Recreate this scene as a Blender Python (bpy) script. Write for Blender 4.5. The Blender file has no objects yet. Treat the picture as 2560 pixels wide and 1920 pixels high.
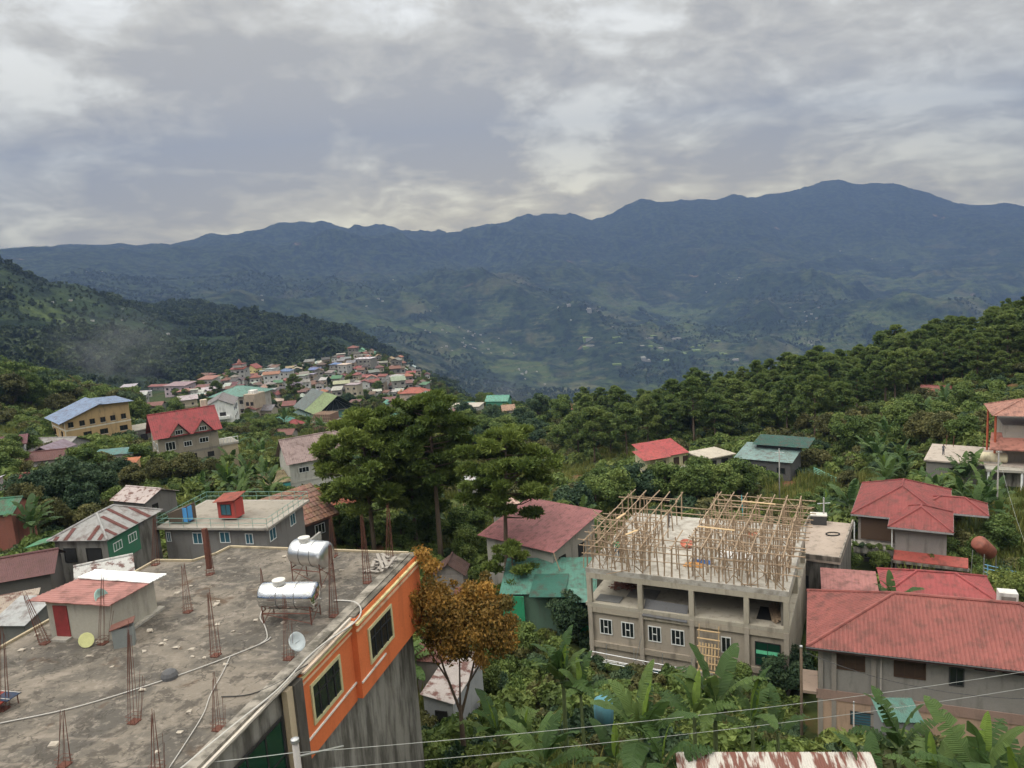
import bpy, bmesh, math, random
import numpy as np
from mathutils import Matrix, Vector
R_ = math.radians
random.seed(7); RNG = np.random.default_rng(11)
SC = bpy.context.scene; COL = SC.collection

# ---------------------------------------------------------------- camera
cam_d = bpy.data.cameras.new('camera'); cam = bpy.data.objects.new('camera', cam_d); COL.objects.link(cam)
cam_d.sensor_fit = 'HORIZONTAL'; cam_d.sensor_width = 36.0; cam_d.lens = 27.0
cam_d.clip_start = 0.5; cam_d.clip_end = 40000
cam.matrix_world = Matrix.Rotation(R_(81), 4, 'X') @ Matrix.Rotation(R_(-3.8), 4, 'Z')
SC.camera = cam

# ---------------------------------------------------------------- sky: overcast cloud layer over a daylight sky
SUN_EL, SUN_AZ = 52.0, 240.0            # sun behind cloud, behind and left of the viewer
W = bpy.data.worlds.new('World'); SC.world = W; W.use_nodes = True; W.cycles.sampling_method = 'MANUAL'; W.cycles.sample_map_resolution = 256
nt = W.node_tree; nt.nodes.clear()
def N(tree, t, **kw):
    n = tree.nodes.new(t)
    for k, v in kw.items(): setattr(n, k, v)
    return n
def L(tree, a, b): tree.links.new(a, b)
def MATH(tree, op, a, b=None, clamp=False):
    n = N(tree, 'ShaderNodeMath', operation=op); n.use_clamp = clamp
    for i, v in enumerate((a, b)):
        if v is None: continue
        if isinstance(v, (int, float)): n.inputs[i].default_value = v
        else: L(tree, v, n.inputs[i])
    return n.outputs[0]
def RAMP(tree, fac, stops, interp='LINEAR'):
    n = N(tree, 'ShaderNodeValToRGB'); cr = n.color_ramp; cr.interpolation = interp
    while len(cr.elements) < len(stops): cr.elements.new(0.5)
    for e, (p, c) in zip(cr.elements, stops):
        e.position = p; e.color = c if len(c) == 4 else (*c, 1)
    L(tree, fac, n.inputs[0]); return n.outputs[0]
def NOISE(tree, vec, scale, detail=4, rough=0.5, dist=0.0, off=None):
    n = N(tree, 'ShaderNodeTexNoise'); n.inputs['Scale'].default_value = scale
    n.inputs['Detail'].default_value = detail; n.inputs['Roughness'].default_value = rough
    n.inputs['Distortion'].default_value = dist
    if off is not None:
        m = N(tree, 'ShaderNodeMapping'); m.inputs['Location'].default_value = off; L(tree, vec, m.inputs[0]); vec = m.outputs[0]
    L(tree, vec, n.inputs['Vector']); return n.outputs[0]
def MIX_W(f):
    n = N(nt, 'ShaderNodeMix', data_type='RGBA'); L(nt, f, n.inputs[0]); n.inputs[6].default_value = (1.28,1.08,0.56,1); n.inputs[7].default_value = (1.02,1.0,0.93,1); return n.outputs[2]
tc = N(nt, 'ShaderNodeTexCoord'); sx = N(nt, 'ShaderNodeSeparateXYZ'); L(nt, tc.outputs['Generated'], sx.inputs[0])
zz = MATH(nt, 'ADD', MATH(nt, 'MAXIMUM', sx.outputs[2], 0.0), 0.30)
cx_ = MATH(nt, 'DIVIDE', sx.outputs[0], zz); cy_ = MATH(nt, 'DIVIDE', sx.outputs[1], zz)
cb = N(nt, 'ShaderNodeCombineXYZ'); L(nt, cx_, cb.inputs[0]); L(nt, cy_, cb.inputs[1])
big = NOISE(nt, cb.outputs[0], 1.25, 3, 0.5, 0.4, off=(3.1, 1.7, 0.0))
mid = NOISE(nt, cb.outputs[0], 3.0, 7, 0.56, 0.6, off=(0.3, 5.2, 2.0))
fine = NOISE(nt, cb.outputs[0], 9.0, 6, 0.62, 0.4, off=(7.3, 2.2, 4.0))
def SUMW(terms, c0):
    acc = None
    for v, k in terms:
        q = MATH(nt, 'MULTIPLY', MATH(nt, 'SUBTRACT', v, 0.5), k); acc = q if acc is None else MATH(nt, 'ADD', acc, q)
    return MATH(nt, 'ADD', acc, c0)
dens = SUMW([(big, 1.3), (mid, 2.6), (fine, 1.3)], 0.58)
# the heaviest cloud banks and the thin places in the layer: (direction, width, amount)
wn = N(nt, 'ShaderNodeTexNoise'); wn.inputs['Scale'].default_value = 5.0; wn.inputs['Detail'].default_value = 6; wn.inputs['Roughness'].default_value = 0.6; L(nt, cb.outputs[0], wn.inputs['Vector'])
wv_ = N(nt, 'ShaderNodeVectorMath', operation='SUBTRACT'); L(nt, wn.outputs['Color'], wv_.inputs[0]); wv_.inputs[1].default_value = (.5,.5,.5)
ws = N(nt, 'ShaderNodeVectorMath', operation='SCALE'); L(nt, wv_.outputs[0], ws.inputs[0]); ws.inputs['Scale'].default_value = 0.22
wd_ = N(nt, 'ShaderNodeVectorMath', operation='ADD'); L(nt, tc.outputs['Generated'], wd_.inputs[0]); L(nt, ws.outputs[0], wd_.inputs[1])
wd_n = N(nt, 'ShaderNodeVectorMath', operation='NORMALIZE'); L(nt, wd_.outputs[0], wd_n.inputs[0])
for d, wd, am in [((-0.375,0.899,0.227),15,0.3),((-0.237,0.956,0.173),10,0.14),((-0.000,0.973,0.230),9,0.26),((-0.093,0.977,0.194),7,0.12),((0.080,0.984,0.157),5.0,-0.42),((-0.501,0.847,0.176),8,-0.3),((-0.459,0.845,0.274),9,-0.26),((0.513,0.842,0.167),13,-0.24),((0.149,0.947,0.286),7,-0.2),((0.240,0.962,0.132),12,0.1),((-0.177,0.950,0.257),7,-0.16),((0.313,0.925,0.214),9,0.1),((-0.287,0.951,0.111),12,-0.04)]:
    v = Vector(d).normalized()
    dt = N(nt, 'ShaderNodeVectorMath', operation='DOT_PRODUCT'); L(nt, wd_n.outputs[0], dt.inputs[0]); dt.inputs[1].default_value = v
    g = N(nt, 'ShaderNodeMapRange', interpolation_type='SMOOTHSTEP'); L(nt, dt.outputs['Value'], g.inputs[0])
    g.inputs[1].default_value = math.cos(R_(wd)); g.inputs[2].default_value = 1.0
    dens = MATH(nt, 'ADD', dens, MATH(nt, 'MULTIPLY', g.outputs[0], am))
cl = RAMP(nt, dens, [(0.04, (1.392, 1.438, 1.546)), (0.26, (1.195, 1.218, 1.254)), (0.46, (0.998, 0.986, 0.930)), (0.64, (0.858, 0.824, 0.722)), (0.98, (0.650, 0.609, 0.504))])
# an overcast sky is brighter towards the zenith
gain = N(nt, 'ShaderNodeMapRange'); L(nt, sx.outputs[2], gain.inputs[0]); gain.inputs[1].default_value = 0.30; gain.inputs[2].default_value = 1.0
gain.inputs[3].default_value = 1.0; gain.inputs[4].default_value = 2.6
low = N(nt, 'ShaderNodeMapRange', interpolation_type='SMOOTHSTEP'); L(nt, sx.outputs[2], low.inputs[0]); low.inputs[1].default_value = 0.02; low.inputs[2].default_value = 0.30
low.inputs[3].default_value = 1.75; low.inputs[4].default_value = 1.0; gl_ = MATH(nt, 'MULTIPLY', gain.outputs[0], low.outputs[0])
wt = N(nt, 'ShaderNodeMapRange'); L(nt, sx.outputs[2], wt.inputs[0]); wt.inputs[1].default_value = 0.06; wt.inputs[2].default_value = 0.40      # the low sky is a little warmer than the zenith
wc_ = MIX_W(wt.outputs[0]); wm = N(nt, 'ShaderNodeVectorMath', operation='MULTIPLY'); L(nt, cl, wm.inputs[0]); L(nt, wc_, wm.inputs[1])
ml = N(nt, 'ShaderNodeVectorMath', operation='SCALE'); L(nt, wm.outputs[0], ml.inputs[0]); L(nt, gl_, ml.inputs['Scale'])
sky = N(nt, 'ShaderNodeTexSky', sky_type='NISHITA'); sky.sun_disc = False; sky.sun_elevation = R_(SUN_EL); sky.sun_rotation = R_(SUN_AZ)
bg1 = N(nt, 'ShaderNodeBackground'); L(nt, sky.outputs[0], bg1.inputs[0]); bg1.inputs[1].default_value = 0.08
bg2 = N(nt, 'ShaderNodeBackground'); L(nt, ml.outputs[0], bg2.inputs[0]); bg2.inputs[1].default_value = 1.0
mx = N(nt, 'ShaderNodeMixShader'); mx.inputs[0].default_value = 0.96
L(nt, bg1.outputs[0], mx.inputs[1]); L(nt, bg2.outputs[0], mx.inputs[2])
wo = N(nt, 'ShaderNodeOutputWorld'); L(nt, mx.outputs[0], wo.inputs[0])

sun_d = bpy.data.lights.new('sun', 'SUN'); sun_d.energy = 1.5; sun_d.angle = R_(35); sun_d.color = (1.0, 0.975, 0.94)
sun = bpy.data.objects.new('sun', sun_d); COL.objects.link(sun)
_a = R_(SUN_AZ)
_sd = Vector((math.sin(_a)*math.cos(R_(SUN_EL)), math.cos(_a)*math.cos(R_(SUN_EL)), math.sin(R_(SUN_EL))))
sun.rotation_euler = _sd.to_track_quat('Z', 'Y').to_euler(); sun.location = _sd*200

SC.view_settings.view_transform = 'Standard'; SC.view_settings.look = 'None'
SC.view_settings.exposure = 0.62; SC.view_settings.gamma = 1.0; SC.view_settings.use_curve_mapping = False
SC.cycles.max_bounces = 5; SC.cycles.diffuse_bounces = 2; SC.cycles.glossy_bounces = 2; SC.cycles.transmission_bounces = 3
SC.cycles.volume_bounces = 0; SC.cycles.transparent_max_bounces = 6; SC.cycles.use_denoising = True; SC.cycles.use_adaptive_sampling = True; SC.cycles.adaptive_threshold = 0.02

# ---------------------------------------------------------------- tagging and mesh helpers
def tag(o, label=None, cat=None, group=None, kind=None):
    if label: o['label'] = label
    if cat: o['category'] = cat
    if group: o['group'] = group
    if kind: o['kind'] = kind
    return o
def thing(name, loc, yaw=0.0, label=None, cat=None, group=None):
    o = bpy.data.objects.new(name, None); COL.objects.link(o)
    o.empty_display_size = 0.2; o.location = loc; o.rotation_euler = (0, 0, R_(yaw))
    return tag(o, label, cat, group)
def mesh_obj(name, me, mat=None, parent=None, color=None, loc=None, rot=None, scale=None):
    o = bpy.data.objects.new(name, me); COL.objects.link(o)
    if mat is not None and not me.materials: me.materials.append(mat)
    if parent is not None: o.parent = parent
    if color is not None: o.color = (*color[:3], 1)
    if loc is not None: o.location = loc
    if rot is not None: o.rotation_euler = rot
    if scale is not None: o.scale = scale
    return o
class MB:
    def __init__(s): s.v = []; s.f = []
    def add(s, vs, fs):
        b = len(s.v); s.v += [tuple(v) for v in vs]; s.f += [tuple(i+b for i in f) for f in fs]; return s
    def box(s, x0, x1, y0, y1, z0, z1):
        return s.add([(x0,y0,z0),(x1,y0,z0),(x1,y1,z0),(x0,y1,z0),(x0,y0,z1),(x1,y0,z1),(x1,y1,z1),(x0,y1,z1)],
                     [(3,2,1,0),(4,5,6,7),(0,1,5,4),(1,2,6,5),(2,3,7,6),(3,0,4,7)])
    def tube(s, pts, r, n=6, r2=None, cap=True):
        pts = [Vector(p) for p in pts]; m = len(pts); b = len(s.v)
        for i, p in enumerate(pts):
            d = (pts[min(i+1, m-1)] - pts[max(i-1, 0)])
            d = d.normalized() if d.length > 1e-9 else Vector((0,0,1))
            u = d.cross(Vector((0,0,1)) if abs(d.z) < 0.9 else Vector((1,0,0))).normalized(); w = d.cross(u)
            rr = r if r2 is None else r + (r2-r)*i/max(1, m-1)
            for k in range(n):
                a = 2*math.pi*k/n; q = p + u*math.cos(a)*rr + w*math.sin(a)*rr; s.v.append(tuple(q))
        for i in range(m-1):
            for k in range(n):
                s.f.append((b+i*n+k, b+i*n+(k+1)%n, b+(i+1)*n+(k+1)%n, b+(i+1)*n+k))
        if cap:
            s.f.append(tuple(b+k for k in range(n))[::-1]); s.f.append(tuple(b+(m-1)*n+k for k in range(n)))
        return s
    def lathe(s, prof, n=20, axis='Z', c=(0,0,0)):
        b = len(s.v); m = len(prof)
        for (r, h) in prof:
            for k in range(n):
                a = 2*math.pi*k/n; x, y = r*math.cos(a), r*math.sin(a)
                q = {'Z': (x, y, h), 'X': (h, x, y), 'Y': (x, h, y)}[axis]
                s.v.append((q[0]+c[0], q[1]+c[1], q[2]+c[2]))
        for i in range(m-1):
            for k in range(n):
                s.f.append((b+i*n+k, b+i*n+(k+1)%n, b+(i+1)*n+(k+1)%n, b+(i+1)*n+k))
        s.f.append(tuple(b+k for k in range(n))[::-1]); s.f.append(tuple(b+(m-1)*n+k for k in range(n)))
        return s
    def slab(s, poly, th):
        """planar polygon extruded downwards by th"""
        n = len(poly)
        return s.add([tuple(p) for p in poly] + [(p[0], p[1], p[2]-th) for p in poly],
                     [tuple(range(n)), tuple(range(2*n-1, n-1, -1))] + [(i, i+n, (i+1) % n + n, (i+1) % n) for i in range(n)])
    def mesh(s, name='m', smooth=False):
        me = bpy.data.meshes.new(name); me.from_pydata(s.v, [], s.f); me.update()
        if smooth: me.polygons.foreach_set('use_smooth', [True]*len(me.polygons))
        return me
    def obj(s, name, mat=None, parent=None, color=None, smooth=False, **k):
        me = s.mesh(name, smooth)
        bm = bmesh.new(); bm.from_mesh(me); bmesh.ops.recalc_face_normals(bm, faces=bm.faces); bm.to_mesh(me); bm.free()
        return mesh_obj(name, me, mat, parent, color, **k)
def BOX(name, parent, x0, x1, y0, y1, z0, z1, mat, color=None):
    return MB().box(x0, x1, y0, y1, z0, z1).obj(name, mat, parent, color)
_unit = {}
def unit(kind):
    if kind not in _unit:
        m = MB()
        if kind == 'pole': m.tube([(0,0,0), (0,0,1)], 0.5, 6)
        if kind == 'box': m.box(-.5,.5,-.5,.5,0,1)
        if kind == 'bar': m.tube([(0,0,0), (0,0,1)], 0.5, 4)
        _unit[kind] = m.mesh('unit_'+kind)
    return _unit[kind]
_matunit = {}
def stick(name, parent, a, b, th, mat, kind='pole', color=None):
    """a straight pole, bar or board between two points; shares mesh data"""
    key = (kind, mat.name)
    if key not in _matunit:
        me = unit(kind).copy(); me.materials.append(mat); _matunit[key] = me
    a, b = Vector(a), Vector(b); d = b - a
    o = bpy.data.objects.new(name, _matunit[key]); COL.objects.link(o); o.parent = parent
    th = th if isinstance(th, tuple) else (th, th)
    o.matrix_local = Matrix.Translation(a) @ d.to_track_quat('Z', 'Y').to_matrix().to_4x4() @ Matrix.Diagonal((th[0], th[1], d.length, 1))
    if color is not None: o.color = (*color[:3], 1)
    return o

# ---------------------------------------------------------------- materials
def newmat(name):
    m = bpy.data.materials.new(name); m.use_nodes = True; t = m.node_tree; t.nodes.clear()
    out = N(t, 'ShaderNodeOutputMaterial'); b = N(t, 'ShaderNodeBsdfPrincipled'); L(t, b.outputs[0], out.inputs[0])
    return m, t, b
def MIX(t, fac, a, b, mode='MIX'):
    n = N(t, 'ShaderNodeMix', data_type='RGBA', blend_type=mode)
    for i, v in ((0, fac), (6, a), (7, b)):
        if isinstance(v, (int, float)): n.inputs[i].default_value = v
        elif isinstance(v, tuple): n.inputs[i].default_value = (*v[:3], 1)
        else: L(t, v, n.inputs[i])
    return n.outputs[2]
def OBJC(t): return N(t, 'ShaderNodeTexCoord').outputs['Object']
def GEOP(t): return N(t, 'ShaderNodeNewGeometry').outputs['Position']
def BUMP(t, b, h, strength=0.4, dist=0.02):
    n = N(t, 'ShaderNodeBump'); n.inputs['Strength'].default_value = strength; n.inputs['Distance'].default_value = dist
    L(t, h, n.inputs['Height']); L(t, n.outputs[0], b.inputs['Normal'])
def SCALEV(t, vec, s):
    m = N(t, 'ShaderNodeMapping'); m.inputs['Scale'].default_value = s; L(t, vec, m.inputs[0]); return m.outputs[0]
MATS = {}
def weathered(name, rough=0.85, stain=(0.09,0.08,0.065), amount=0.55, streak=True, metallic=0.0, grain=9.0, color=None, lo=0.52, hi=0.72, value=1.0, sat=0.95):
    """paint, plaster or sheet whose own colour is the object's colour, with rain streaks and dirt"""
    m, t, b = newmat(name); P = GEOP(t)
    if color is None: base = N(t, 'ShaderNodeObjectInfo').outputs['Color']
    else:
        rgb = N(t, 'ShaderNodeRGB'); rgb.outputs[0].default_value = (*color, 1); base = rgb.outputs[0]
    n1 = NOISE(t, SCALEV(t, P, (1.1,1.1,0.22) if streak else (1,1,1)), 1.3, 6, 0.62)
    n2 = NOISE(t, P, grain, 3, 0.6); n3 = NOISE(t, P, 0.35, 3, 0.5)
    f = MATH(t, 'MULTIPLY', RAMP(t, n1, [(lo, (0,0,0)), (hi, (1,1,1))]), amount)
    c = MIX(t, f, base, stain)
    v = MATH(t, 'ADD', MATH(t, 'MULTIPLY', n2, 0.28), MATH(t, 'ADD', MATH(t, 'MULTIPLY', n3, 0.35), value-0.31))
    hs = N(t, 'ShaderNodeHueSaturation'); L(t, c, hs.inputs['Color']); L(t, v, hs.inputs['Value']); hs.inputs['Saturation'].default_value = sat
    L(t, hs.outputs[0], b.inputs['Base Color']); b.inputs['Roughness'].default_value = rough; b.inputs['Metallic'].default_value = metallic
    b.inputs['Specular IOR Level'].default_value = 0.3
    BUMP(t, b, n2, 0.25, 0.02); MATS[name] = m; return m
def plain(name, color, rough=0.6, metallic=0.0, var=0.25, scale=6.0, spec=0.4):
    m, t, b = newmat(name); n = NOISE(t, GEOP(t), scale, 4, 0.6)
    v = MATH(t, 'ADD', MATH(t, 'MULTIPLY', n, var*2), 1-var)
    hs = N(t, 'ShaderNodeHueSaturation'); hs.inputs['Color'].default_value = (*color, 1); L(t, v, hs.inputs['Value'])
    L(t, hs.outputs[0], b.inputs['Base Color']); b.inputs['Roughness'].default_value = rough; b.inputs['Metallic'].default_value = metallic
    b.inputs['Specular IOR Level'].default_value = spec
    MATS[name] = m; return m
M_WALL = weathered('weathered_wall_paint')
M_DIRTY = weathered('mouldy_plaster', stain=(0.05,0.045,0.035), amount=0.8, lo=0.42, hi=0.6)
M_ROOF = weathered('painted_roof_sheet', rough=0.55, stain=(0.14,0.06,0.045), amount=0.62, value=0.585, sat=0.93, lo=0.48, hi=0.66, streak=False, grain=3.0)
M_RUST = weathered('rusty_roof_sheet', rough=0.7, value=0.8, stain=(0.13,0.04,0.028), amount=0.9, streak=False, grain=5.0, lo=0.50, hi=0.60)
M_CONC = weathered('raw_concrete', stain=(0.10,0.085,0.065), amount=0.6)
M_BAR = plain('rusty_steel', (0.135,0.052,0.036), 0.85, 0.0, 0.35, 9)
M_WOOD = plain('scaffold_timber', (0.33,0.24,0.16), 0.8, 0.0, 0.55, 5)
M_BARK = plain('pine_bark', (0.13,0.095,0.065), 0.9, 0.0, 0.4, 4)
M_WHITE = plain('white_window_frame', (0.72,0.73,0.72), 0.5, 0.0, 0.06)
M_DARK = plain('dark_opening', (0.02,0.02,0.02), 0.8, 0.0, 0.2)
M_STEEL = plain('galvanised_steel', (0.45,0.46,0.47), 0.45, 0.7, 0.15)
def glass(name, color):
    m, t, b = newmat(name); b.inputs['Base Color'].default_value = (*color, 1); b.inputs['Roughness'].default_value = 0.12
    b.inputs['Specular IOR Level'].default_value = 0.6; return m
M_GLASS = glass('dark_window_glass', (0.018,0.022,0.022)); M_GREENGLASS = glass('green_window_glass', (0.01,0.045,0.028))
M_BLUEGLASS = glass('blue_curtained_glass', (0.05,0.13,0.17))
def foliage(name, c1, c2, c3, trans=0.22, rnd=0.35, rough=0.6):
    """leaves: three natural leaf tones chosen per leaf clump and per plant"""
    m, t, b = newmat(name)
    at = N(t, 'ShaderNodeAttribute', attribute_name='tone'); oi = N(t, 'ShaderNodeObjectInfo')
    f = MATH(t, 'ADD', MATH(t, 'MULTIPLY', at.outputs['Fac'], 1.0-rnd), MATH(t, 'MULTIPLY', oi.outputs['Random'], rnd))
    c = RAMP(t, f, [(0.1, c1), (0.5, c2), (0.9, c3)])
    L(t, c, b.inputs['Base Color']); b.inputs['Roughness'].default_value = rough; b.inputs['Specular IOR Level'].default_value = 0.25
    tr = N(t, 'ShaderNodeBsdfTranslucent'); L(t, c, tr.inputs[0]); mxs = N(t, 'ShaderNodeMixShader'); mxs.inputs[0].default_value = trans
    L(t, b.outputs[0], mxs.inputs[1]); L(t, tr.outputs[0], mxs.inputs[2])
    out = [n for n in t.nodes if n.type == 'OUTPUT_MATERIAL'][0]; L(t, mxs.outputs[0], out.inputs[0])
    MATS[name] = m; return m

# ---------------------------------------------------------------- terrain
CTRL = np.array([(0,8,-21),(-15,5,-20),(15,8,-21),(30,10,-22),(-30,10,-19),(0,-15,-20),(0,-60,-10),(-60,-10,-12),(60,-10,-20),(0,26,-21.5),(12,26,-20.8),(-3.5,33,-25),(-3.5,24,-22.5),(22,25,-21.5),(40,30,-26),(0,40,-28),(15,38,-28),(30,38,-29.5),(0,18,-20.5),(12,18,-20),(-24,30,-21.5),(-24,20,-20),(-14,30,-22),(-12,43,-27.5),(20,45,-33),(30,42,-33.5),(3,60,-35),(12,62,-36.6),(20,54,-35.5),(16,75,-37.5),(28,70,-36),(40,78,-36.5),(50,85,-36.5),(60,75,-35),(45,60,-34.5),(-30,68,-29.5),(-24,66,-29.5),(-38,60,-27),(-50,60,-26),(-45,85,-31),(0,85,-37),(8,95,-38),(-10,75,-33),(-20,95,-34),(60,108,-38.5),(75,95,-37),(29.4,152.2,-44.6),(48.7,147.2,-44.5),(15.5,189.4,-52.8),(-2.1,190,-50.9),(-41.5,138.9,-39.4),(-68.2,150.2,-35.3),(-102,177.8,-36.3),(-112.9,165.1,-33),(-74.1,106.8,-27.4),(-75.7,300.6,-58),(-52,325.9,-62.8),(-23.6,349.2,-68),(-115.4,309.2,-55.7),(-159.5,322.8,-53.5),(-166.5,396.5,-64),(-205.1,499.5,-67.9),(-133.9,481.7,-71.9),(-86.6,462,-74.6),(-135.2,717.4,-77.4),(-163.6,670.3,-78.9),(-189.9,621.6,-76.3),(-213.5,582.1,-73.7),(-93.1,683.7,-91.7),(-58.7,657.4,-104.4),(-49,447.3,-81.6),(-104.8,712.3,-86.3),(-394.7,808.9,-99.3),(-431.5,789.8,-84.2),(-414.5,684.2,-68.1),(-194.7,290.9,-34),(-180.1,300.1,-42),(-159.5,300.3,-50.9),(-216,275.4,-22.4),(-810.2,1262.4,57.1),(-815.5,1376.6,28.7),(-809.6,1494.8,5),(-748.7,1636.9,-56.3),(-849.2,2137.5,-71.8),(-613,1903.7,-107.7),(-442.9,1847.7,-139.2),(-304.3,1672.5,-173.1),(-183.8,1488.7,-191.8),(-100.3,1296.1,-211),(-901.6,1198.8,106),(-681.6,1047.8,-6.4),(-578.2,876.5,-52.1),(-640,1131.6,-40.3),(-561.9,1172.3,-73.1),(-473.7,1210.6,-97.3),(-346.7,1148.8,-104.1),(-443.9,951.6,-94.9),(-282.8,1166.2,-119.5),(173.5,256.9,-33.7),(164.5,262.8,-39),(155,268.5,-43.4),(135.5,278.8,-49.5),(105.8,291.4,-56.1),(72.2,301.5,-62.1),(39.9,297.3,-66.2),(192,243.4,-26.1),(112.4,165.4,-39),(105.7,192.9,-44.4),(78.1,184.1,-46.6),(57.5,191.6,-49.3),(42.6,205.6,-51.6),(27.4,238.4,-57.6),(81.1,126.2,-34.6),(127.2,154.3,-30.2),(20.8,379.4,-78.2),(-2.6,450,-85.2),(29.8,348.7,-73.7),(37.5,428.4,-135),(61,697.3,-215),(113.3,1295.1,-340),(183,2092,-440),(89.4,420.6,-128),(145.5,684.7,-215),(270.3,1271.6,-340),(436.6,2054.1,-440),(147.1,404.1,-120),(239.4,657.8,-215),(444.6,1221.6,-340),(718.2,1973.4,-440),(201.9,379.7,-112),(328.6,618.1,-215),(610.3,1147.8,-340),(985.9,1854.2,-440),(252.7,347.9,-104),(411.4,566.3,-215),(764.1,1051.7,-340),(1234.3,1698.9,-440),(-48.8,698.3,-150),(-69.8,997.6,-235),(-104.6,1496.3,-330),(-153.5,2194.6,-430),(0,700,-150),(0,1000,-235),(0,1500,-330),(0,2200,-430),(-164.1,844.2,-130),(-237,826.7,-130),(-294.1,808.1,-130),(-268.4,397.9,-70),(-357.9,530.6,-85),(-308.5,367.7,-70),(-411.4,490.3,-85),(-1509.8,2238.4,-260),(-1183.6,2426.7,-260),(-834.3,2567.9,-360),(-468.9,2659,-360),(827.7,3913.4,-488.6),(192.1,3294.4,-474.7),(-201.9,3293.8,-367.4),(-445.6,2966.7,-259.1),(1392.2,4174,-422.9),(2204.4,4037.4,-466.1),(2573.3,3812.9,-449.6),(2031.8,4786.6,-369.4),(1903.3,5690.1,-194.6),(1847.8,5074,-340.9),(1400.2,5007.9,-368.6),(1543.6,6314.1,-223.6),(611.7,4357.3,-359.3),(654.7,5561.6,-283.1),(1077.1,6916.6,-40.8),(8.2,4200,-307.7),(-392.8,4583.2,-171.7),(179.7,5196.9,-174),(-891.2,3796.8,-104.9),(-1200.2,3394,-67.1),(-1703.1,3619.3,-0.6),(-1776.2,3359.3,32.2),(-1292.7,4101.1,5.8),(-1109.6,3947,-54.7),(-629,5564.6,-33.2),(-1302.5,5651.9,76.5),(-2077.3,5092.6,113.3),(-149.2,6598.3,38.2),(3051.6,6299.8,-172.9),(3363.9,5561.9,-262.6),(3349.2,4978.2,-316.6),(2742.7,7515.2,117.5),(3917,7204,28.6),(3680,8103.5,315.4),(-1829.6,6963.7,312.8),(-2743.5,5892.6,205.3),(3795.6,4646.9,-339.5),(2917.1,3556.8,-453.7),(-3033,3975,122.8),(-5061.6,6195.1,358.5),(-4144.7,6842.6,333.2),(-3959.2,6951.6,366.7),(-3767.1,7057.5,384.5),(-3599.4,7144.5,408.5),(-3477.3,7204.8,435.5),(-3359.5,7260.4,399.9),(-3269.7,7301.3,407.8),(-3073.5,7386.1,367.1),(-2779.7,7501.6,442.1),(-2684.7,7536.1,415.3),(-2441.5,7618.3,437.4),(-2312.9,7658.4,488.2),(-2180.7,7697.1,557),(-1966,7754.7,582),(-1752.3,7805.7,553.1),(-1604.5,7837.4,486.3),(-1361.5,7883.3,449.9),(-1177.6,7912.8,471.4),(-1048.7,7931,371.8),(-886.6,7950.7,371.2),(-681.7,7970.9,307.6),(-469.8,7986.2,308.3),(-348.5,7992.4,351.8),(-109.6,7999.2,382.9),(81.1,7999.6,403),(274,7995.3,459.7),(412.7,7989.3,413.4),(627.8,8012.9,423.9),(847.1,8105.9,353.9),(1049.2,8183,358.9),(1257.2,8254.8,435.2),(1467.6,8321.6,521.9),(1546.2,8345.5,533),(1728.6,8399,505.9),(2099.1,8494.5,488.9),(2474.1,8575.2,505.1),(2797.1,8633.2,513.6),(2958.7,8658.5,500.2),(3120.9,8681.1,551.5),(3497.6,8725.1,586.1),(3777.2,8716.8,597.3),(4053.1,8592,542.8),(4376.6,8431.8,492.3),(4570.4,8328.3,417.5),(4794.1,8201.6,335.3),(5007.9,8072.9,269.3),(5283.5,7895.3,224.6),(6116.4,7269.1,79.1),(-9545.9,9545.9,-100),(-8677.6,10341.6,-100),(-7743.3,11058.6,-100),(-6750,11691.3,-100),(-5705.3,12235.2,-100),(-4617.3,12685.9,-100),(-3494.1,13040,-100),(-2344.3,13294.9,-100),(-1176.6,13448.6,-100),(0,13500,-100),(1176.6,13448.6,-100),(2344.3,13294.9,-100),(3494.1,13040,-100),(4617.3,12685.9,-100),(5705.3,12235.2,-100),(6750,11691.3,-100),(7743.3,11058.6,-100),(8677.6,10341.6,-100),(9545.9,9545.9,-100),(-129.9,75,-30),(-519.6,300,-90),(-2165.1,1250,-250),(-6928.2,4000,100),(-147.7,26,-30),(-590.9,104.2,-90),(-2462,434.1,-250),(-7878.5,1389.2,100),(-141,-51.3,-30),(-563.8,-205.2,-90),(-2349.2,-855.1,-250),(-7517.5,-2736.2,100),(-75,-129.9,-30),(-300,-519.6,-90),(-1250,-2165.1,-250),(-4000,-6928.2,100),(0,-150,-30),(0,-600,-90),(0,-2500,-250),(0,-8000,100),(75,-129.9,-30),(300,-519.6,-90),(1250,-2165.1,-250),(4000,-6928.2,100),(141,-51.3,-30),(563.8,-205.2,-90),(2349.2,-855.1,-250),(7517.5,-2736.2,100),(147.7,26,-30),(590.9,104.2,-90),(2462,434.1,-250),(7878.5,1389.2,100),(129.9,75,-30),(519.6,300,-90),(2165.1,1250,-250),(6928.2,4000,100)])
def _lp(x, y):
    r = np.sqrt(x*x+y*y)+1e-6
    return np.stack([np.arctan2(x, y)*3.2, np.log(np.maximum(r, 3.0))], -1)
_cp = _lp(CTRL[:,0], CTRL[:,1]); _cs = CTRL[:,2]/np.sqrt(CTRL[:,0]**2+CTRL[:,1]**2)
def _phi(d2): return np.sqrt(d2+0.0002)
_n = len(_cp); _A = np.zeros((_n+3, _n+3)); _D = ((_cp[:,None]-_cp[None])**2).sum(-1)
_A[:_n,:_n] = _phi(_D) - 0.0001*np.eye(_n); _A[:_n,_n] = 1; _A[:_n,_n+1:] = _cp; _A[_n,:_n] = 1; _A[_n+1:,:_n] = _cp.T
_w = np.linalg.solve(_A, np.r_[_cs, 0, 0, 0])
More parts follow.
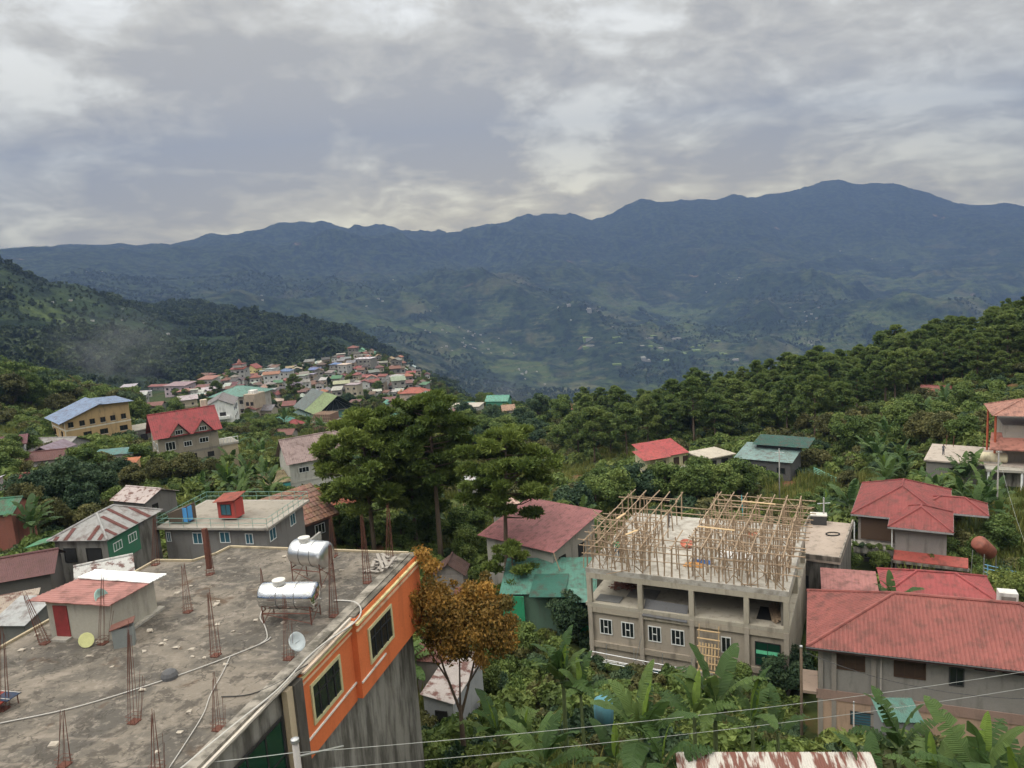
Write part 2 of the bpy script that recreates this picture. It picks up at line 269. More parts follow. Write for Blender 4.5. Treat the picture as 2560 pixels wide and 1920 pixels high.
def _hash(ix, iy, seed):
    h = (ix.astype(np.int64)*374761393 + iy.astype(np.int64)*668265263 + seed*1442695041) & 0x7fffffff
    h = ((h ^ (h >> 13))*1274126177) & 0x7fffffff; h = h ^ (h >> 16)
    return (h & 0xffff)/65535.0
def vnoise(x, y, seed=0):
    ix, iy = np.floor(x), np.floor(y); fx, fy = x-ix, y-iy
    fx = fx*fx*fx*(fx*(fx*6-15)+10); fy = fy*fy*fy*(fy*(fy*6-15)+10)
    a, b = _hash(ix, iy, seed), _hash(ix+1, iy, seed); c, d = _hash(ix, iy+1, seed), _hash(ix+1, iy+1, seed)
    return (a*(1-fx)+b*fx)*(1-fy) + (c*(1-fx)+d*fx)*fy
def fbm(x, y, wl, oc=5, seed=0, ridged=False, gain=0.5):
    s = 0; a = 1; tot = 0
    for o in range(oc):
        xx, yy = x/wl*0.8+y/wl*0.6+o*17.3, -x/wl*0.6+y/wl*0.8+o*9.1
        n = vnoise(xx, yy, seed+o)
        if ridged: n = 1-np.abs(2*n-1)
        s = s+a*n; tot += a; a *= gain; wl = wl/2.03
    return s/tot
def smooth01(x, a, b):
    t = np.clip((x-a)/(b-a), 0, 1); return t*t*(3-2*t)
def terrain_z(x, y):
    x = np.atleast_1d(np.asarray(x, float)); y = np.atleast_1d(np.asarray(y, float)); out = np.empty(x.shape)
    q = _lp(x, y); r = np.sqrt(x*x+y*y)
    for i in range(0, len(x), 20000):
        s = slice(i, i+20000)
        d2 = ((q[s][:,None,:]-_cp[None])**2).sum(-1)
        out[s] = (_phi(d2)@_w[:_n] + _w[_n] + q[s]@_w[_n+1:])*r[s]
    # relief: gullies and spurs on the far slopes, gentle unevenness near by
    far = smooth01(r, 2400, 4200)*(1-0.72*smooth01(r, 6800, 8200))*(0.45+0.55*smooth01(np.arctan2(x, y), -0.5, -0.15))
    out += far*((fbm(x, y, 1700, 6, 3, True)-0.62)*460 + (fbm(x, y, 480, 5, 9, True)-0.6)*150)
    mid = smooth01(r, 700, 1200)*(1-smooth01(r, 2300, 3600)); out += mid*((fbm(x, y, 420, 6, 21, True)-0.6)*75)
    cr_ = smooth01(r, 6400, 7800); out += cr_*((fbm(x, y*0.18, 620, 5, 33, True)-0.70)*150)
    nr = smooth01(r, 40, 120)*(1-smooth01(r, 600, 900)); out += nr*((fbm(x, y, 26, 4, 41)-0.5)*3.0)
    # the bare conical hill that stands out on the right
    cd = np.sqrt((x-(1758))**2+(y-(5211))**2); out += np.clip(1-cd/820, 0, 1)**1.15*(230-120*fbm(x, y, 260, 4, 55, True))
    return out
def gz(x, y): return float(terrain_z([x], [y])[0])
_az = np.unique(np.concatenate([np.arange(-180, -50, 3.0), np.arange(-50, -37, 0.6), np.arange(-37, 37, 0.15), np.arange(37, 50, 0.6), np.arange(50, 180.1, 3.0)]))
_az = np.radians(_az); _rr = np.concatenate([np.exp(np.linspace(math.log(4.0), math.log(2200.0), 380)), np.exp(np.linspace(math.log(2212.0), math.log(15000.0), 330))])
AZ, RR = np.meshgrid(_az, _rr); X = (RR*np.sin(AZ)).ravel(); Y = (RR*np.cos(AZ)).ravel(); Z = terrain_z(X, Y)
na, nr_ = len(_az), len(_rr)
idx = np.arange(na*nr_).reshape(nr_, na)
F_ = np.stack([idx[:-1,:-1], idx[1:,:-1], idx[1:,1:], idx[:-1,1:]], -1).reshape(-1, 4)
def np_mesh(name, V, F, smooth=True):
    me = bpy.data.meshes.new(name); me.vertices.add(len(V)); me.vertices.foreach_set('co', np.asarray(V, np.float32).ravel())
    k = F.shape[1]; me.loops.add(F.size); me.loops.foreach_set('vertex_index', F.astype(np.int32).ravel())
    me.polygons.add(len(F)); me.polygons.foreach_set('loop_start', np.arange(0, F.size, k, dtype=np.int32))
    me.polygons.foreach_set('use_smooth', np.full(len(F), smooth)); me.update(calc_edges=True); me.validate(); return me
mT, t, b = newmat('hillside_ground'); P = GEOP(t)
sp = N(t, 'ShaderNodeSeparateXYZ'); L(t, P, sp.inputs[0]); dist = N(t, 'ShaderNodeVectorMath', operation='LENGTH'); L(t, P, dist.inputs[0]); dist = dist.outputs['Value']
gN = N(t, 'ShaderNodeNewGeometry'); sn = N(t, 'ShaderNodeSeparateXYZ'); L(t, gN.outputs['Normal'], sn.inputs[0])
nA = NOISE(t, P, 0.0011, 4, 0.62, 0.3); nB = NOISE(t, P, 0.005, 5, 0.68); nC = NOISE(t, P, 0.022, 5, 0.72); nD = NOISE(t, P, 0.35, 3, 0.6)
forest = (0.009,0.018,0.010); scrub = (0.028,0.046,0.020); grass = (0.078,0.106,0.036); terr = (0.140,0.135,0.068); soil = (0.17,0.10,0.06)
c = MIX(t, RAMP(t, nC, [(0.44,(0,0,0)),(0.54,(1,1,1))]), forest, scrub)
c = MIX(t, RAMP(t, MATH(t,'ADD',MATH(t,'MULTIPLY',nB,0.5),MATH(t,'MULTIPLY',nA,0.5)), [(0.50,(0,0,0)),(0.56,(1,1,1))]), c, MIX(t, RAMP(t, nC, [(0.38,(0,0,0)),(0.50,(1,1,1))]), scrub, grass))
c = MIX(t, MATH(t,'MULTIPLY',RAMP(t, NOISE(t, P, 0.0022, 4, 0.7, 0.2, off=(500,90,7)), [(0.56,(0,0,0)),(0.66,(1,1,1))]),MATH(t,'MULTIPLY',MATH(t,'GREATER_THAN', dist, 2600.0),0.7)), c, terr)
# terraces on the valley slopes: fine level contour bands
wv = MATH(t,'SINE', MATH(t,'MULTIPLY', MATH(t,'ADD', sp.outputs[2], MATH(t,'MULTIPLY', nC, 30.0)), 0.32))
c = MIX(t, MATH(t,'MULTIPLY', RAMP(t, wv, [(0.55,(0,0,0)),(0.95,(1,1,1))]), MATH(t,'MULTIPLY', MATH(t,'GREATER_THAN', dist, 2600.0), RAMP(t, nB, [(0.46,(0,0,0)),(0.58,(0.55,0.55,0.55))]))), c, terr)
hi_ = N(t,'ShaderNodeMapRange'); L(t, MATH(t,'ADD', sp.outputs[2], MATH(t,'MULTIPLY', nA, 500.0)), hi_.inputs[0]); hi_.inputs[1].default_value = -60.0; hi_.inputs[2].default_value = 330.0   # high slopes carry closed forest
c = MIX(t, MATH(t,'MULTIPLY', MATH(t,'MULTIPLY', hi_.outputs[0], 0.9), MATH(t,'GREATER_THAN', dist, 2600.0)), c, MIX(t, RAMP(t, nC, [(0.46,(0,0,0)),(0.58,(1,1,1))]), (0.005,0.012,0.007), (0.046,0.066,0.028)))
# bare scars on the high slopes
c = MIX(t, MATH(t,'MULTIPLY', RAMP(t, NOISE(t, SCALEV(t,P,(1,1,2.2)), 0.0035, 3, 0.6, 0.8, off=(90,1000,30)), [(0.70,(0,0,0)),(0.76,(1,1,1))]), MATH(t,'GREATER_THAN', dist, 2600.0)), c, (0.22,0.15,0.11))
near = N(t,'ShaderNodeMapRange'); L(t, dist, near.inputs[0]); near.inputs[1].default_value = 250; near.inputs[2].default_value = 700
cn = MIX(t, RAMP(t, nD, [(0.35,(0,0,0)),(0.62,(1,1,1))]), (0.030,0.042,0.015), (0.085,0.105,0.032))
cn = MIX(t, RAMP(t, NOISE(t, P, 0.07, 3, 0.6, 0.4), [(0.55,(0,0,0)),(0.66,(1,1,1))]), cn, (0.15,0.075,0.04))
c = MIX(t, near.outputs[0], cn, c)
L(t, c, b.inputs['Base Color']); b.inputs['Roughness'].default_value = 0.95; b.inputs['Specular IOR Level'].default_value = 0.1
bp = N(t,'ShaderNodeBump'); bp.inputs['Strength'].default_value = 0.9; bp.inputs['Distance'].default_value = 22.0
bh = MATH(t,'MULTIPLY', nC, near.outputs[0]); L(t, bh, bp.inputs['Height']); L(t, bp.outputs[0], b.inputs['Normal'])
terr_o = mesh_obj('terrain', np_mesh('terrain', np.stack([X,Y,Z],-1), F_), mT); tag(terr_o, 'green hillside falling to a deep valley with far blue mountains', 'terrain', kind='structure')
print('TERRAIN', Z.min(), Z.max())

# ---------------------------------------------------------------- air: even haze over the whole valley
mH = bpy.data.materials.new('valley_haze'); mH.use_nodes = True; t = mH.node_tree; t.nodes.clear()
ho = N(t,'ShaderNodeOutputMaterial'); pv = N(t,'ShaderNodeVolumePrincipled'); L(t, pv.outputs[0], ho.inputs['Volume'])
pv.inputs['Density'].default_value = 1.25e-4; pv.inputs['Color'].default_value = (0.20,0.305,0.60,1); pv.inputs['Anisotropy'].default_value = 0.0; pv.inputs['Density Attribute'].default_value = ''; mH.cycles.homogeneous_volume = True
haze = BOX('haze', None, -16500, 16500, -16500, 16500, float(Z.min())-3, float(Z.max())+25, mH); tag(haze, 'pale blue haze hanging in the valley air', 'haze', kind='stuff')
# ---------------------------------------------------------------- plants: prototypes
F_PINE = foliage('pine_needles', (0.060,0.095,0.022), (0.120,0.165,0.034), (0.195,0.24,0.052))
F_PINED = foliage('forest_pine_needles', (0.058,0.098,0.032), (0.115,0.165,0.046), (0.19,0.235,0.066))
F_LEAF = foliage('broad_leaves', (0.052,0.090,0.024), (0.105,0.155,0.038), (0.185,0.235,0.062))
F_BUSH = foliage('shrub_leaves', (0.052,0.080,0.021), (0.108,0.148,0.035), (0.20,0.23,0.06), rnd=0.5)
F_OLIVE = foliage('olive_leaves', (0.060,0.066,0.024), (0.105,0.108,0.038), (0.165,0.155,0.056))
F_RUST = foliage('rust_orange_leaves', (0.11,0.085,0.022), (0.30,0.165,0.036), (0.46,0.26,0.06), rnd=0.1)
F_BLUEG = foliage('bluish_leaves', (0.026,0.054,0.026), (0.052,0.090,0.044), (0.090,0.130,0.062))
F_FAR = foliage('distant_wood', (0.020,0.036,0.016), (0.042,0.064,0.022), (0.082,0.108,0.034), trans=0.1, rnd=0.6)
F_BAN = foliage('banana_leaf', (0.042,0.085,0.024), (0.070,0.125,0.034), (0.125,0.185,0.050), trans=0.3, rnd=0.75, rough=0.42)
F_BANY = foliage('young_banana_leaf', (0.13,0.21,0.03), (0.17,0.26,0.04), (0.21,0.31,0.05), trans=0.35, rough=0.4)
M_STALK = plain('banana_stalk', (0.10,0.13,0.05), 0.7, 0.0, 0.4, 5)
M_STEM = plain('branch_bark', (0.09,0.065,0.045), 0.9, 0.0, 0.4, 6)
def leaf_mesh(name, clumps, n, size, aspect=1.6, up=0.35, jit=0.7, shell=0.45, seed=0, mat=None, needle=False):
    """clumps: rows (x,y,z,rx,rz,tone). n leaf faces spread through the clumps' volume."""
    g = np.random.default_rng(seed); C = np.asarray(clumps, float)
    wgt = C[:,3]**2*0.6 + C[:,3]*C[:,4]*0.4; wgt /= wgt.sum(); ci = g.choice(len(C), n, p=wgt); c = C[ci]
    d = g.normal(size=(n,3)); d[:,2] += up; d /= np.linalg.norm(d, axis=1)[:,None]
    rad = shell + (1-shell)*g.random(n)**0.6
    rad *= 0.86+0.28*g.random(n)
    p = c[:,:3] + d*np.stack([c[:,3],c[:,3],c[:,4]],-1)*rad[:,None]
    nrm = d + g.normal(size=(n,3))*jit; nrm /= np.linalg.norm(nrm,axis=1)[:,None]
    if needle:
        v = d + g.normal(size=(n,3))*0.45; v[:,2] += 0.25; v /= np.linalg.norm(v,axis=1)[:,None]
        u = np.cross(v, g.normal(size=(n,3)))
    else:
        u = np.cross(nrm, g.normal(size=(n,3)))
    u /= np.linalg.norm(u,axis=1)[:,None]+1e-9
    if not needle: v = np.cross(nrm, u)
    s = size*(0.6+0.8*g.random(n))[:,None]
    a = u*s*0.5; b_ = v*s*0.5*aspect
    bend = nrm*s*0.12 if not needle else 0
    V = np.stack([p-b_, p+a*0.9+bend, p+b_, p-a*0.9+bend], 1).reshape(-1,3)
    me = np_mesh(name, V, np.arange(4*n).reshape(-1,4), False)
    at = me.attributes.new('tone', 'FLOAT', 'FACE')
    tone = np.clip(c[:,5] + g.normal(size=n)*0.13, 0, 1)
    at.data.foreach_set('value', tone.astype(np.float32))
    if mat: me.materials.append(mat)
    return me
def limb_mesh(name, trunk, limbs, mat, nt=8):
    m = MB(); m.tube(trunk[0], trunk[1], nt, trunk[2])
    for pts, r0, r1 in limbs: m.tube(pts, r0, 5, r1, cap=False)
    me = m.mesh(name, True); me.materials.append(mat); return me
def pine(seed, H, cb, cr, nl, nleaf, size, top=1.0, mat=None, lean=(0,0), flat=0.5, big=1.0):
    """umbrella-crowned mountain pine: bare trunk, limbs that end in tufted clumps"""
    g = random.Random(seed); r0 = H*0.014+0.06
    tp = []
    for i in range(7):
        f = i/6; tp.append((lean[0]*f*f+g.uniform(-.1,.1)*f, lean[1]*f*f+g.uniform(-.1,.1)*f, H*0.97*f))
    def at(z):
        f = min(1, z/(H*0.97)); return Vector((lean[0]*f*f, lean[1]*f*f, z))
    limbs, cl = [], []
    for i in range(nl):
        f = (i+0.5)/nl; z = cb + (H-cb)*f*0.96
        prof = math.sin(math.pi*(0.20+0.72*f))**0.75
        ln = cr*prof*g.uniform(0.68,1.05); a = i*2.399+g.uniform(-.4,.4); s = at(z)
        e = s + Vector((math.cos(a)*ln, math.sin(a)*ln, ln*g.uniform(0.12,0.42)))
        m1 = s.lerp(e, 0.5) + Vector((0,0,-0.08*ln)); limbs.append(([s, m1, e], r0*0.34*(1-0.5*f), 0.02))
        for k in range(g.choice((2,3,3))):
            q = s.lerp(e, 0.62+0.38*k/2) + Vector((g.uniform(-1,1), g.uniform(-1,1), g.uniform(-.1,.5)))*0.24*ln
            rx = big*g.uniform(0.62,1.0)*(0.28*cr+0.12*ln); cl.append((q.x,q.y,q.z, rx, rx*flat*g.uniform(0.8,1.2), g.uniform(0.15,0.85)))
    for k in range(4):
        cl.append((at(H).x+g.uniform(-.5,.5)*cr*0.35, at(H).y+g.uniform(-.5,.5)*cr*0.35, H*0.985-0.2*k*0.3, big*cr*0.34, big*cr*0.24, g.uniform(.4,.9)))
    return limb_mesh('trunk', (tp, r0, r0*0.25), limbs, M_BARK), leaf_mesh('crown', cl, nleaf, size, 3.0, 0.5, 0.9, 0.35, seed, mat or F_PINE, needle=True)
def broad(seed, H, cr, nleaf, size, mat, th=0.35, ncl=26, flat=0.75, trunk=True, aspect=1.5, tr=1.0):
    g = random.Random(seed); cl, limbs = [], []
    zc = H*(th+(1-th)*0.5); rz = H*(1-th)*0.5
    for i in range(ncl):
        while True:
            x,y,z = g.uniform(-1,1), g.uniform(-1,1), g.uniform(-1,1); q = x*x+y*y+z*z
            if 0.15 < q < 1: break
        k = g.uniform(0.62,0.98)/math.sqrt(q)*math.sqrt(q)**0.35
        px,py,pz = x*k*cr*0.8, y*k*cr*0.8, zc+z*k*rz*0.8
        rx = cr*g.uniform(0.24,0.42); cl.append((px,py,pz,rx,rx*flat,g.uniform(0.1,0.9)))
        if i % 2 == 0: limbs.append(([(0,0,H*th*g.uniform(.5,.95)), (px*.5,py*.5,(H*th+pz)*.5), (px,py,pz)], 0.025*H*0.35, 0.012))
    tm = limb_mesh('trunk', ([(0,0,-0.6),(0.05,0,H*th*0.6),(0,0.05,H*0.7)], tr*(0.016*H+0.03), 0.03), limbs, M_STEM, 7)
    return tm, leaf_mesh('crown', cl, nleaf, size, aspect, 0.3, 0.75, 0.35, seed, mat)
def plant(name, meshes, loc, yaw=0, scale=1.0, label=None, cat='tree', group=None, tilt=0.0, parts=('trunk','crown')):
    o = thing(name, loc, yaw, label, cat, group); o.scale = (scale,)*3 if not isinstance(scale, tuple) else scale
    if tilt: o.rotation_euler = (tilt, tilt*0.5, R_(yaw))
    for p, me in zip(parts, meshes): mesh_obj(p, me, None, o)
    return o
def stuff_points(name, pts, scl, idx, protos, label, cat):
    """uncountable plants: one object, prototype meshes instanced on its points"""
    me = bpy.data.meshes.new(name); me.vertices.add(len(pts)); me.vertices.foreach_set('co', np.asarray(pts, np.float32).ravel())
    for nm, ty, dat in (('scl','FLOAT',scl), ('idx','INT',idx), ('yaw','FLOAT',RNG.random(len(pts))*6.28)):
        a = me.attributes.new(nm, ty, 'POINT'); a.data.foreach_set('value', np.asarray(dat, np.float32 if ty=='FLOAT' else np.int32))
    o = bpy.data.objects.new(name, me); COL.objects.link(o); tag(o, label, cat, kind='stuff')
    pc = bpy.data.collections.new(name+'_kinds')
    for i, pm in enumerate(protos):
        po = bpy.data.objects.new('%s_kind_%02d' % (name, i), pm); pc.objects.link(po)
    ng = bpy.data.node_groups.new(name+'_scatter', 'GeometryNodeTree')
    ng.interface.new_socket('Geometry', in_out='INPUT', socket_type='NodeSocketGeometry'); ng.interface.new_socket('Geometry', in_out='OUTPUT', socket_type='NodeSocketGeometry')
    gi, go = N(ng,'NodeGroupInput'), N(ng,'NodeGroupOutput'); iop = N(ng,'GeometryNodeInstanceOnPoints'); ci = N(ng,'GeometryNodeCollectionInfo')
    ci.inputs['Collection'].default_value = pc; ci.inputs['Separate Children'].default_value = True; ci.inputs['Reset Children'].default_value = True
    def NA(nm, ty):
        n = N(ng,'GeometryNodeInputNamedAttribute'); n.data_type = ty; n.inputs['Name'].default_value = nm
        return [x for x in n.outputs if x.enabled and x.name == 'Attribute'][0]
    L(ng, gi.outputs[0], iop.inputs['Points']); L(ng, ci.outputs[0], iop.inputs['Instance']); iop.inputs['Pick Instance'].default_value = True
    L(ng, NA('idx','INT'), iop.inputs['Instance Index']); L(ng, NA('scl','FLOAT'), iop.inputs['Scale'])
    cr = N(ng,'ShaderNodeCombineXYZ'); L(ng, NA('yaw','FLOAT'), cr.inputs[2])
    er = N(ng,'FunctionNodeEulerToRotation'); L(ng, cr.outputs[0], er.inputs[0]); L(ng, er.outputs[0], iop.inputs['Rotation'])
    L(ng, iop.outputs[0], go.inputs[0]); md = o.modifiers.new('scatter', 'NODES'); md.node_group = ng
    return o
PINES = [pine(s, h_, cb_, cr_, nl_, 8500, 0.26, mat=F_PINED, flat=fl_, big=bg_) for s, h_, cb_, cr_, nl_, fl_, bg_ in ((1,13.5,4.0,3.2,17,.62,.98),(2,15.5,5.5,3.0,18,.6,.95),(3,12.0,3.0,3.6,16,.58,1.0),(4,14.5,4.5,2.6,20,.6,.85),(5,13.0,5.0,3.8,16,.55,.95),(6,10.5,2.2,2.8,15,.6,1.0),(7,16.0,6.5,3.4,20,.58,.85))]
LEAFY = [broad(s, 7.0, 3.0, 6500, 0.24, m, 0.16, ncl=34) for s, m in ((11,F_LEAF),(12,F_LEAF),(13,F_BLUEG),(14,F_OLIVE),(15,F_BUSH))]
def bush_proto(seed, mat, n=1500, size=0.15, flat=0.8, asp=1.6):
    g = random.Random(seed); cl = []
    for i in range(9):
        a = g.uniform(0,6.28); r = g.uniform(0.1,0.72)
        rx = g.uniform(0.32,0.5); cl.append((math.cos(a)*r, math.sin(a)*r, g.uniform(0.25,0.85), rx, rx*flat, g.uniform(0.1,0.9)))
    return leaf_mesh('bush', cl, n, size, asp, 0.4, 0.7, 0.3, seed, mat)
BUSHES = [bush_proto(31,F_BUSH), bush_proto(32,F_LEAF), bush_proto(33,F_BLUEG,1600,0.13), bush_proto(34,F_BUSH,1300,0.12,0.7,2.8), bush_proto(35,F_OLIVE), bush_proto(36,F_LEAF,1200,0.19)]
def fartree(seed, conif):
    g = random.Random(seed); cl = []
    for i in range(8):
        a = g.uniform(0,6.28); r = g.uniform(0,0.30); z = g.uniform(0.35,0.92)
        rx = g.uniform(0.16,0.26)*(1.25-0.7*z if conif else 1); cl.append((math.cos(a)*r*(1.2-z*0.7 if conif else 1), math.sin(a)*r, z, rx, rx*0.7, g.uniform(0.1,0.9)))
    return leaf_mesh('far_crown', cl, 130, 0.20, 1.5, 0.3, 0.8, 0.5, seed, F_FAR)
FARTREES = [fartree(50+i, i % 2) for i in range(6)]
def grass_proto(seed, mat, n=90):
    g = np.random.default_rng(seed); V=[]; 
    for i in range(n):
        a = g.uniform(0,6.28); p = np.array([g.normal()*0.45, g.normal()*0.45, 0]); d = np.array([math.cos(a)*g.uniform(.1,.5), math.sin(a)*g.uniform(.1,.5), 1.0])*g.uniform(.35,.9)
        s = np.array([-math.sin(a), math.cos(a), 0])*0.035; V += [p-s, p+s, p+d*0.6+s*0.8, p+d]
    me = np_mesh('grass', np.array(V), np.arange(4*n).reshape(-1,4), False); at = me.attributes.new('tone','FLOAT','FACE'); at.data.foreach_set('value', g.random(n).astype(np.float32)); me.materials.append(mat); return me
F_GRASS = foliage('grass_blades', (0.07,0.095,0.02), (0.13,0.15,0.035), (0.23,0.21,0.06), rnd=0.5)
GRASSES = [grass_proto(70,F_GRASS), grass_proto(71,F_GRASS)]

for mm in (F_BAN, F_BANY):      # side veins of the blade
    t = mm.node_tree; pb = [n for n in t.nodes if n.type == 'BSDF_PRINCIPLED'][0]; sp_ = N(t,'ShaderNodeSeparateXYZ'); L(t, OBJC(t), sp_.inputs[0])
    wv2 = MATH(t,'SINE', MATH(t,'MULTIPLY', MATH(t,'ADD', MATH(t,'ADD', sp_.outputs[0], sp_.outputs[2]), MATH(t,'MULTIPLY', MATH(t,'ABSOLUTE', sp_.outputs[1]), -0.5)), 75.0))
    BUMP(t, pb, wv2, 0.55, 0.02)
# banana: each leaf a part of its own
def banana_leaf(seed, Ln=2.3, Wd=0.62, arch=0.55, torn=0.5):
    """blade along +x from the petiole, folded along the midrib, torn into strips at the edges"""
    g = random.Random(seed); n = 15; V=[]; Fc=[]; tone=[]
    spine = []; x = z = 0; ang = R_(62)
    for i in range(n+1):
        f = i/n; spine.append((x, z, ang)); st = (Ln*1.22)/n; x += math.cos(ang)*st; z += math.sin(ang)*st; ang -= arch*2.4/n*(0.35+1.3*f)
    for i in range(n+1):
        f = i/n; w = 0.03 if f < 0.14 else Wd*0.5*math.sin(math.pi*min(1,((f-0.14)/0.86))**0.75)**0.6+0.015
        V.append(spine[i])
        sx_, sz_, sa = spine[i]
        for sd in (-1, 1):
            dr = 0.28+g.uniform(-.12,.2); V.append((sx_+w*0.25, sd*w, sz_ + w*(0.30-dr)))
    V = [(v[0], 0.0, v[1]) if i % 3 == 0 else v for i, v in enumerate(V)]
    me_v = []; 
    for i in range(n):
        for sd in (1, 2):
            tear = g.random() < torn and i > 2
            a, b_, c, d = V[3*i], V[3*(i+1)], V[3*(i+1)+sd], V[3*i+sd]
            if tear:
                k = g.uniform(0.12,0.4); c = tuple(c[j]+(d[j]-c[j])*k for j in range(3)); c = (c[0], c[1], c[2]-g.uniform(0,0.10))
            base = len(me_v); me_v += [a, b_, c, d]; Fc.append((base, base+1, base+2, base+3)); tone.append(min(1,max(0,0.5+g.uniform(-.22,.22))))
    # midrib
    m = MB(); m.tube([(s[0], 0, s[1]-0.012) for s in spine[::3]], 0.028, 4, 0.006)
    base = len(me_v); me_v += m.v; Fc += [tuple(i+base for i in f) for f in m.f]; tone += [0.95]*len(m.f)
    me = bpy.data.meshes.new('banana_leaf'); me.from_pydata(me_v, [], Fc); me.update()
    at = me.attributes.new('tone','FLOAT','FACE'); at.data.foreach_set('value', np.array(tone, np.float32)); return me
BLEAF = []
for s, ar, tn in ((1,.35,.2),(2,.55,.45),(3,.75,.7),(4,.95,.8),(5,.45,.35),(6,.65,.85)):
    me = banana_leaf(s, 2.3, 0.72, ar, tn); me.materials.append(F_BAN); BLEAF.append(me)
BYOUNG = banana_leaf(9, 2.0, 0.5, 0.2, 0.05); BYOUNG.materials.append(F_BANY)
_stalk = MB().tube([(0,0,-0.5),(0.03,0,0.9),(0,0.03,2.0)], 0.14, 7, 0.075).mesh('banana_stalk', True); _stalk.materials.append(M_STALK)
def banana(x, y, z, s, seed, label, nl=9, young=True, group='banana plants on the slopes'):
    g = random.Random(seed); o = thing('banana_plant', (x,y,z), g.uniform(0,360), label, 'banana plant', group); o.scale = (s,s,s)
    mesh_obj('stalk', _stalk, None, o)
    for i in range(nl):
        f = i/max(1,nl-1); me = BLEAF[g.choice((0,4,1)) if f < 0.35 else g.choice((1,2,5)) if f < 0.7 else g.choice((2,3,5))]
        k = g.uniform(0.82,1.12); mesh_obj('leaf', me, None, o, loc=(0,0,2.0-0.35*f), rot=(g.uniform(-.25,.25), -0.42*(1-f)+0.30*f+g.uniform(-.12,.12), i*2.4+g.uniform(-.3,.3)), scale=(k,k*g.uniform(.9,1.15),k))
    if young: mesh_obj('leaf', BYOUNG, None, o, loc=(0,0,2.0), rot=(0.05,-0.45,g.uniform(0,6.28)), scale=(0.95,0.8,0.95))
    return o
# ---------------------------------------------------------------- building helpers
FOOT = []                                   # footprints kept clear of plants: (x, y, yaw, x0, x1, y0, y1)
def foot(x, y, yaw, x0, x1, y0, y1): FOOT.append((x, y, R_(yaw), x0, x1, y0, y1))
_win = {}
def win_meshes(w, h, nx, ny, mframe, mpane, fw=0.07):
    key = (round(w,2), round(h,2), nx, ny, mframe.name, mpane.name, fw)
    if key not in _win:
        m = MB(); D = 0.06
        m.box(0,w,-D,0.0,0,fw); m.box(0,w,-D,0.0,h-fw,h); m.box(0,fw,-D,0.0,fw,h-fw); m.box(w-fw,w,-D,0.0,fw,h-fw)
        for i in range(1,nx): m.box(w*i/nx-fw*.35, w*i/nx+fw*.35, -D*.8, 0.0, fw, h-fw)
        for j in range(1,ny): m.box(fw, w-fw, -D*.7, 0.0, h*j/ny-fw*.3, h*j/ny+fw*.3)
        a = m.mesh('window'); a.materials.append(mframe)
        pm = MB().box(fw*.6, w-fw*.6, -0.022, 0.004, fw*.6, h-fw*.6).mesh('pane'); pm.materials.append(mpane); _win[key] = (a, pm)
    return _win[key]
def window(parent, face, W, D, u, z, w, h, nx=2, ny=1, mframe=None, mpane=None, x0=0.0, y0=0.0, name='window', sill=None, fw=0.07):
    """face F/R/B/L of a block x0..x0+W, y0..y0+D; u runs left to right as seen from outside; z is the bottom"""
    a, pm = win_meshes(w, h, nx, ny, mframe or M_WHITE, mpane or M_GLASS, fw)
    loc, rz = {'F': ((x0+u, y0, z), 0), 'R': ((x0+W, y0+u, z), math.pi/2), 'B': ((x0+W-u, y0+D, z), math.pi), 'L': ((x0, y0+D-u, z), -math.pi/2)}[face]
    o = mesh_obj(name, a, None, parent, loc=loc, rot=(0,0,rz)); mesh_obj('pane', pm, None, o)
    if sill: MB().box(-0.06, w+0.06, -0.14, 0.0, -0.10, -0.002).obj('sill', sill[0], o, sill[1])
    return o
def sheet_mesh(poly, pitch=0.25, amp=0.02, th=0.03, sharp=True):
    """a ribbed metal sheet over a planar convex polygon, ribs running up the slope"""
    P = [Vector(p) for p in poly]; n = (P[1]-P[0]).cross(P[2]-P[0]).normalized()
    if n.z < 0: n = -n
    e = Vector((0,0,1)).cross(n)
    e = e.normalized() if e.length > 1e-4 else (P[1]-P[0]).normalized()
    s = n.cross(e).normalized(); o = P[0]
    q = [((p-o).dot(e), (p-o).dot(s)) for p in P]
    u0, u1 = min(a for a,_ in q), max(a for a,_ in q); us = []
    prof = ((0,0),(0.62,0),(0.72,1),(0.9,1)) if sharp else ((0,0),(0.25,0.5),(0.5,1),(0.75,0.5))
    k = 0; N_ = int((u1-u0)/pitch)+1
    for i in range(N_):
        for f, hh in prof:
            u = u0 + (i+f)*pitch
            if u0 <= u < u1: us.append((u, hh*amp))
    us.append((u1-1e-4, 0)); m = MB(); rows = []
    for u, hh in us:
        vs = []
        for i in range(len(q)):
            (a, b), (c, d) = q[i], q[(i+1) % len(q)]
            if abs(c-a) < 1e-9:
                if abs(u-a) < 1e-3: vs += [b, d]
            elif min(a,c)-1e-9 <= u <= max(a,c)+1e-9: vs.append(b+(d-b)*(u-a)/(c-a))
        if not vs: continue
        rows.append((o+e*u+s*min(vs)+n*hh, o+e*u+s*max(vs)+n*hh))
    for i in range(len(rows)-1):
        a, b = rows[i]; c, d = rows[i+1]; m.add([a, c, d, b, a-n*th, c-n*th, d-n*th, b-n*th], [(0,1,2,3), (7,6,5,4), (0,4,5,1), (3,2,6,7)])
    return m
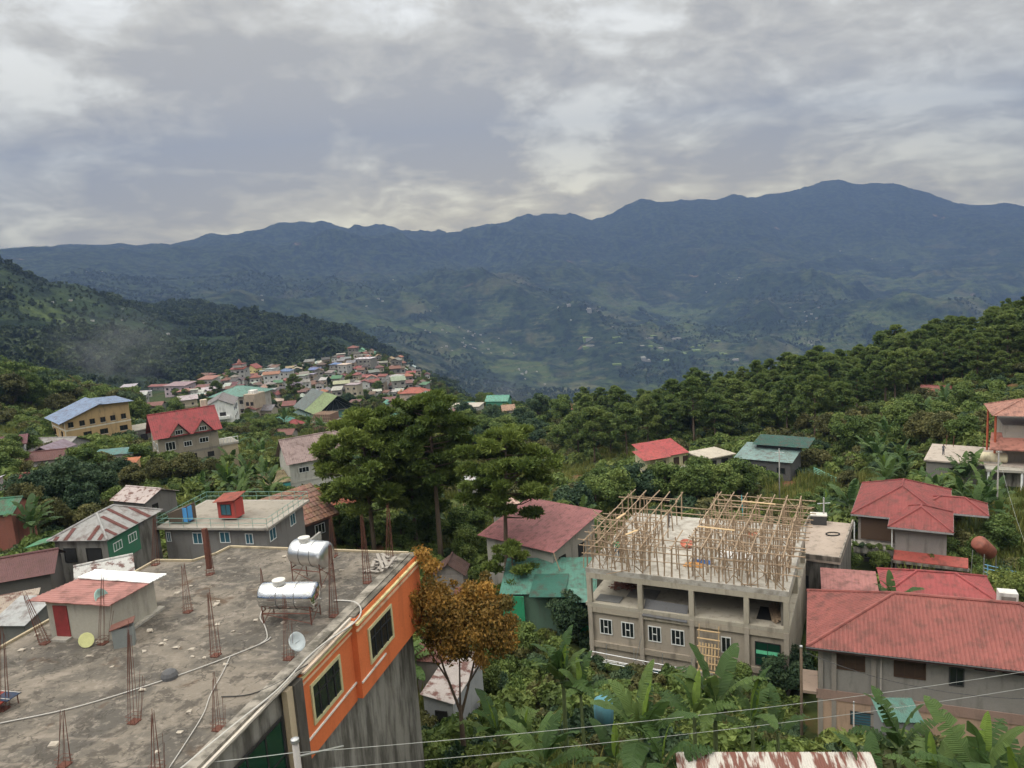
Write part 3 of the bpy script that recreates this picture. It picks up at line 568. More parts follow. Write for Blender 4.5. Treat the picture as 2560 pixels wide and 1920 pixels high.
def roof_polys(kind, w, d, zE, rh, x0=0.0, y0=0.0, hip=None):
    X0, X1, Y0, Y1 = x0, x0+w, y0, y0+d; zr = zE+rh; ym, xm = (Y0+Y1)/2, (X0+X1)/2
    if kind == 'gable_x': return [[(X0,Y0,zE),(X1,Y0,zE),(X1,ym,zr),(X0,ym,zr)], [(X1,Y1,zE),(X0,Y1,zE),(X0,ym,zr),(X1,ym,zr)]], [((X0,ym,zr),(X1,ym,zr))]
    if kind == 'gable_y': return [[(X0,Y1,zE),(X0,Y0,zE),(xm,Y0,zr),(xm,Y1,zr)], [(X1,Y0,zE),(X1,Y1,zE),(xm,Y1,zr),(xm,Y0,zr)]], [((xm,Y0,zr),(xm,Y1,zr))]
    if kind == 'hip':
        if w >= d:
            k = hip or d/2; a, b = (X0+k,ym,zr), (X1-k,ym,zr)
            return [[(X0,Y0,zE),(X1,Y0,zE),b,a], [(X1,Y1,zE),(X0,Y1,zE),a,b], [(X0,Y1,zE),(X0,Y0,zE),a], [(X1,Y0,zE),(X1,Y1,zE),b]], [(a,b),((X0,Y0,zE),a),((X0,Y1,zE),a),((X1,Y0,zE),b),((X1,Y1,zE),b)]
        k = hip or w/2; a, b = (xm,Y0+k,zr), (xm,Y1-k,zr)
        return [[(X0,Y0,zE),(X1,Y0,zE),a], [(X1,Y1,zE),(X0,Y1,zE),b], [(X0,Y1,zE),(X0,Y0,zE),a,b], [(X1,Y0,zE),(X1,Y1,zE),b,a]], [(a,b),((X0,Y0,zE),a),((X1,Y0,zE),a),((X0,Y1,zE),b),((X1,Y1,zE),b)]
    if kind == 'shed_b': return [[(X0,Y0,zE),(X1,Y0,zE),(X1,Y1,zr),(X0,Y1,zr)]], []      # rises to the back
    if kind == 'shed_f': return [[(X0,Y0,zr),(X1,Y0,zr),(X1,Y1,zE),(X0,Y1,zE)]], []
    if kind == 'shed_r': return [[(X0,Y0,zE),(X1,Y0,zr),(X1,Y1,zr),(X0,Y1,zE)]], []
    if kind == 'shed_l': return [[(X0,Y0,zr),(X1,Y0,zE),(X1,Y1,zE),(X0,Y1,zr)]], []
def lift(p, dz): return (p[0], p[1], p[2]+dz)
def add_roof(parent, kind, w, d, zE, rh, color, mat=None, pitch=0.25, amp=0.022, x0=0.0, y0=0.0, hip=None, cap=True, fascia=None, colors=None, name='roof', sharp=True, stripes=None):
    polys, ridges = roof_polys(kind, w, d, zE, rh, x0, y0, hip); mat = mat or M_ROOF; out = []
    root = None
    for i, p in enumerate(polys):
        m = sheet_mesh(p, pitch, amp, 0.03, sharp) if pitch else MB().slab(p, 0.12)
        o = m.obj(name if root is None else 'roof_slope', mat, parent if root is None else root, (colors or {}).get(i, color)); out.append(o)
        if root is None: root = o
    if cap and ridges and pitch:
        m = MB()
        for a, b in ridges: m.tube([lift(a,0.03), lift(b,0.03)], 0.11, 6)
        m.obj('ridge_cap', mat, root, tuple(c*1.1 for c in color))
    if fascia:
        m = MB(); T=0.02; H=0.2; X0,X1,Y0,Y1 = x0,x0+w,y0,y0+d
        m.box(X0,X1,Y0-T-.01,Y0-.01,zE-H,zE-.01); m.box(X0,X1,Y1+.01,Y1+T+.01,zE-H,zE-.01); m.box(X0-T-.01,X0-.01,Y0,Y1,zE-H,zE-.01); m.box(X1+.01,X1+T+.01,Y0,Y1,zE-H,zE-.01)
        m.obj('fascia', M_WALL, root, fascia)
    return root
def gable_walls(m, kind, x0, x1, y0, y1, zE, rh, W, D, ov):
    """wall prisms that close the gables under a gable roof"""
    if kind == 'gable_x':
        k = rh*(y1-y0)/D; ym=(y0+y1)/2
        for x in (x0, x1-0.15): m.add([(x,y0,zE),(x+.15,y0,zE),(x,y1,zE),(x+.15,y1,zE),(x,ym,zE+k),(x+.15,ym,zE+k)], [(0,2,4),(1,5,3),(0,4,5,1),(2,3,5,4),(0,1,3,2)])
    if kind == 'gable_y':
        k = rh*(x1-x0)/W; xm=(x0+x1)/2
        for y in (y0, y1-0.15): m.add([(x0,y,zE),(x0,y+.15,zE),(x1,y,zE),(x1,y+.15,zE),(xm,y,zE+k),(xm,y+.15,zE+k)], [(0,2,4),(1,5,3),(0,4,5,1),(2,3,5,4),(0,1,3,2)])
def house(name, label, A, zE, yaw, w, d, roof='hip', rh=1.6, wall=(0.4,0.38,0.34), rc=(0.30,0.07,0.06), ov=0.5, H=6.0, wins=(), pitch=0.3, cat='house', group=None, wmat=None, rmat=None, amp=0.022, fascia=None, colors=None, hip=None, depth=None, ft=True, band=None, cap=True, sharp=True):
    """A is the front-left corner of the eaves, yaw the direction of the front; z0 of the thing is its base"""
    base = zE-H; o = thing(name, (A[0], A[1], base), yaw, label, cat, group)
    x0, x1, y0, y1 = ov, w-ov, ov, d-ov; m = MB().box(x0,x1,y0,y1,-2.5,H-0.02)
    shift = 0.0
    if roof.startswith('gable'):
        rr = rh*(min(ov, 0.6)*2/(d if roof=='gable_x' else w)); shift = rr
        gable_walls(m, roof, x0, x1, y0, y1, H+shift-0.03-0.0, rh-0.06, w, d, ov); m.box(x0+.02,x1-.02,y0+.02,y1-.02,H-0.05,H+shift-0.04)
    if roof.startswith('shed'):
        hi = H+rh*0.98-0.12; k = {'shed_b':(0,0,1,1),'shed_f':(1,1,0,0),'shed_r':(0,1,1,0),'shed_l':(1,0,0,1)}[roof]
        def zz_(f, x, y):
            t = {'shed_b':y/d,'shed_f':1-y/d,'shed_r':x/w,'shed_l':1-x/w}[roof]; return H-0.04+rh*t
        c = [(x0,y0),(x1,y0),(x1,y1),(x0,y1)]
        m.add([(x,y,H-0.05) for x,y in c]+[(x,y,zz_(0,x,y)) for x,y in c], [(4,5,6,7),(0,1,5,4),(1,2,6,5),(2,3,7,6),(3,0,4,7)])
    m.obj('wall', wmat or M_WALL, o, wall)
    if roof == 'flat':
        MB().box(0,w,0,d,H-0.02+0.02,H+0.22).obj('roof_slab', M_CONC, o, rc)
    else:
        add_roof(o, roof, w, d, H, rh, rc, rmat, pitch, amp, fascia=fascia, colors=colors, hip=hip, cap=cap, sharp=sharp)
    for wi in wins:
        f, u, top, ww, hh = wi[:5]; st = wi[5] if len(wi) > 5 else 'w'
        mf, mp, nx, ny = {'w': (M_WHITE,M_GLASS,3,1), 'd': (M_WALLDARK,M_GLASS,2,1), 'b': (M_BROWN,M_SHUT,3,1), 'e': (M_DARK,M_DARK,1,1), 'j': (M_WHITE,M_BLUEGLASS,2,1), 'g': (M_WHITE,M_GREENGLASS,4,2), 'l': (M_DARK,M_BLUEGLASS,1,6)}[st]
        window(o, f, x1-x0, y1-y0, u, H-top-hh, ww, hh, nx, ny, mf, mp, x0, y0)
    if band:
        for zt, hh, col in band: MB().box(x0-.05,x1+.05,y0-.05,y1+.05,H-zt-hh,H-zt).obj('floor_band', M_WALL, o, col)
    if ft: foot(A[0], A[1], yaw, -0.3, w+0.3, -0.3, d+0.3)
    return o
M_DARKSTEEL = plain('dark_steel_band', (0.25,0.25,0.25), 0.4, 0.8); M_TILEG = plain('grey_roof_tile', (0.30,0.27,0.24), 0.85)
M_REDWOOD = plain('old_red_timber', (0.20,0.085,0.06), 0.85); M_PALEWOOD = plain('pale_timber', (0.52,0.37,0.21), 0.8); M_WOODDARK = plain('dark_brown_boards', (0.075,0.045,0.028), 0.7)
M_SLABTAN = weathered('tan_deck_screed', stain=(0.16,0.13,0.10), amount=0.7, streak=False, color=(0.28,0.25,0.21)); M_ORANGEPOST = plain('orange_post_paint', (0.42,0.10,0.05), 0.7); M_BLUEP = plain('blue_fence_paint', (0.16,0.36,0.55), 0.6)
M_MINT = plain('mint_fence_paint', (0.22,0.52,0.40), 0.6); M_CABLE = plain('pale_cable', (0.36,0.37,0.35), 0.6)
M_OLDRUST, t, b = newmat('corroded_corrugated_iron'); P = OBJC(t)
n1 = NOISE(t, SCALEV(t,P,(2.6,0.35,1)), 1.3, 5, 0.62, 0.2); n2 = NOISE(t, SCALEV(t,P,(9,2.0,1)), 1.0, 4, 0.6)
c = MIX(t, RAMP(t, MATH(t,'ADD',MATH(t,'MULTIPLY',n1,0.8),MATH(t,'MULTIPLY',n2,0.25)), [(0.49,(0,0,0)),(0.56,(1,1,1))]), (0.47,0.44,0.40), (0.15,0.055,0.038))
L(t, c, b.inputs['Base Color']); b.inputs['Roughness'].default_value = 0.65
M_WALLDARK = plain('dark_frame', (0.05,0.05,0.05), 0.6); M_BROWN = plain('brown_window_frame', (0.07,0.04,0.025), 0.6); M_SHUT = plain('brown_shutter', (0.055,0.035,0.025), 0.6)
RED=(0.36,0.075,0.065); PINK=(0.46,0.16,0.15); ORNG=(0.50,0.13,0.05); TEAL=(0.10,0.30,0.24); GREEN=(0.06,0.19,0.10); GREY=(0.30,0.30,0.29); TIN=(0.52,0.53,0.53); MAROON=(0.16,0.055,0.05)
CONC=(0.36,0.335,0.29); CONCD=(0.21,0.20,0.18); CREAM=(0.60,0.52,0.36); WHITEW=(0.72,0.72,0.69)

# ---------------------------------------------------------------- 1. nearest building: bare concrete roof, orange side wall
NB = thing('concrete_building', (-5.72,36.58,-27), -15, 'grey concrete building with bare flat roof, rebar stubs and bright orange side wall', 'building')
foot(-5.72,36.58,-15,-13.6,1.3,-40,0.4)
mR, t, b = newmat('stained_concrete_roof'); P = GEOP(t)
n1 = NOISE(t, P, 0.32, 6, 0.62, 0.6); n2 = NOISE(t, P, 1.1, 5, 0.65, 0.4, off=(3,8,1)); n3 = NOISE(t, P, 7.0, 4, 0.65); n4 = NOISE(t, SCALEV(t,P,(0.6,1.6,1)), 0.8, 5, 0.6, 0.8, off=(11,2,0))
c = MIX(t, RAMP(t, n1, [(0.42,(0,0,0)),(0.58,(1,1,1))]), (0.098,0.090,0.080), (0.215,0.186,0.154))
c = MIX(t, MATH(t,'MULTIPLY',RAMP(t, n2, [(0.52,(0,0,0)),(0.59,(1,1,1))]),0.8), c, (0.070,0.062,0.054))
c = MIX(t, MATH(t,'MULTIPLY',RAMP(t, n4, [(0.58,(0,0,0)),(0.68,(1,1,1))]),0.55), c, (0.33,0.28,0.235))
c = MIX(t, MATH(t,'MULTIPLY',RAMP(t, NOISE(t, P, 0.55, 4, 0.6, 0.5, off=(5,1,9)), [(0.62,(0,0,0)),(0.70,(1,1,1))]),0.8), c, (0.085,0.050,0.030))
c = MIX(t, MATH(t,'MULTIPLY', n3, 0.55), c, MIX(t, 0.5, c, (0.10,0.085,0.07)))
ck = MATH(t,'ABSOLUTE', MATH(t,'SUBTRACT', NOISE(t, P, 0.42, 4, 0.55, 0.3, off=(21,4,3)), 0.5)); c = MIX(t, MATH(t,'MULTIPLY', RAMP(t, ck, [(0.0,(1,1,1)),(0.007,(0,0,0))]), 0.75), c, (0.045,0.04,0.035))
n5 = NOISE(t, P, 3.2, 5, 0.7, 0.3, off=(2,2,8)); c = MIX(t, MATH(t,'MULTIPLY', RAMP(t, n5, [(0.54,(0,0,0)),(0.66,(1,1,1))]), 0.55), c, (0.30,0.26,0.22)); c = MIX(t, MATH(t,'MULTIPLY', RAMP(t, n5, [(0.32,(1,1,1)),(0.42,(0,0,0))]), 0.6), c, (0.07,0.062,0.052))
L(t, c, b.inputs['Base Color']); b.inputs['Roughness'].default_value = 0.9; b.inputs['Specular IOR Level'].default_value = 0.2
BUMP(t, b, MATH(t,'ADD',n3,MATH(t,'MULTIPLY',n2,2.0)), 0.6, 0.03)
poly = [(0,-40),(0,0),(-10.2,0),(-10.35,-1.0),(-11.0,-2.0),(-13.1,-2.15),(-13.1,-40)]
MB().slab([(x,y,13.0) for x,y in poly[::-1]], 0.32).obj('roof_slab', mR, NB)
inset = [(-0.12,-39.9),(-0.12,-0.12),(-10.1,-0.12),(-10.3,-1.1),(-11.0,-2.1),(-12.98,-2.25),(-12.98,-39.9)]
MB().slab([(x,y,12.67) for x,y in inset[::-1]], 13.5).obj('wall', M_DIRTY, NB, (0.30,0.285,0.25))
kb = MB()
for (xa,ya),(xb,yb) in zip(poly[1:6], poly[2:7]):
    dx, dy = xb-xa, yb-ya; l = math.hypot(dx,dy); nx_, ny_ = -dy/l*0.06, dx/l*0.06
    kb.add([(xa-nx_,ya-ny_,13.003),(xb-nx_,yb-ny_,13.003),(xb+nx_,yb+ny_,13.003),(xa+nx_,ya+ny_,13.003),(xa-nx_,ya-ny_,13.10),(xb-nx_,yb-ny_,13.10),(xb+nx_,yb+ny_,13.10),(xa+nx_,ya+ny_,13.10)],
           [(4,5,6,7),(0,1,5,4),(1,2,6,5),(2,3,7,6),(3,0,4,7)])
kb.obj('kerb', M_CONC, NB, (0.40,0.33,0.22))
MB().box(-0.35,0.10,-40,-0.05,12.70,13.05).obj('roof_edge_beam', M_DIRTY, NB, (0.30,0.27,0.23))
M_ORANGE = weathered('orange_wall_paint', rough=0.7, stain=(0.34,0.075,0.02), amount=0.35, color=(0.70,0.155,0.032))
MB().box(0.0,0.14,-10.9,-6.85,9.25,12.66).obj('orange_panel', M_ORANGE, NB)
MB().box(0.0,0.40,-6.85,0.25,9.35,12.90).obj('orange_bay', M_ORANGE, NB)
MB().box(-0.3,0.36,-6.8,0.22,12.905,12.99).obj('coping', M_DIRTY, NB, (0.20,0.18,0.15))
TRIM=(0.68,0.60,0.30)
for nm, x0, x1, y0, y1, z0, z1, cc in (('cornice',0.14,0.24,-10.92,-6.75,12.50,12.60,TRIM),('cornice',0.14,0.20,-10.92,-6.75,12.24,12.30,(0.7,0.45,0.28)),('cornice',0.40,0.52,-6.87,0.27,12.62,12.72,TRIM),('cornice',0.40,0.48,-6.87,0.27,12.34,12.42,(0.7,0.45,0.28)),
    ('white_conduit',0.14,0.20,-11.4,-6.83,10.02,10.09,(0.72,0.68,0.62)),('white_conduit',0.40,0.46,-6.83,-4.4,10.02,10.09,(0.72,0.68,0.62)),
    ('roof_lip',0.10,0.34,-10.9,-6.86,12.74,12.82,(0.66,0.52,0.4))):
    BOX(nm, NB, x0,x1,y0,y1,z0,z1, M_WALL, cc)
M_CREAMF = plain('cream_window_frame', (0.54,0.50,0.29), 0.6)
for (u0, w_, xo) in ((-10.35,2.35,0.142),(-5.9,2.5,0.402)):
    a = window(NB,'R',xo,40,40+u0,10.35,w_,1.62,1,1,M_CREAMF,M_GLASS,0.0,-40, fw=0.13)
    for k in range(1,4):
        BOX('mullion', a, w_*k/4-.035, w_*k/4+.035, -0.05, -0.023, 0.09, 1.53, M_DARK)
    BOX('transom', a, 0.1, w_-0.1, -0.045, -0.024, 1.02, 1.08, M_DARK)
BOX('corner_post', NB, 0.0,0.30,-11.55,-11.0,-0.5,12.66, M_DIRTY, (0.12,0.11,0.10))
BOX('side_pilaster', NB, 0.0,0.22,-11.95,-11.57,5.0,12.66, M_WALL, (0.50,0.40,0.27))
g = window(NB,'R',0.02,40,40-18.6,9.0,6.45,2.85,6,2,M_DARK,M_GREENGLASS,0.0,-40,name='window_band',fw=0.09)
BOX('ledge', NB, 0.0,0.34,-18.8,-11.97,8.62,8.9, M_WALL, (0.44,0.36,0.26))
BOX('gutter_pipe', NB, 0.12,0.22,-40,-1.0,12.86,12.95, M_WALL, (0.60,0.54,0.47))
# rebar stubs of the unbuilt storey: each bundle a part, each bar a sub-part
def bundle(x, y, top, n=8, spread=0.18, ht=1.7, lean=(0,0), gather=0.3, seed=0, low=0, column=False):
    g = random.Random(seed*31+n)
    s = MB().box(x-.16,x+.16,y-.16,y+.16,12.99,13.03)
    for k in range(2 if spread > 0.1 else 0):
        z = 13.12+0.14*k; r = spread
        for a, b_ in (((-r,-r),(r,-r)),((r,-r),(r,r)),((r,r),(-r,r)),((-r,r),(-r,-r))): s.tube([(x+a[0],y+a[1],z),(x+b_[0],y+b_[1],z)], 0.008, 4)
    if column: s.box(x-.10,x+.10,y-.10,y+.10,13.3,13.0+ht)
    o = s.obj('rebar_bundle', M_BAR, NB)
    for i in range(n):
        a = 2*math.pi*i/n+0.4; bx, by = x+math.cos(a)*spread*1.15, y+math.sin(a)*spread*1.15
        h = ht*g.uniform(0.86,1.0); k = gather if i >= low else 1.0
        if i < low: h *= g.uniform(0.35,0.6)
        stick('bar', o, (bx,by,13.0), (x+lean[0]+(bx-x)*k*g.uniform(.4,1.2), y+lean[1]+(by-y)*k, 13.0+h), 0.017, M_BAR, 'bar')
bundle(-7.28,-7.29,0,6,0.17,2.30,(0.07,0),0.3,0,0,False)
bundle(-3.59,-10.53,0,8,0.17,2.82,(0.06,0),0.3,1,2,False)
bundle(-3.61,-14.83,0,10,0.17,3.55,(0.37,0),0.3,2,3,False)
bundle(-0.50,-14.74,0,7,0.17,1.99,(0.11,0),0.3,3,2,False)
bundle(-4.15,-17.12,0,6,0.17,1.87,(0.27,0),0.3,4,0,False)
bundle(-1.00,-16.93,0,8,0.17,2.14,(0.15,0),0.3,5,2,False)
bundle(-8.91,-14.89,0,8,0.17,3.13,(0.56,0),0.3,6,0,False)
bundle(-11.52,-10.61,0,10,0.17,2.26,(-0.60,0),0.3,7,0,False)
bundle(-8.97,-10.29,0,7,0.17,3.17,(0.50,0),0.3,8,2,False)
bundle(-8.94,-3.43,0,8,0.17,2.33,(0.14,0),0.3,9,0,True)
bundle(-0.53,-6.89,0,10,0.17,3.34,(0.16,0),0.3,10,0,False)
bundle(-0.57,-3.55,0,10,0.17,3.25,(0.04,0),0.3,11,0,False)
bundle(-0.57,-1.00,0,10,0.17,2.99,(0.19,0),0.3,12,0,False)
bundle(-0.58,-10.37,0,7,0.17,2.67,(0.15,0),0.3,13,2,False)
bundle(-5.15,-4.85,0,5,0.08,1.09,(0.02,0),0.3,14,0,False)
bundle(-3.75,-0.69,0,7,0.17,2.20,(0.04,0),0.3,15,0,False)
bundle(-12.75,-2.6,0,8,0.17,2.65,(0.32,0),0.3,16,0,False)
# ---------------------------------------------------------------- things standing on that roof
SH = thing('roof_shed', (-19.62,29.72,-14.0), -12, 'small plastered shed with red door and faded red sheet roof on concrete roof', 'shed')
MB().box(0,3.0,0.1,2.75,-0.0,1.52).obj('wall', M_WALL, SH, (0.38,0.355,0.295))
sl = sheet_mesh([(-0.6,-0.2,1.74),(3.2,-0.2,1.62),(3.42,2.05,1.60),(-0.12,2.05,1.74)], 0.19, 0.02); sl.obj('roof', M_ROOF, SH, (0.56,0.235,0.20))
sheet_mesh([(-0.14,1.95,1.79),(3.45,1.95,1.65),(3.6,2.9,1.64),(0.02,2.9,1.79)], 0.19, 0.02).obj('roof_sheet', M_WALL, SH, (0.80,0.81,0.80))
MB().box(-0.02,3.04,0.08,2.78,1.48,1.56).obj('wall_plate', M_WOOD, SH)
BOX('door', SH, 0.3,0.95,0.06,0.1,0.05,1.42, M_ROOF, (0.42,0.04,0.04)); BOX('step', SH, 0.25,1.0,-0.25,0.1,0.0,0.09, M_CONC, CONC)
BOX('footing', SH, 2.9,3.2,0.0,3.0,0.0,0.10, M_CONC, CONC)
def tank(loc, yaw, Ln, r, leg, label, rough):
    o = thing('water_tank', loc, yaw, label, 'water tank', 'steel water tanks on the concrete roof')
    mS, t, b = newmat('polished_steel_tank'); b.inputs['Base Color'].default_value = (0.72,0.73,0.74,1); b.inputs['Metallic'].default_value = 1.0; b.inputs['Roughness'].default_value = rough
    n = NOISE(t, GEOP(t), 2.2, 3, 0.5); BUMP(t, b, n, 0.35, 0.03 if rough > .2 else 0.008)
    zc = leg+r*0.93; h = Ln/2
    prof = [(0.02,-h-0.10),(r*0.55,-h-0.08),(r*0.92,-h-0.02),(r,-h+0.05)]+[(r,-h+0.05+(Ln-0.1)*k/6) for k in range(1,6)]+[(r,h-0.05),(r*0.92,h+0.02),(r*0.55,h+0.08),(0.02,h+0.10)]
    MB().lathe(prof, 28, 'X', (0,0,zc)).obj('tank_body', mS, o, smooth=True)
    for xx in (-h*0.32, h*0.34): MB().lathe([(r+.004,xx-.02),(r+.014,xx-.01),(r+.014,xx+.01),(r+.004,xx+.02)], 28, 'X', (0,0,zc)).obj('hoop', M_DARKSTEEL, o)
    MB().lathe([(0.24,r*0.9),(0.24,r+0.07),(0.27,r+0.08),(0.27,r+0.14),(0.10,r+0.16)], 18, 'Z', (-h*0.35,0,zc)).obj('lid', M_WALL, o, (0.6,0.58,0.54))
    st = MB(); q = h*0.88; rr = r*0.86
    for sx in (-q,q):
        st.tube([(sx,-rr,leg*0.98),(sx,rr,leg*0.98)],0.03,4)
    for sy in (-rr,rr): st.tube([(-q,sy,leg*0.9),(q,sy,leg*0.9)],0.025,4)
    fr = st.obj('stand_frame', M_BAR, o)
    for sx in (-q,q):
        for sy in (-rr,rr): stick('leg', o, (sx,sy,0), (sx,sy,leg+r*0.5), 0.06, M_BAR, 'bar')
        stick('brace', o, (sx,-rr,leg*0.1), (sx,rr,leg*0.85), 0.035, M_BAR, 'bar')
    for sy in (-rr,rr): stick('brace', o, (-q,sy,leg*0.85), (q,sy,leg*0.12), 0.035, M_BAR, 'bar')
    return o
tank((-9.72,30.0,-14.0), -9, 2.35, 0.55, 0.55, 'shiny long steel water tank on low rusty stand, nearer the orange wall', 0.10)
tank((-9.75,33.8,-14.0), -22, 1.75, 0.60, 0.85, 'dull dented steel water tank on tall rusty stand behind the shiny one', 0.30)
def dish(loc, yaw, r, color, label, mast=0.6, tilt=50, flat=False):
    o = thing('satellite_dish', loc, yaw, label, 'satellite dish')
    prof = [(0.01,0.0),(r*.35,0.012*r*4),(r*.7,0.045*r*4),(r,0.10*r*4),(r*1.01,0.11*r*4),(r*.98,0.12*r*4),(r*.65,0.055*r*4),(0.01,0.014*r*4)]
    d = MB().lathe(prof, 22, 'Z').obj('reflector', M_WALL, o, color, smooth=True); d.location = (0,0,mast); d.rotation_euler = (R_(tilt),0,0)
    stick('mast', o, (0,0,0), (0,0.02,mast), 0.05, M_STEEL, 'bar'); dv = Vector((0,-math.sin(R_(tilt)),math.cos(R_(tilt))))
    stick('feed_arm', o, (0,0,mast-.05), Vector((0,0,mast))+dv*r*0.85, 0.02, M_STEEL, 'bar'); return o
dish((-8.72,26.85,-14.0), 60, 0.36, (0.55,0.60,0.62), 'pale grey satellite dish near the edge of concrete roof', 0.55, 62)
dish((-17.37,29.71,-12.75), 80, 0.36, (0.33,0.52,0.47), 'pale teal satellite dish fixed above the shed roof edge', 0.35, 66)
M_PVC = plain('white_pvc_pipe', (0.46,0.44,0.41), 0.5, 0.0, 0.1); M_BLACKPIPE = plain('black_rubber_hose', (0.03,0.03,0.03), 0.6)
def pipe(label, pts, r=0.022, mat=None, name='water_pipe', cat='pipe', group=None):
    P = [Vector(p) for p in pts]; out = []
    for i in range(len(P)-1):
        p0, p1, p2, p3 = P[max(i-1,0)], P[i], P[i+1], P[min(i+2,len(P)-1)]
        for k in range(4):
            s = k/4; out.append(0.5*((2*p1)+(p2-p0)*s+(2*p0-5*p1+4*p2-p3)*s*s+(3*p1-p0-3*p2+p3)*s**3))
    out.append(P[-1]); o = MB().tube(out, r, 6).obj(name, mat or M_PVC, None, smooth=True); return tag(o, label, cat, group)
pipe('long white water pipe running diagonally across the middle of the roof', [(-17.69,23.58,-13.96),(-15.72,24.19,-13.96),(-13.98,25.15,-13.96),(-12.18,26.39,-13.96),(-10.44,27.92,-13.96),(-10.16,28.48,-13.96)])
pipe('thin white hose winding down the roof from the long pipe', [(-11.28,27.08,-13.96),(-11.14,25.87,-13.96),(-11.04,24.50,-13.96),(-10.84,23.38,-13.96),(-10.79,22.13,-13.96),(-10.78,20.59,-13.96)],0.018)
pipe('white pipe curving from the tank to the orange wall and along the edge', [(-8.32,31.52,-13.96),(-7.40,31.24,-13.96),(-6.94,30.37,-13.96),(-7.01,29.25,-13.96),(-7.86,27.65,-13.96),(-8.28,26.48,-13.96),(-8.73,24.52,-13.96),(-9.61,22.48,-13.96),(-10.44,20.43,-13.96)],0.035)
pipe('white hose hanging from shiny tank down to the roof', [(-11.30,31.02,-13.96),(-11.14,30.26,-13.96),(-10.71,29.50,-13.96),(-10.29,28.42,-13.96),(-10.44,27.92,-13.96)],0.025)
pipe('black hose sagging across the roof toward the near edge', [(-10.60,24.31,-13.96),(-9.63,24.34,-13.96),(-8.86,24.97,-13.96),(-8.41,25.69,-13.96),(-8.10,26.13,-13.96)],0.02,M_BLACKPIPE,'rubber_hose','hose')
# odds and ends on the roof
o = thing('roof_hatch_box', (-16.05,28.75,-14.0), 20, 'weathered grey board box with tilted lid beside the roof shed', 'box')
MB().box(-0.38,0.38,-0.25,0.25,0,0.78).obj('box_body', M_WALL, o, (0.24,0.26,0.25)); MB().slab([(-.45,-.3,.80),(.45,-.3,1.0),(.45,.3,1.0),(-.45,.3,.80)],0.04).obj('lid', M_ROOF, o, (0.30,0.13,0.10))
o = tag(MB().lathe([(0.02,0),(0.26,0.02),(0.30,0.05),(0.29,0.07),(0.05,0.06)],14,'Z').obj('basin', M_WALL, None, (0.62,0.62,0.28)), 'round pale yellow basin leaning beside the red shed door', 'basin'); o.location = (-17.55,28.75,-13.70); o.rotation_euler = (R_(75),0,R_(15))
o = tag(MB().lathe([(0.30,0),(0.30,0.12),(0.24,0.24),(0.12,0.31),(0.02,0.33)],12,'Z').obj('stone_mound', M_CONC, None, (0.10,0.10,0.105)), 'dark grey rounded lump lying alone on the concrete roof', 'lump'); o.location = (-13.05,25.9,-14.0)
o = thing('display_panel', (-18.55,24.6,-14.0), -14, 'red and blue framed panel lying low at left edge of roof', 'panel')
MB().box(-0.7,0.55,-0.45,0.45,0.32,0.36).obj('red_panel', M_ROOF, o, (0.48,0.05,0.02)); MB().box(0.1,0.72,-0.1,0.47,0.363,0.39).obj('blue_panel', M_ROOF, o, (0.03,0.06,0.13))
for q in (-0.43,0.0,0.43): stick('slat', o, (-0.7,q,0.40),(0.72,q,0.40),0.03,M_PVC,'bar')
for q in (-0.6,0.6): stick('leg', o, (q,-0.4,0),(q,-0.4,0.34),0.05,M_BAR,'bar'); stick('leg', o, (q,0.4,0),(q,0.4,0.34),0.05,M_BAR,'bar')
o = thing('tile_pile', (-6.9,35.0,-14.0), -18, 'heap of grey roof tiles and broken slats at roof corner by orange wall', 'tile pile')
for i in range(26):
    g_ = random.Random(i); a = stick('tile', o, (g_.uniform(-.6,.6),g_.uniform(-.9,.8),0.03+0.012*i), (g_.uniform(-.6,.9),g_.uniform(-.9,.9),0.03+0.012*i+0.03), (0.14,0.03), M_TILEG, 'box')
# ---------------------------------------------------------------- 2. unfinished building with timber scaffolding
CB = thing('unfinished_building', (5.4,64.4,-38.0), -26, 'raw concrete building under construction with open upper floor and white framed windows', 'building')
foot(5.4,64.4,-26,-1.0,18.4,-1.2,15.6); UW, UD = 17.0, 15.2
M_SLAB = weathered('pale_new_concrete', stain=(0.24,0.21,0.17), amount=0.75, lo=0.44, hi=0.62, streak=False, color=(0.46,0.43,0.385))
MB().box(0,UW,0,UD,10.55,11.0).obj('floor_slab', M_SLAB, CB)
MB().box(-0.15,UW,0,UD,7.45,7.75).obj('floor_slab', M_CONC, CB, (0.40,0.36,0.29))
MB().box(0.05,UW-.05,0.22,UD-.1,-3,7.44).obj('wall', M_CONC, CB, (0.36,0.31,0.25))
MB().box(0.0,UW,0.0,0.4,10.05,10.54).obj('edge_beam', M_CONC, CB, (0.42,0.37,0.29)); MB().box(0.0,0.4,0.41,UD,10.05,10.54).obj('edge_beam', M_CONC, CB, (0.42,0.37,0.29))
MB().box(UW-.4,UW,0.41,UD,10.05,10.54).obj('edge_beam', M_CONC, CB, (0.42,0.37,0.29))
MB().box(0.0,UW,0.0,0.2,6.9,7.44).obj('edge_beam', M_CONC, CB, (0.38,0.33,0.26)); MB().box(0.0,UW,0.0,0.2,3.6,4.1).obj('edge_beam', M_CONC, CB, (0.33,0.28,0.22))
colx = (0.03,4.65,9.05,13.5,16.56)
for i, x in enumerate(colx):
    for j, y in enumerate((-0.02, 7.0, 14.1)):
        BOX('column', CB, x,x+0.42,y,y+0.42,7.76,10.04 if (j or True) else 10, M_CONC, (0.40,0.355,0.28))
    BOX('pilaster', CB, x+.02,x+0.40,-0.06,0.0+0.005,-3,7.44, M_CONC, (0.38,0.33,0.27))
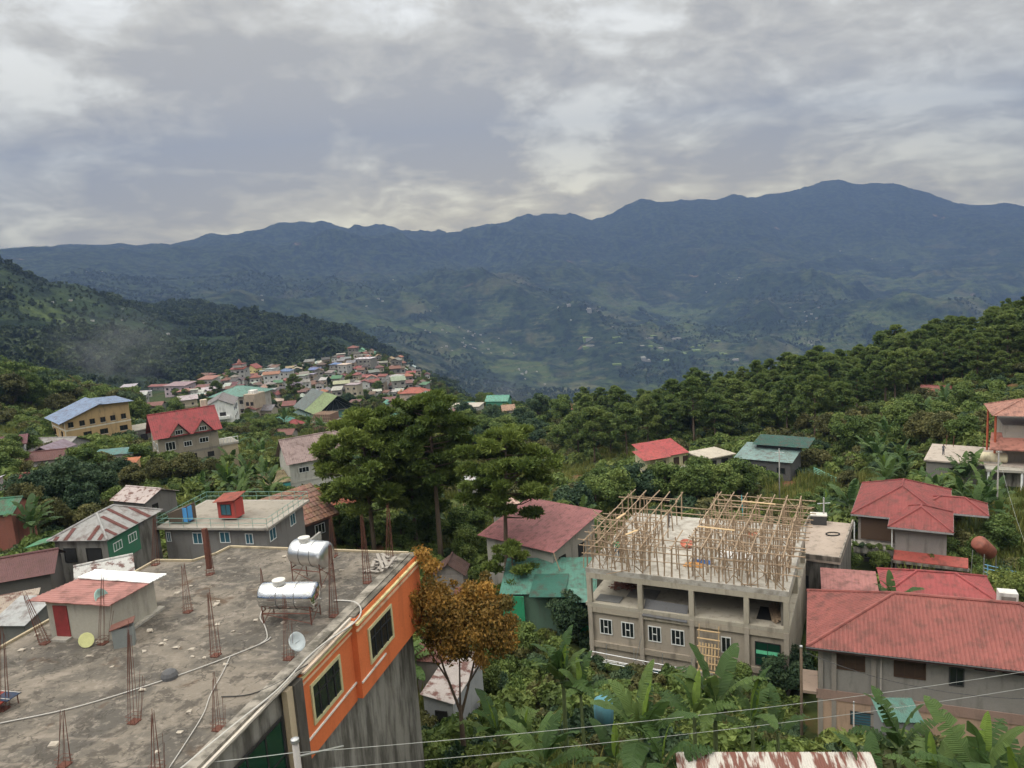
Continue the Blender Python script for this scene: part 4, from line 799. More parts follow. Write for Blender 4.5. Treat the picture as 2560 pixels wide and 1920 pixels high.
BOX('rear_wall', CB, 4.9,16.5,9.0,9.2,7.76,10.5, M_DIRTY, (0.11,0.10,0.09)); BOX('side_wall', CB, 16.3,16.5,0.6,9.0,7.76,10.0, M_DIRTY, (0.20,0.18,0.15))
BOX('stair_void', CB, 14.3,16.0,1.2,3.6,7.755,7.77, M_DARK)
for u in (1.0,3.0,5.4,7.4):
    a = window(CB,'F',UW,UD,u,4.85,1.15,1.42,3,1,M_WHITE,M_GLASS,0,0.22); BOX('transom', a, 0.40,0.76,-0.05,-0.005,0.66,0.74, M_WHITE)
window(CB,'F',UW,UD,11.6,4.85,0.8,1.42,2,1,M_WHITE,M_GLASS,0,0.22)
a = window(CB,'F',UW,UD,14.3,4.2,2.0,2.1,2,3,M_DARK,M_GREENGLASS,0,0.22); BOX('pale_pane', a, 0.1,1.9,-0.04,-0.024,1.05,1.42, plain('pale_green_glass',(0.16,0.62,0.36),0.2))  # paler green strip across the middle of the window
for u in (1.2,2.6,5.6,8.4): window(CB,'F',UW,UD,u,1.0,1.25,1.25,2,1,M_WHITE,M_BLUEGLASS,0,0.22)
for z in (2.45,2.75,3.3): stick('scaffold_rail', CB, (0.2,-0.55,z+.1),(11.0,-0.6,z-.1),0.06,M_STEEL,'bar')
for x in (1.5,4.0,6.5,9.0): stick('scaffold_rail', CB, (x,-0.6,-2.0),(x+.3,-0.55,4.3),0.06,M_STEEL,'bar')
stick('scaffold_rail', CB, (5.0,-0.58,3.2),(8.0,-0.58,0.3),0.06,M_STEEL,'bar'); stick('scaffold_rail', CB, (4.2,-0.62,2.3),(5.0,-0.5,5.6),0.05,M_STEEL,'bar')
BOX('board', CB, 0.6,2.8,0.5,1.8,7.80,7.84, M_CONC, (0.16,0.16,0.155)); BOX('board', CB, 3.0,5.6,2.0,4.0,7.80,7.83, M_CONC, (0.18,0.17,0.16))
p_ = MB().slab([(5.0,-0.12,7.28),(8.9,-0.12,7.2),(8.8,0.75,8.35),(5.15,0.75,8.45)],0.03).obj('slate_sheet', M_CONC, CB, (0.12,0.12,0.125))
for k in range(14): stick('board', CB, (15.9+random.uniform(-.3,.5),1.0+random.uniform(-.4,.6),7.80+.02*k), (15.6+random.uniform(-.6,.8),3.6+random.uniform(-.5,.8),7.9+.02*k), (0.16,0.03), M_WOOD, 'box')
for k in range(30): stick('board', CB, (1.0+random.uniform(0,3.4),2.6+random.uniform(0,2.6),7.80+.012*k), (1.0+random.uniform(0,3.4),2.6+random.uniform(0,2.6),7.82+.015*k), (0.10,0.04), M_REDWOOD, 'box')
SCF = thing('timber_scaffold', (5.4,64.4,-27.0), -26, 'dense timber pole scaffold standing on the top slab of unfinished building', 'scaffold')
g = random.Random(5); J = lambda s=0.09: g.uniform(-s,s)
def pol(a, b, th=0.13): stick('pole', SCF, a, b, th*g.uniform(.85,1.2), M_WOOD, 'pole')
xs = [0.1+1.27*i for i in range(14)]; ys = [0.15+1.78*i for i in range(9)]
def topz(x, y): return 2.55 if x < 8.6 else 2.95
def has(i, j):
    x, y = xs[i], ys[j]
    if 5.2 < x < 8.4 and 2.5 < y: return False
    if x < 5.2 and 7.5 < y < 10.6: return x > 2.6
    return not (x < 5 and y > 12.6 and x > 2.4)
for i in range(14):
    for j in range(9):
        if has(i,j): pol((xs[i]+J(),ys[j]+J(),0.0),(xs[i]+J(.16),ys[j]+J(.16),topz(xs[i],ys[j])+g.uniform(.05,.35)))
for j in range(9):
    for (a, b_, zt) in ((-0.7,4.6,2.5),(4.3,9.2,2.5),(8.7,13.4,2.9),(13.0,18.1,2.9)):
        if j in (0,1,2,3,4) or a > 8 or (a < 0 and j in (7,)) or (3 < a < 5 and j in (5,6)):
            if not (3 < a < 5 and j in (2,3,4)): pol((a+J(.2),ys[j]+.05,zt+J(.05)),(b_+J(.2),ys[j]+.05+J(),zt+J(.05)),0.10)
for i in range(14):
    for (a, b_) in ((-0.6,4.2),(3.8,8.4),(8.0,12.2),(11.8,15.1)):
        m_ = (a+b_)/2
        if xs[i] > 8.4 or (m_ < 5 and not (5.2 < xs[i] < 8.4 and m_ > 3)) or (xs[i] < 1.5) or (2.4 < xs[i] < 5.2 and m_ > 5):
            zt = topz(xs[i], m_)+.09; pol((xs[i]+.05,a+J(.2),zt+J(.05)),(xs[i]+.05+J(),b_+J(.2),zt+J(.05)),0.10)
for j in (0,1,3,5,7): 
    for (a, b_) in ((-0.3,5.5),(5.2,11.4),(11.0,17.8)):
        if (j == 0 or a > 9 or (j == 1 and a < 5)): pol((a,ys[j]-.06,1.3+J()),(b_,ys[j]-.06,1.3+J()),0.09)
for i in (0,2,7,9,11,13): pol((xs[i]-.06,-0.3,1.25+J()),(xs[i]-.06,4.6 if i<7 else 7.5,1.25+J()),0.09)
for (x,y,dx) in ((0.2,0.1,1.3),(1.5,0.1,1.2),(14.0,0.1,2.5),(16.5,0.1,-2.6),(12.2,0.1,1.6),(15.5,3.5,1.5),(3.0,3.6,1.2),(9.2,3.5,1.4),(11.0,7,1.5),(4.0,0.1,-1.0)): pol((x,y,0.05),(x+dx,y,2.4),0.06)
for k in range(13): pol((0.7+1.27*k+J(),0.12,0.0),(0.7+1.27*k+J(.2),0.12+J(),2.6+g.uniform(0,.5)),0.10)
for j in (0,2,4,6,8): pol((-0.5,ys[j]-.1,2.05+J()),(5.0 if j else 9,ys[j]-.1,2.05+J()),0.09); pol((8.8,ys[j]-.1,2.1+J()),(17.6,ys[j]-.1,2.1+J()),0.09)
for k in range(70):
    x, y = (g.uniform(0,5.2), g.uniform(0,8)) if k % 3 == 0 else (g.uniform(8.6,16.8), g.uniform(0,14.5)); z0 = g.choice((0,0,1.2,2.2)); a = g.uniform(0,6.28); l_ = g.uniform(.8,2.6)
    pol((x,y,z0),(x+math.cos(a)*l_*.7,y+math.sin(a)*l_*.7,min(3.2,z0+g.uniform(.1,2.6))),0.08)
for k in range(34):
    x = g.choice((2.0,2.6,9.0,10.3,11.0,12.4,13.1,14.0,15.1,16.0)); y = g.uniform(0.8,9); pol((x,y,0),(x+J(.3),y+J(.3),2.9),0.07)
for k in range(9): stick('board', SCF, (g.uniform(0,15),g.choice(ys),2.72), (g.uniform(0,15)*0+xs[g.randrange(0,12)]+2.2,ys[g.randrange(0,6)],2.75), (0.2,0.04), M_PALEWOOD, 'box') if False else None
for (a,b_) in (((3.2,1.9,2.66),(3.9,3.2,2.7)),((9.0,4.4,3.1),(12.2,4.2,3.1)),((1.2,5.6,2.7),(1.5,7.2,2.7)),((11.5,12.2,3.12),(14.6,12.0,3.12))): stick('board', SCF, a, b_, (0.26,0.035), M_PALEWOOD, 'box')
mx_ = MB()
for k in range(230):
    x, y = (g.uniform(-.3,5.4), g.uniform(-.2,9)) if k % 5 < 2 else (g.uniform(8.4,17.0), g.uniform(-.2,15)); z0 = g.choice((0,0,0,1.1,1.9,2.3)); a = g.choice((0,1.57,3.14,4.71,g.uniform(0,6.28))); l_ = g.uniform(.5,2.4)
    if k % 2: mx_.tube([(x,y,0.0),(x+J(.25),y+J(.25),g.uniform(1.6,2.9))], 0.045, 5)
    else: mx_.tube([(x,y,z0+.05),(x+math.cos(a)*l_,y+math.sin(a)*l_,min(3.1,z0+g.choice((.05,.1,1.5))))], 0.04, 5)
tag(mx_.obj('small_props', M_WOOD, SCF), kind='stuff')
def onslab(x, y, z=-27.0):
    a = R_(-26); return (5.4+math.cos(a)*x-math.sin(a)*y, 64.4+math.sin(a)*x+math.cos(a)*y, z)
def CLOTH(name, label, cat, x, y, w, d, h, color, seed, mat=None):
    gg = np.random.default_rng(seed); n = 9; V = []; F = []
    for i in range(n):
        for j in range(n):
            u, v = i/(n-1)-.5, j/(n-1)-.5; V.append((u*w+gg.normal()*.03, v*d+gg.normal()*.03, h*(0.5+0.5*math.cos(min(1,2*max(abs(u),abs(v)))*2.6))*(0.6+0.4*gg.random())+0.02))
    for i in range(n-1):
        for j in range(n-1): F.append((i*n+j,(i+1)*n+j,(i+1)*n+j+1,i*n+j+1))
    m = MB().add(V, F); o = m.obj(name, mat or M_WALL, None, color); o.location = onslab(x,y); o.rotation_euler = (0,0,R_(-26)); return tag(o, label, cat)
CLOTH('tarpaulin','bright white plastic sheet crumpled on the scaffolded slab','tarpaulin',11.9,6.3,3.0,1.7,0.5,(0.9,0.9,0.9),1)
CLOTH('tarpaulin','blue plastic sheet lying in the middle of the slab','tarpaulin',9.4,4.0,1.6,0.8,0.25,(0.06,0.14,0.36),2)
CLOTH('sand_heap','orange sand and sacks in front of blue plastic sheet','sand heap',8.9,3.0,1.7,0.9,0.4,(0.55,0.26,0.07),3,M_CONC)
o = tag(MB().lathe([(0.05,0),(0.45,0.05),(0.62,0.42),(0.60,0.44),(0.42,0.10),(0.04,0.08)],16,'Z').obj('mixing_tub', M_WALL, None, (0.62,0.20,0.13)), 'round salmon red mixing tub at centre of the slab', 'tub'); o.location = onslab(7.3,7.2); o.rotation_euler = (0.25,0,0)
o = tag(MB().lathe([(0.05,0),(0.4,0.05),(0.5,0.36),(0.48,0.38),(0.36,0.08),(0.04,0.07)],16,'Z').obj('mixing_tub', M_WALL, None, (0.60,0.17,0.10)), 'red mixing tub farther back among the scaffold poles', 'tub'); o.location = onslab(12.6,11.2)
stick_o = thing('blue_pipe', onslab(11.6,12.6), -26, 'upright bright blue pipe among the rear scaffold poles', 'pipe'); stick('pipe_length', stick_o, (0,0,0),(-.15,0,3.6),0.09,plain('blue_pipe_paint',(0.06,0.36,0.42),0.5),'bar')
LD = thing('ladder', (0,0,0), 0, 'pale timber ladder platform leaning on front of unfinished building', 'ladder'); LD.location = onslab(9.9,-0.9,-36.8); LD.rotation_euler = (0,0,R_(-26))
for x in (0,1.6): stick('rail', LD, (x,-0.5,0),(x+.05,0.55,6.2),0.09,M_PALEWOOD,'bar')
for k in range(9): stick('rung', LD, (-.1,-0.45+0.115*k,0.4+0.66*k),(1.75,-0.45+0.115*k,0.4+0.66*k),(0.10,0.05) if k<3 else (0.16,0.05),M_PALEWOOD,'box')
for k in range(6): stick('deck_board', LD, (0.1+.25*k,-0.12,2.6),(0.12+.25*k,0.28,4.7),(0.13,0.03),M_PALEWOOD,'box')

# ---------------------------------------------------------------- 3. long house with red ribbed hip roof, right foreground
x_ = lambda A, yaw, lx, ly: (A[0]+math.cos(R_(yaw))*lx-math.sin(R_(yaw))*ly, A[1]+math.sin(R_(yaw))*lx+math.cos(R_(yaw))*ly)
A=(18.39,47.53); o = house('long_house', 'long two storey house with large brick red ribbed hip roof', A, -26.5, -21.7, 18.6, 9.0, 'hip', 2.35, (0.25,0.235,0.215), (0.40,0.105,0.085), 0.75, 6.6,
  wins=[('F',1.1,0.55,1.75,1.15,'b'),('F',4.55,0.6,1.85,1.15,'b'),('F',7.7,0.65,0.85,1.25,'d'),('F',9.1,0.25,1.1,0.4,'e'),('F',10.6,0.25,1.2,0.4,'e'),('F',12.6,0.25,1.5,0.4,'e'),('F',1.2,3.95,1.75,0.95,'l')], pitch=0.26, amp=0.035, fascia=(0.09,0.05,0.045), hip=5.6)
BOX('lower_wall', o, 0.68,17.9,0.66,0.745,-2.0,3.25, M_WALL, (0.42,0.285,0.20)); BOX('floor_band', o, 0.6,17.95,0.60,0.655,2.65,3.35, M_WALL, (0.30,0.20,0.16))
for x in (0.72,1.55,3.95): BOX('pilaster', o, x,x+0.3,0.61,0.66,-2,6.3, M_WALL, (0.27,0.24,0.21))
BOX('downpipe', o, 4.5,4.57,0.55,0.60,-1.0,6.4, M_WALL, (0.42,0.38,0.34))
wl = window(o,'F',17.1,7.5,1.95,1.05,1.75,1.0,1,5,M_WALLDARK,M_BLUEGLASS,0.75,0.655)
BOX('balcony_floor', o, -0.35,0.7,0.6,3.4,2.9,3.1, M_WALL, (0.30,0.22,0.17))
for k in range(7): stick('baluster', o, (-0.3,0.65+.4*k,3.1),(-0.3,0.65+.4*k,4.0),0.03,M_BAR,'bar')
stick('balcony_rail', o, (-0.3,0.6,4.0),(-0.3,3.4,4.0),0.05,M_BAR,'bar'); stick('gutter', o, (-0.04,-0.08,6.58),(18.6,-0.08,6.56),0.11,M_WALLDARK,'bar')
o = thing('roof_vent_box', (*x_(A,-21.7,12.5,5.6),-24.75), -21.7, 'white framed square vent box behind ridge of the long red roof', 'vent')
BOX('frame', o, -0.55,0.55,-0.4,0.4,0.0,0.95, M_WALL, (0.6,0.58,0.55)); BOX('louvre', o, -0.42,0.42,-0.43,-0.402,0.08,0.72, M_CONC, (0.2,0.18,0.16))
# ---------------------------------------------------------------- 4. red roofed house with planter terrace
A=(37.8,84.27); o = house('terrace_house', 'two storey grey house with crossed red hip roof and planter terrace', A, -31, -30, 10.0, 12.8, 'hip', 2.3, (0.24,0.21,0.19), (0.38,0.068,0.062), 0.7, 6.2, pitch=0.32, amp=0.025, fascia=(0.32,0.31,0.31),
  wins=[('F',5.2,3.7,0.9,1.9,'e'),('F',1.6,3.6,1.9,1.0,'w')])
rw = add_roof(o,'hip',6.2,7.0,6.2,1.55,(0.37,0.066,0.06),None,0.32,0.025,x0=4.0,y0=-3.1,fascia=(0.32,0.31,0.31)); add_roof(o,'hip',7.0,4.6,6.2,1.2,(0.37,0.066,0.06),None,0.32,0.025,x0=6.6,y0=3.6,fascia=(0.32,0.31,0.31))
BOX('front_wing', o, 4.7,9.6,-2.3,0.9,-2.5,6.1, M_WALL, (0.25,0.225,0.21)); BOX('porch_wall', o, 1.0,4.4,0.55,0.69,3.2,6.0, M_WOODDARK)
BOX('terrace_floor', o, -0.6,4.6,-2.6,0.6,2.55,2.95, M_DIRTY, (0.30,0.28,0.24)); BOX('planter', o, -0.6,4.6,-2.75,-2.3,2.7,3.35, M_DIRTY, (0.30,0.28,0.25))
BOX('red_ledge', o, 4.6,11.6,-3.2,-2.32,2.7,2.9, M_ROOF, (0.50,0.085,0.06)); MB().slab([(4.6,-3.6,2.75),(11.6,-3.6,2.75),(11.6,-2.3,3.35),(4.6,-2.3,3.35)],0.12).obj('awning', M_ROOF, o, (0.50,0.085,0.06)); BOX('ledge_beam', o, 4.5,11.7,-3.65,-3.3,2.35,2.66, M_DIRTY, (0.26,0.23,0.2))
BOX('red_door', o, 5.2,6.4,-2.36,-2.302,0.1,2.1, M_ROOF, (0.22,0.05,0.05)); stick('post', o, (0.6,-2.4,3.3),(0.6,-2.4,6.1),0.12,M_WHITE,'bar'); stick('post', o, (4.4,-2.5,-2),(4.4,-2.5,6.0),0.14,M_WHITE,'bar')
wb = window(o,'F',5,5,0.6,0.9,2.4,1.1,6,1,M_WHITE,M_GLASS,0.7,0.695)
# ---------------------------------------------------------------- 5. grey house with railed roof deck (left middle)
A=(-35.27,71.36); o = house('deck_house', 'grey block house with green railed roof deck and blue windows', A, -23.2, -12, 11.9, 8.6, 'flat', 0.2, (0.20,0.19,0.18), (0.34,0.31,0.27), 0.55, 7.2,
  wins=[('F',3.0,0.45,1.05,1.15,'j'),('F',5.9,0.35,1.1,1.1,'j'),('F',8.6,0.5,0.8,1.05,'j'),('F',1.0,3.5,1.0,1.5,'j'),('F',3.3,3.5,1.6,1.35,'j'),('R',0.5,0.35,1.2,1.2,'j'),('R',4.6,0.3,1.1,1.2,'j'),('F',0.15,0.4,0.5,1.0,'j')], wmat=M_CONC)
RAILC = plain('green_rail_paint', (0.16,0.30,0.26), 0.6); hz = 7.42
for (a, b_) in (((0.1,0.1),(11.8,0.1)),((11.8,0.1),(11.8,8.5)),((0.1,8.5),(11.8,8.5)),((0.1,0.1),(0.1,8.5))):
    n = 8; 
    for zz_ in (0.45,0.9): stick('rail', o, (*a,hz+zz_),(*b_,hz+zz_),0.05,RAILC,'bar')
    for k in range(n+1): stick('rail_post', o, (a[0]+(b_[0]-a[0])*k/n,a[1]+(b_[1]-a[1])*k/n,hz-.22),(a[0]+(b_[0]-a[0])*k/n,a[1]+(b_[1]-a[1])*k/n,hz+.92),0.05,RAILC,'bar')
BOX('deck_screed', o, 0.4,11.2,0.7,8.1,7.423,7.44, M_SLABTAN)
BOX('balcony', o, 12.0,13.3,0.6,7.6,3.4,3.62, M_CONC, (0.36,0.34,0.31)); BOX('parapet', o, 13.1,13.32,0.6,7.6,3.63,4.3, M_CONC, (0.42,0.40,0.37)); BOX('parapet', o, 12.0,13.09,0.5,0.62,3.63,4.3, M_CONC, (0.42,0.40,0.37))
for k in (0.7,4.0,7.4): stick('post', o, (13.2,k,-2),(13.2,k,3.5),0.15,M_CONC,'bar')
o = thing('stair_cabin', (*x_(A,-12,5.6,2.0),-23.2+0.44), -12, 'red cabin with slanted red roof standing on the railed deck', 'cabin')
BOX('wall', o, 0,1.9,0,1.5,0,1.75, M_WALL, (0.42,0.05,0.04)); sheet_mesh([(-.25,-.35,1.72),(2.15,-.35,1.95),(2.15,1.8,2.25),(-.25,1.8,2.0)],0.2,0.02).obj('roof', M_ROOF, o, (0.48,0.10,0.06)); window(o,'F',1.9,1.5,0.35,0.35,1.1,1.1,2,1,M_WALLDARK,M_BLUEGLASS)
o = thing('blue_door_cabin', (*x_(A,-12,0.9,0.9),-23.2+0.44), -12, 'low dark cabin with bright blue door at corner of railed deck', 'cabin')
m = MB().add([(0,0,0),(2.1,0,0),(2.1,1.4,0),(0,1.4,0),(0,0,0.85),(2.1,0,1.6),(2.1,1.4,1.6),(0,1.4,0.85)],[(0,1,5,4),(1,2,6,5),(2,3,7,6),(3,0,4,7),(4,5,6,7)]).obj('wall', M_WALL, o, (0.10,0.075,0.055)); BOX('door', o, 2.1,2.15,0.1,0.75,0.05,1.5, M_WALL, (0.05,0.28,0.62)); BOX('door', o, 1.65,2.1,-0.04,0,0.05,1.45, M_WALL, (0.05,0.28,0.62))
# ---------------------------------------------------------------- 6. pink tile roofed house beside it: tiles as single pieces
A=(-26.6,79.0); o = house('tiled_house', 'dark walled house with pinkish brown tiled gable roof beside the railed deck', A, -27.5, 52, 9.0, 9.5, 'gable_x', 3.0, (0.085,0.075,0.065), (0.36,0.17,0.115), 0.7, 5.6, pitch=None, rmat=M_ROOF,
  wins=[('F',1.0,0.7,2.6,1.5,'w'),('F',5.2,0.6,1.4,1.2,'w')])
tile_me = MB().add([(0,0,0.02),(0.5,0,0.02),(0.5,0.72,0.0),(0,0.72,0.0),(0,0,0.10),(0.25,0,0.15),(0.5,0,0.10),(0.5,0.72,0.05),(0.25,0.72,0.10),(0,0.72,0.05)],[(0,1,6,5,4),(4,5,8,9),(5,6,7,8),(1,2,7,6),(2,3,9,8,7),(3,0,4,9)]).mesh('roof_tile'); tile_me.materials.append(M_ROOF)
sl_ = math.hypot(4.75,3.0); rx = math.atan2(3.0,4.75); rf = [c for c in o.children if c.name.startswith('roof')][0]
for r in range(8):
    for c in range(18):
        y = r*0.70*math.cos(rx); z = 5.6+0.06+r*0.70*math.sin(rx)-2.5*0
        mesh_obj('tile', tile_me, None, rf, color=tuple(q*random.uniform(.85,1.12) for q in (0.43,0.215,0.15)), loc=(c*0.5,y-0.02,z), rot=(rx,0,0))
# ---------------------------------------------------------------- other houses within reach
W2=[('F',0.8,0.7,1.2,1.1),('F',3.0,0.7,1.2,1.1)]
def striped(o, kinds, polys_owner=None): pass
house('striped_house','old house with patched rust and white striped hip roof and green side wall',(-41.9,65.2),-21.6,-9,5.9,8.2,'hip',1.5,(0.20,0.19,0.17),(0.47,0.46,0.45),0.4,6.2,[('F',0.8,0.8,1.2,1.3,'e'),('F',3.0,0.8,1.5,1.4,'e'),('R',0.7,0.7,1.2,0.8,'w'),('R',2.8,0.7,1.2,0.8,'w')],pitch=0.12,amp=0.02,wmat=M_DIRTY,sharp=False)
so=[q for q in bpy.data.objects if q.name.startswith('striped_house')][0]
BOX('green_boarding', so, 5.5,5.54,0.45,4.8,3.6,6.0, M_WALL, (0.04,0.16,0.09))
MB().slab([(-2.6,0.2,5.5),(0.35,0.2,6.15),(0.35,2.2,6.2),(-2.6,2.2,5.55)],0.05).obj('lean_to_roof', M_ROOF, so, (0.07,0.30,0.13))
rs = [q for q in so.children if q.name.startswith('roof')][0]
# patch sheets laid on the slopes: right slope and front slope
def patches(owner, base, e, s, n, L_, sets, color):
    for (u, w_, v0, v1) in sets:
        b_ = Vector(base); E=Vector(e).normalized(); S=Vector(s).normalized(); Nn=E.cross(S).normalized()
        if Nn.z < 0: Nn=-Nn
        p = [b_+E*u+S*v0+Nn*0.045, b_+E*(u+w_)+S*v0+Nn*0.045, b_+E*(u+w_)+S*v1+Nn*0.045, b_+E*u+S*v1+Nn*0.045]
        sheet_mesh(p,0.12,0.02,0.01,False).obj('patch_sheet', M_RUST, owner, color)
rise=1.5; k=2.95
patches(rs,(5.9,0,6.2),(0,1,0),(-k,0,rise),None,0,[(1.1,0.4,0.05,1.2),(2.6,0.45,0.05,2.7),(4.1,0.4,0.05,3.2),(5.9,0.5,0.05,2.2)],MAROON)
patches(rs,(0,0,6.2),(1,0,0),(0,k,rise),None,0,[(0.6,0.4,0.05,0.5),(1.6,0.4,0.05,1.5),(3.9,0.4,0.05,1.8),(4.9,0.4,0.05,0.8)],MAROON)
patches(rs,(0,8.2,6.2),(0,-1,0),(k,0,rise),None,0,[(0.9,0.8,0.05,0.8),(3.4,1.0,0.05,2.8),(5.2,0.7,0.05,2.6)],(0.22,0.08,0.06))
house('tin_roof_shed','grey board shed with rust and white striped roof above the striped house',(-53.1,96.4),-27.0,-24,6.4,5.6,'gable_x',1.1,(0.17,0.16,0.15),(0.50,0.42,0.40),0.35,4.2,[('R',1.0,0.6,0.9,0.9,'e')],pitch=0.14,rmat=M_RUST,sharp=False)
house('maroon_shed','long low shed with dull maroon sheet roof at left edge',(-49.0,56.0),-22.6,20,11.4,5.4,'gable_x',1.2,(0.13,0.12,0.11),(0.19,0.075,0.075),0.4,4.2,[('F',2.0,0.8,1.0,1.0,'e')],pitch=0.14,sharp=False)
house('scrap_roof_hut','hut with tilted grey and white scrap sheet roof behind the shed',(-35.6,57.8),-23.1,27,4.4,4.4,'gable_x',1.0,(0.20,0.19,0.18),(0.55,0.54,0.52),0.25,4.0,[],pitch=0.14,rmat=M_RUST,sharp=False)
house('patchwork_hut','small hut with brown and grey patchwork sheet roof',(-38.2,51.5),-22.3,22,3.0,2.6,'shed_b',0.5,(0.18,0.16,0.15),(0.40,0.33,0.27),0.2,3.5,[],pitch=0.14,rmat=M_RUST,sharp=False)
house('white_tin_hut','small hut with two white tin roof sheets at left edge',(-34.8,46.8),-20.9,-8,2.7,3.0,'shed_b',0.7,(0.15,0.15,0.14),(0.60,0.61,0.61),0.2,3.4,[],pitch=0.12,sharp=False)
house('curved_red_house','house with deep red hip roof half hidden by trees at far left',(-70.9,103.0),-26.0,4,4.4,4.0,'hip',1.3,(0.50,0.36,0.24),(0.36,0.05,0.05),0.3,4.5,[('F',0.6,0.9,0.8,0.8)],pitch=0.3)
house('grey_tin_house','pale tin roofed house at far left beside the red roof',(-75.5,99.5),-25.6,8,4.6,5.0,'shed_r',0.9,(0.40,0.40,0.40),(0.66,0.67,0.68),0.3,5.0,[('F',0.6,0.9,0.9,0.9,'e'),('F',2.2,0.9,0.9,0.9,'e')],pitch=0.2)
house('green_roof_house','house with plain green sheet roof cut by the left edge',(-59.5,79.5),-23.2,5,5.0,5.0,'gable_x',1.2,(0.28,0.10,0.07),(0.05,0.22,0.12),0.3,4.5,[],pitch=0.3)
house('long_tin_house','long low house with dull grey and pink tin roof',(-99.0,139.5),-28.4,-9,17.0,8.0,'gable_x',1.6,(0.27,0.26,0.25),(0.40,0.38,0.37),0.4,5.0,[('F',2,1,1.2,1),('F',6,1,1.2,1),('F',10,1,1.2,1)],pitch=0.3)
house('maroon_roof_house','small house with maroon gable roof among the left trees',(-82.0,125.0),-27.6,12,6.0,5.0,'gable_x',1.2,(0.30,0.28,0.26),MAROON,0.3,4.5,[('F',1,0.8,1,0.9)],pitch=0.3)
# yellow four storey building with blue roof
Y = thing('yellow_building', (-99.5,167.7,-39.8), 42, 'four storey yellow building with light blue sloping roof', 'building'); foot(-99.5,167.7,42,-1,15,-1,14)
YW=(0.46,0.315,0.15); MB().add([(0,0,-3),(13.6,0,-3),(13.6,12.6,-3),(0,12.6,-3),(0,0,11.3),(13.6,0,13.6),(13.6,12.6,13.6),(0,12.6,11.3),(7.4,0,14.0),(7.4,12.6,14.0)],[(0,1,5,8,4),(2,3,7,9,6),(3,0,4,7),(1,2,6,5),(4,8,9,7),(8,5,6,9)]).obj('wall', M_WALL, Y, YW)
BL=(0.27,0.38,0.58); r0_=sheet_mesh([(-1.3,-1.0,11.15),(7.9,-1.0,14.5),(7.9,13.6,14.5),(-1.3,13.6,11.15)],0.4,0.03).obj('roof', M_ROOF, Y, BL); sheet_mesh([(7.0,-1.0,14.15),(14.6,-1.0,13.75),(14.6,13.6,13.75),(7.0,13.6,14.15)],0.4,0.03).obj('roof_slope', M_ROOF, r0_, BL)
WB=(0.62,0.57,0.46)
for zt in (3.2,6.4,9.4): BOX('floor_band', Y, -.06,13.66,-.06,12.66,zt-.22,zt+.10, M_WALL, WB)
for y_ in (0.0,6.0,12.3): BOX('pilaster', Y, -.10,0.0,y_,y_+.3,-3,11.0, M_WALL, WB)
for z in (1.1,4.3,7.4):
    for u in (1.6,8.2): window(Y,'L',13.6,12.6,u,z,1.4,1.4,2,1,M_BROWN,M_GLASS,sill=(M_WALL,WB))
for u in (0.6,2.9,5.0,7.2,9.3,11.6): window(Y,'F',13.6,12.6,u,9.9,1.1,1.2,2,1,M_BROWN,M_GLASS,sill=(M_WALL,WB))
for u in (3.4,6.8,11.0): window(Y,'F',13.6,12.6,u,7.2,1.7,1.2,2,1,M_BROWN,M_GLASS,sill=(M_WALL,WB))
for u in (6.0,9.6): window(Y,'F',13.6,12.6,u,3.5,2.6,1.9,2,1,M_BROWN,M_GLASS)
# red dormer house
D = house('dormer_house','large tan house with bright red gable roof and two dormers',(-67.9,141.6),-28.6,34,12.6,8.6,'gable_x',4.2,(0.30,0.26,0.20),(0.42,0.045,0.05),0.8,8.5,
 [('F',1.2,1.0,1.8,1.6,'w'),('F',7.4,1.2,1.7,1.0,'w'),('F',4.5,1.4,1.5,1.0,'w'),('F',5.6,4.0,1.0,1.8,'e'),('F',2.4,4.2,1.0,1.0,'e'),('F',8.6,4.2,1.2,1.0,'e'),('L',2,1.2,1.4,1.4,'w'),('L',5,1.2,1.4,1.4,'w')],pitch=0.4,band=[(3.3,0.4,(0.22,0.20,0.17))])
for x in (3.0,7.4):
    MB().add([(x,0.1,8.7),(x+3.2,0.1,8.7),(x+1.6,0.1,10.7),(x,5,8.7),(x+3.2,5,8.7),(x+1.6,5,10.7)],[(0,1,2),(3,5,4),(0,3,4,1)]).obj('dormer', M_WALL, D, (0.30,0.26,0.20))
    r_=sheet_mesh([(x-.4,-.4,8.5),(x+1.6,-.4,11.0),(x+1.6,5,11.0),(x-.4,5,8.5)],0.4,0.03).obj('dormer_roof', M_ROOF, D, (0.40,0.05,0.05)); sheet_mesh([(x+3.6,-.4,8.5),(x+1.6,-.4,11.0),(x+1.6,5,11.0),(x+3.6,5,8.5)],0.4,0.03).obj('roof_slope', M_ROOF, r_, (0.40,0.05,0.05))
    window(D,'F',1,1,x+0.9,8.75,1.4,0.9,3,1,M_WHITE,M_GLASS,0,0.1)
BOX('chimney', D, 10.4,11.6,5.6,6.6,9,13.9, M_WALL, (0.62,0.52,0.40)); BOX('terrace', D, 11.9,15.6,1.0,7.0,4.9,5.3, M_CONC, CONC)
for k in range(6): stick('rail_post', D, (12.0+.7*k,1.1,5.3),(12.0+.7*k,1.1,6.3),0.1,M_WHITE,'bar')
stick('rail', D, (11.9,1.1,6.3),(15.6,1.1,6.3),0.1,M_WHITE,'bar'); BOX('terrace_wall', D, 11.85,15.4,1.2,6.8,-2.5,4.88, M_WALL, (0.42,0.34,0.23))
house('flat_concrete_block','unfinished grey concrete block between yellow and red roofed buildings',(-89.0,176.0),-33.2,42,10.0,8.0,'flat',0.2,(0.22,0.21,0.19),CONC,0.2,6.0,[('F',1.5,1.0,1.5,1.5,'e'),('F',4.5,1.0,1.5,1.5,'e'),('F',8,1.0,2.0,1.5,'e')],wmat=M_DIRTY)
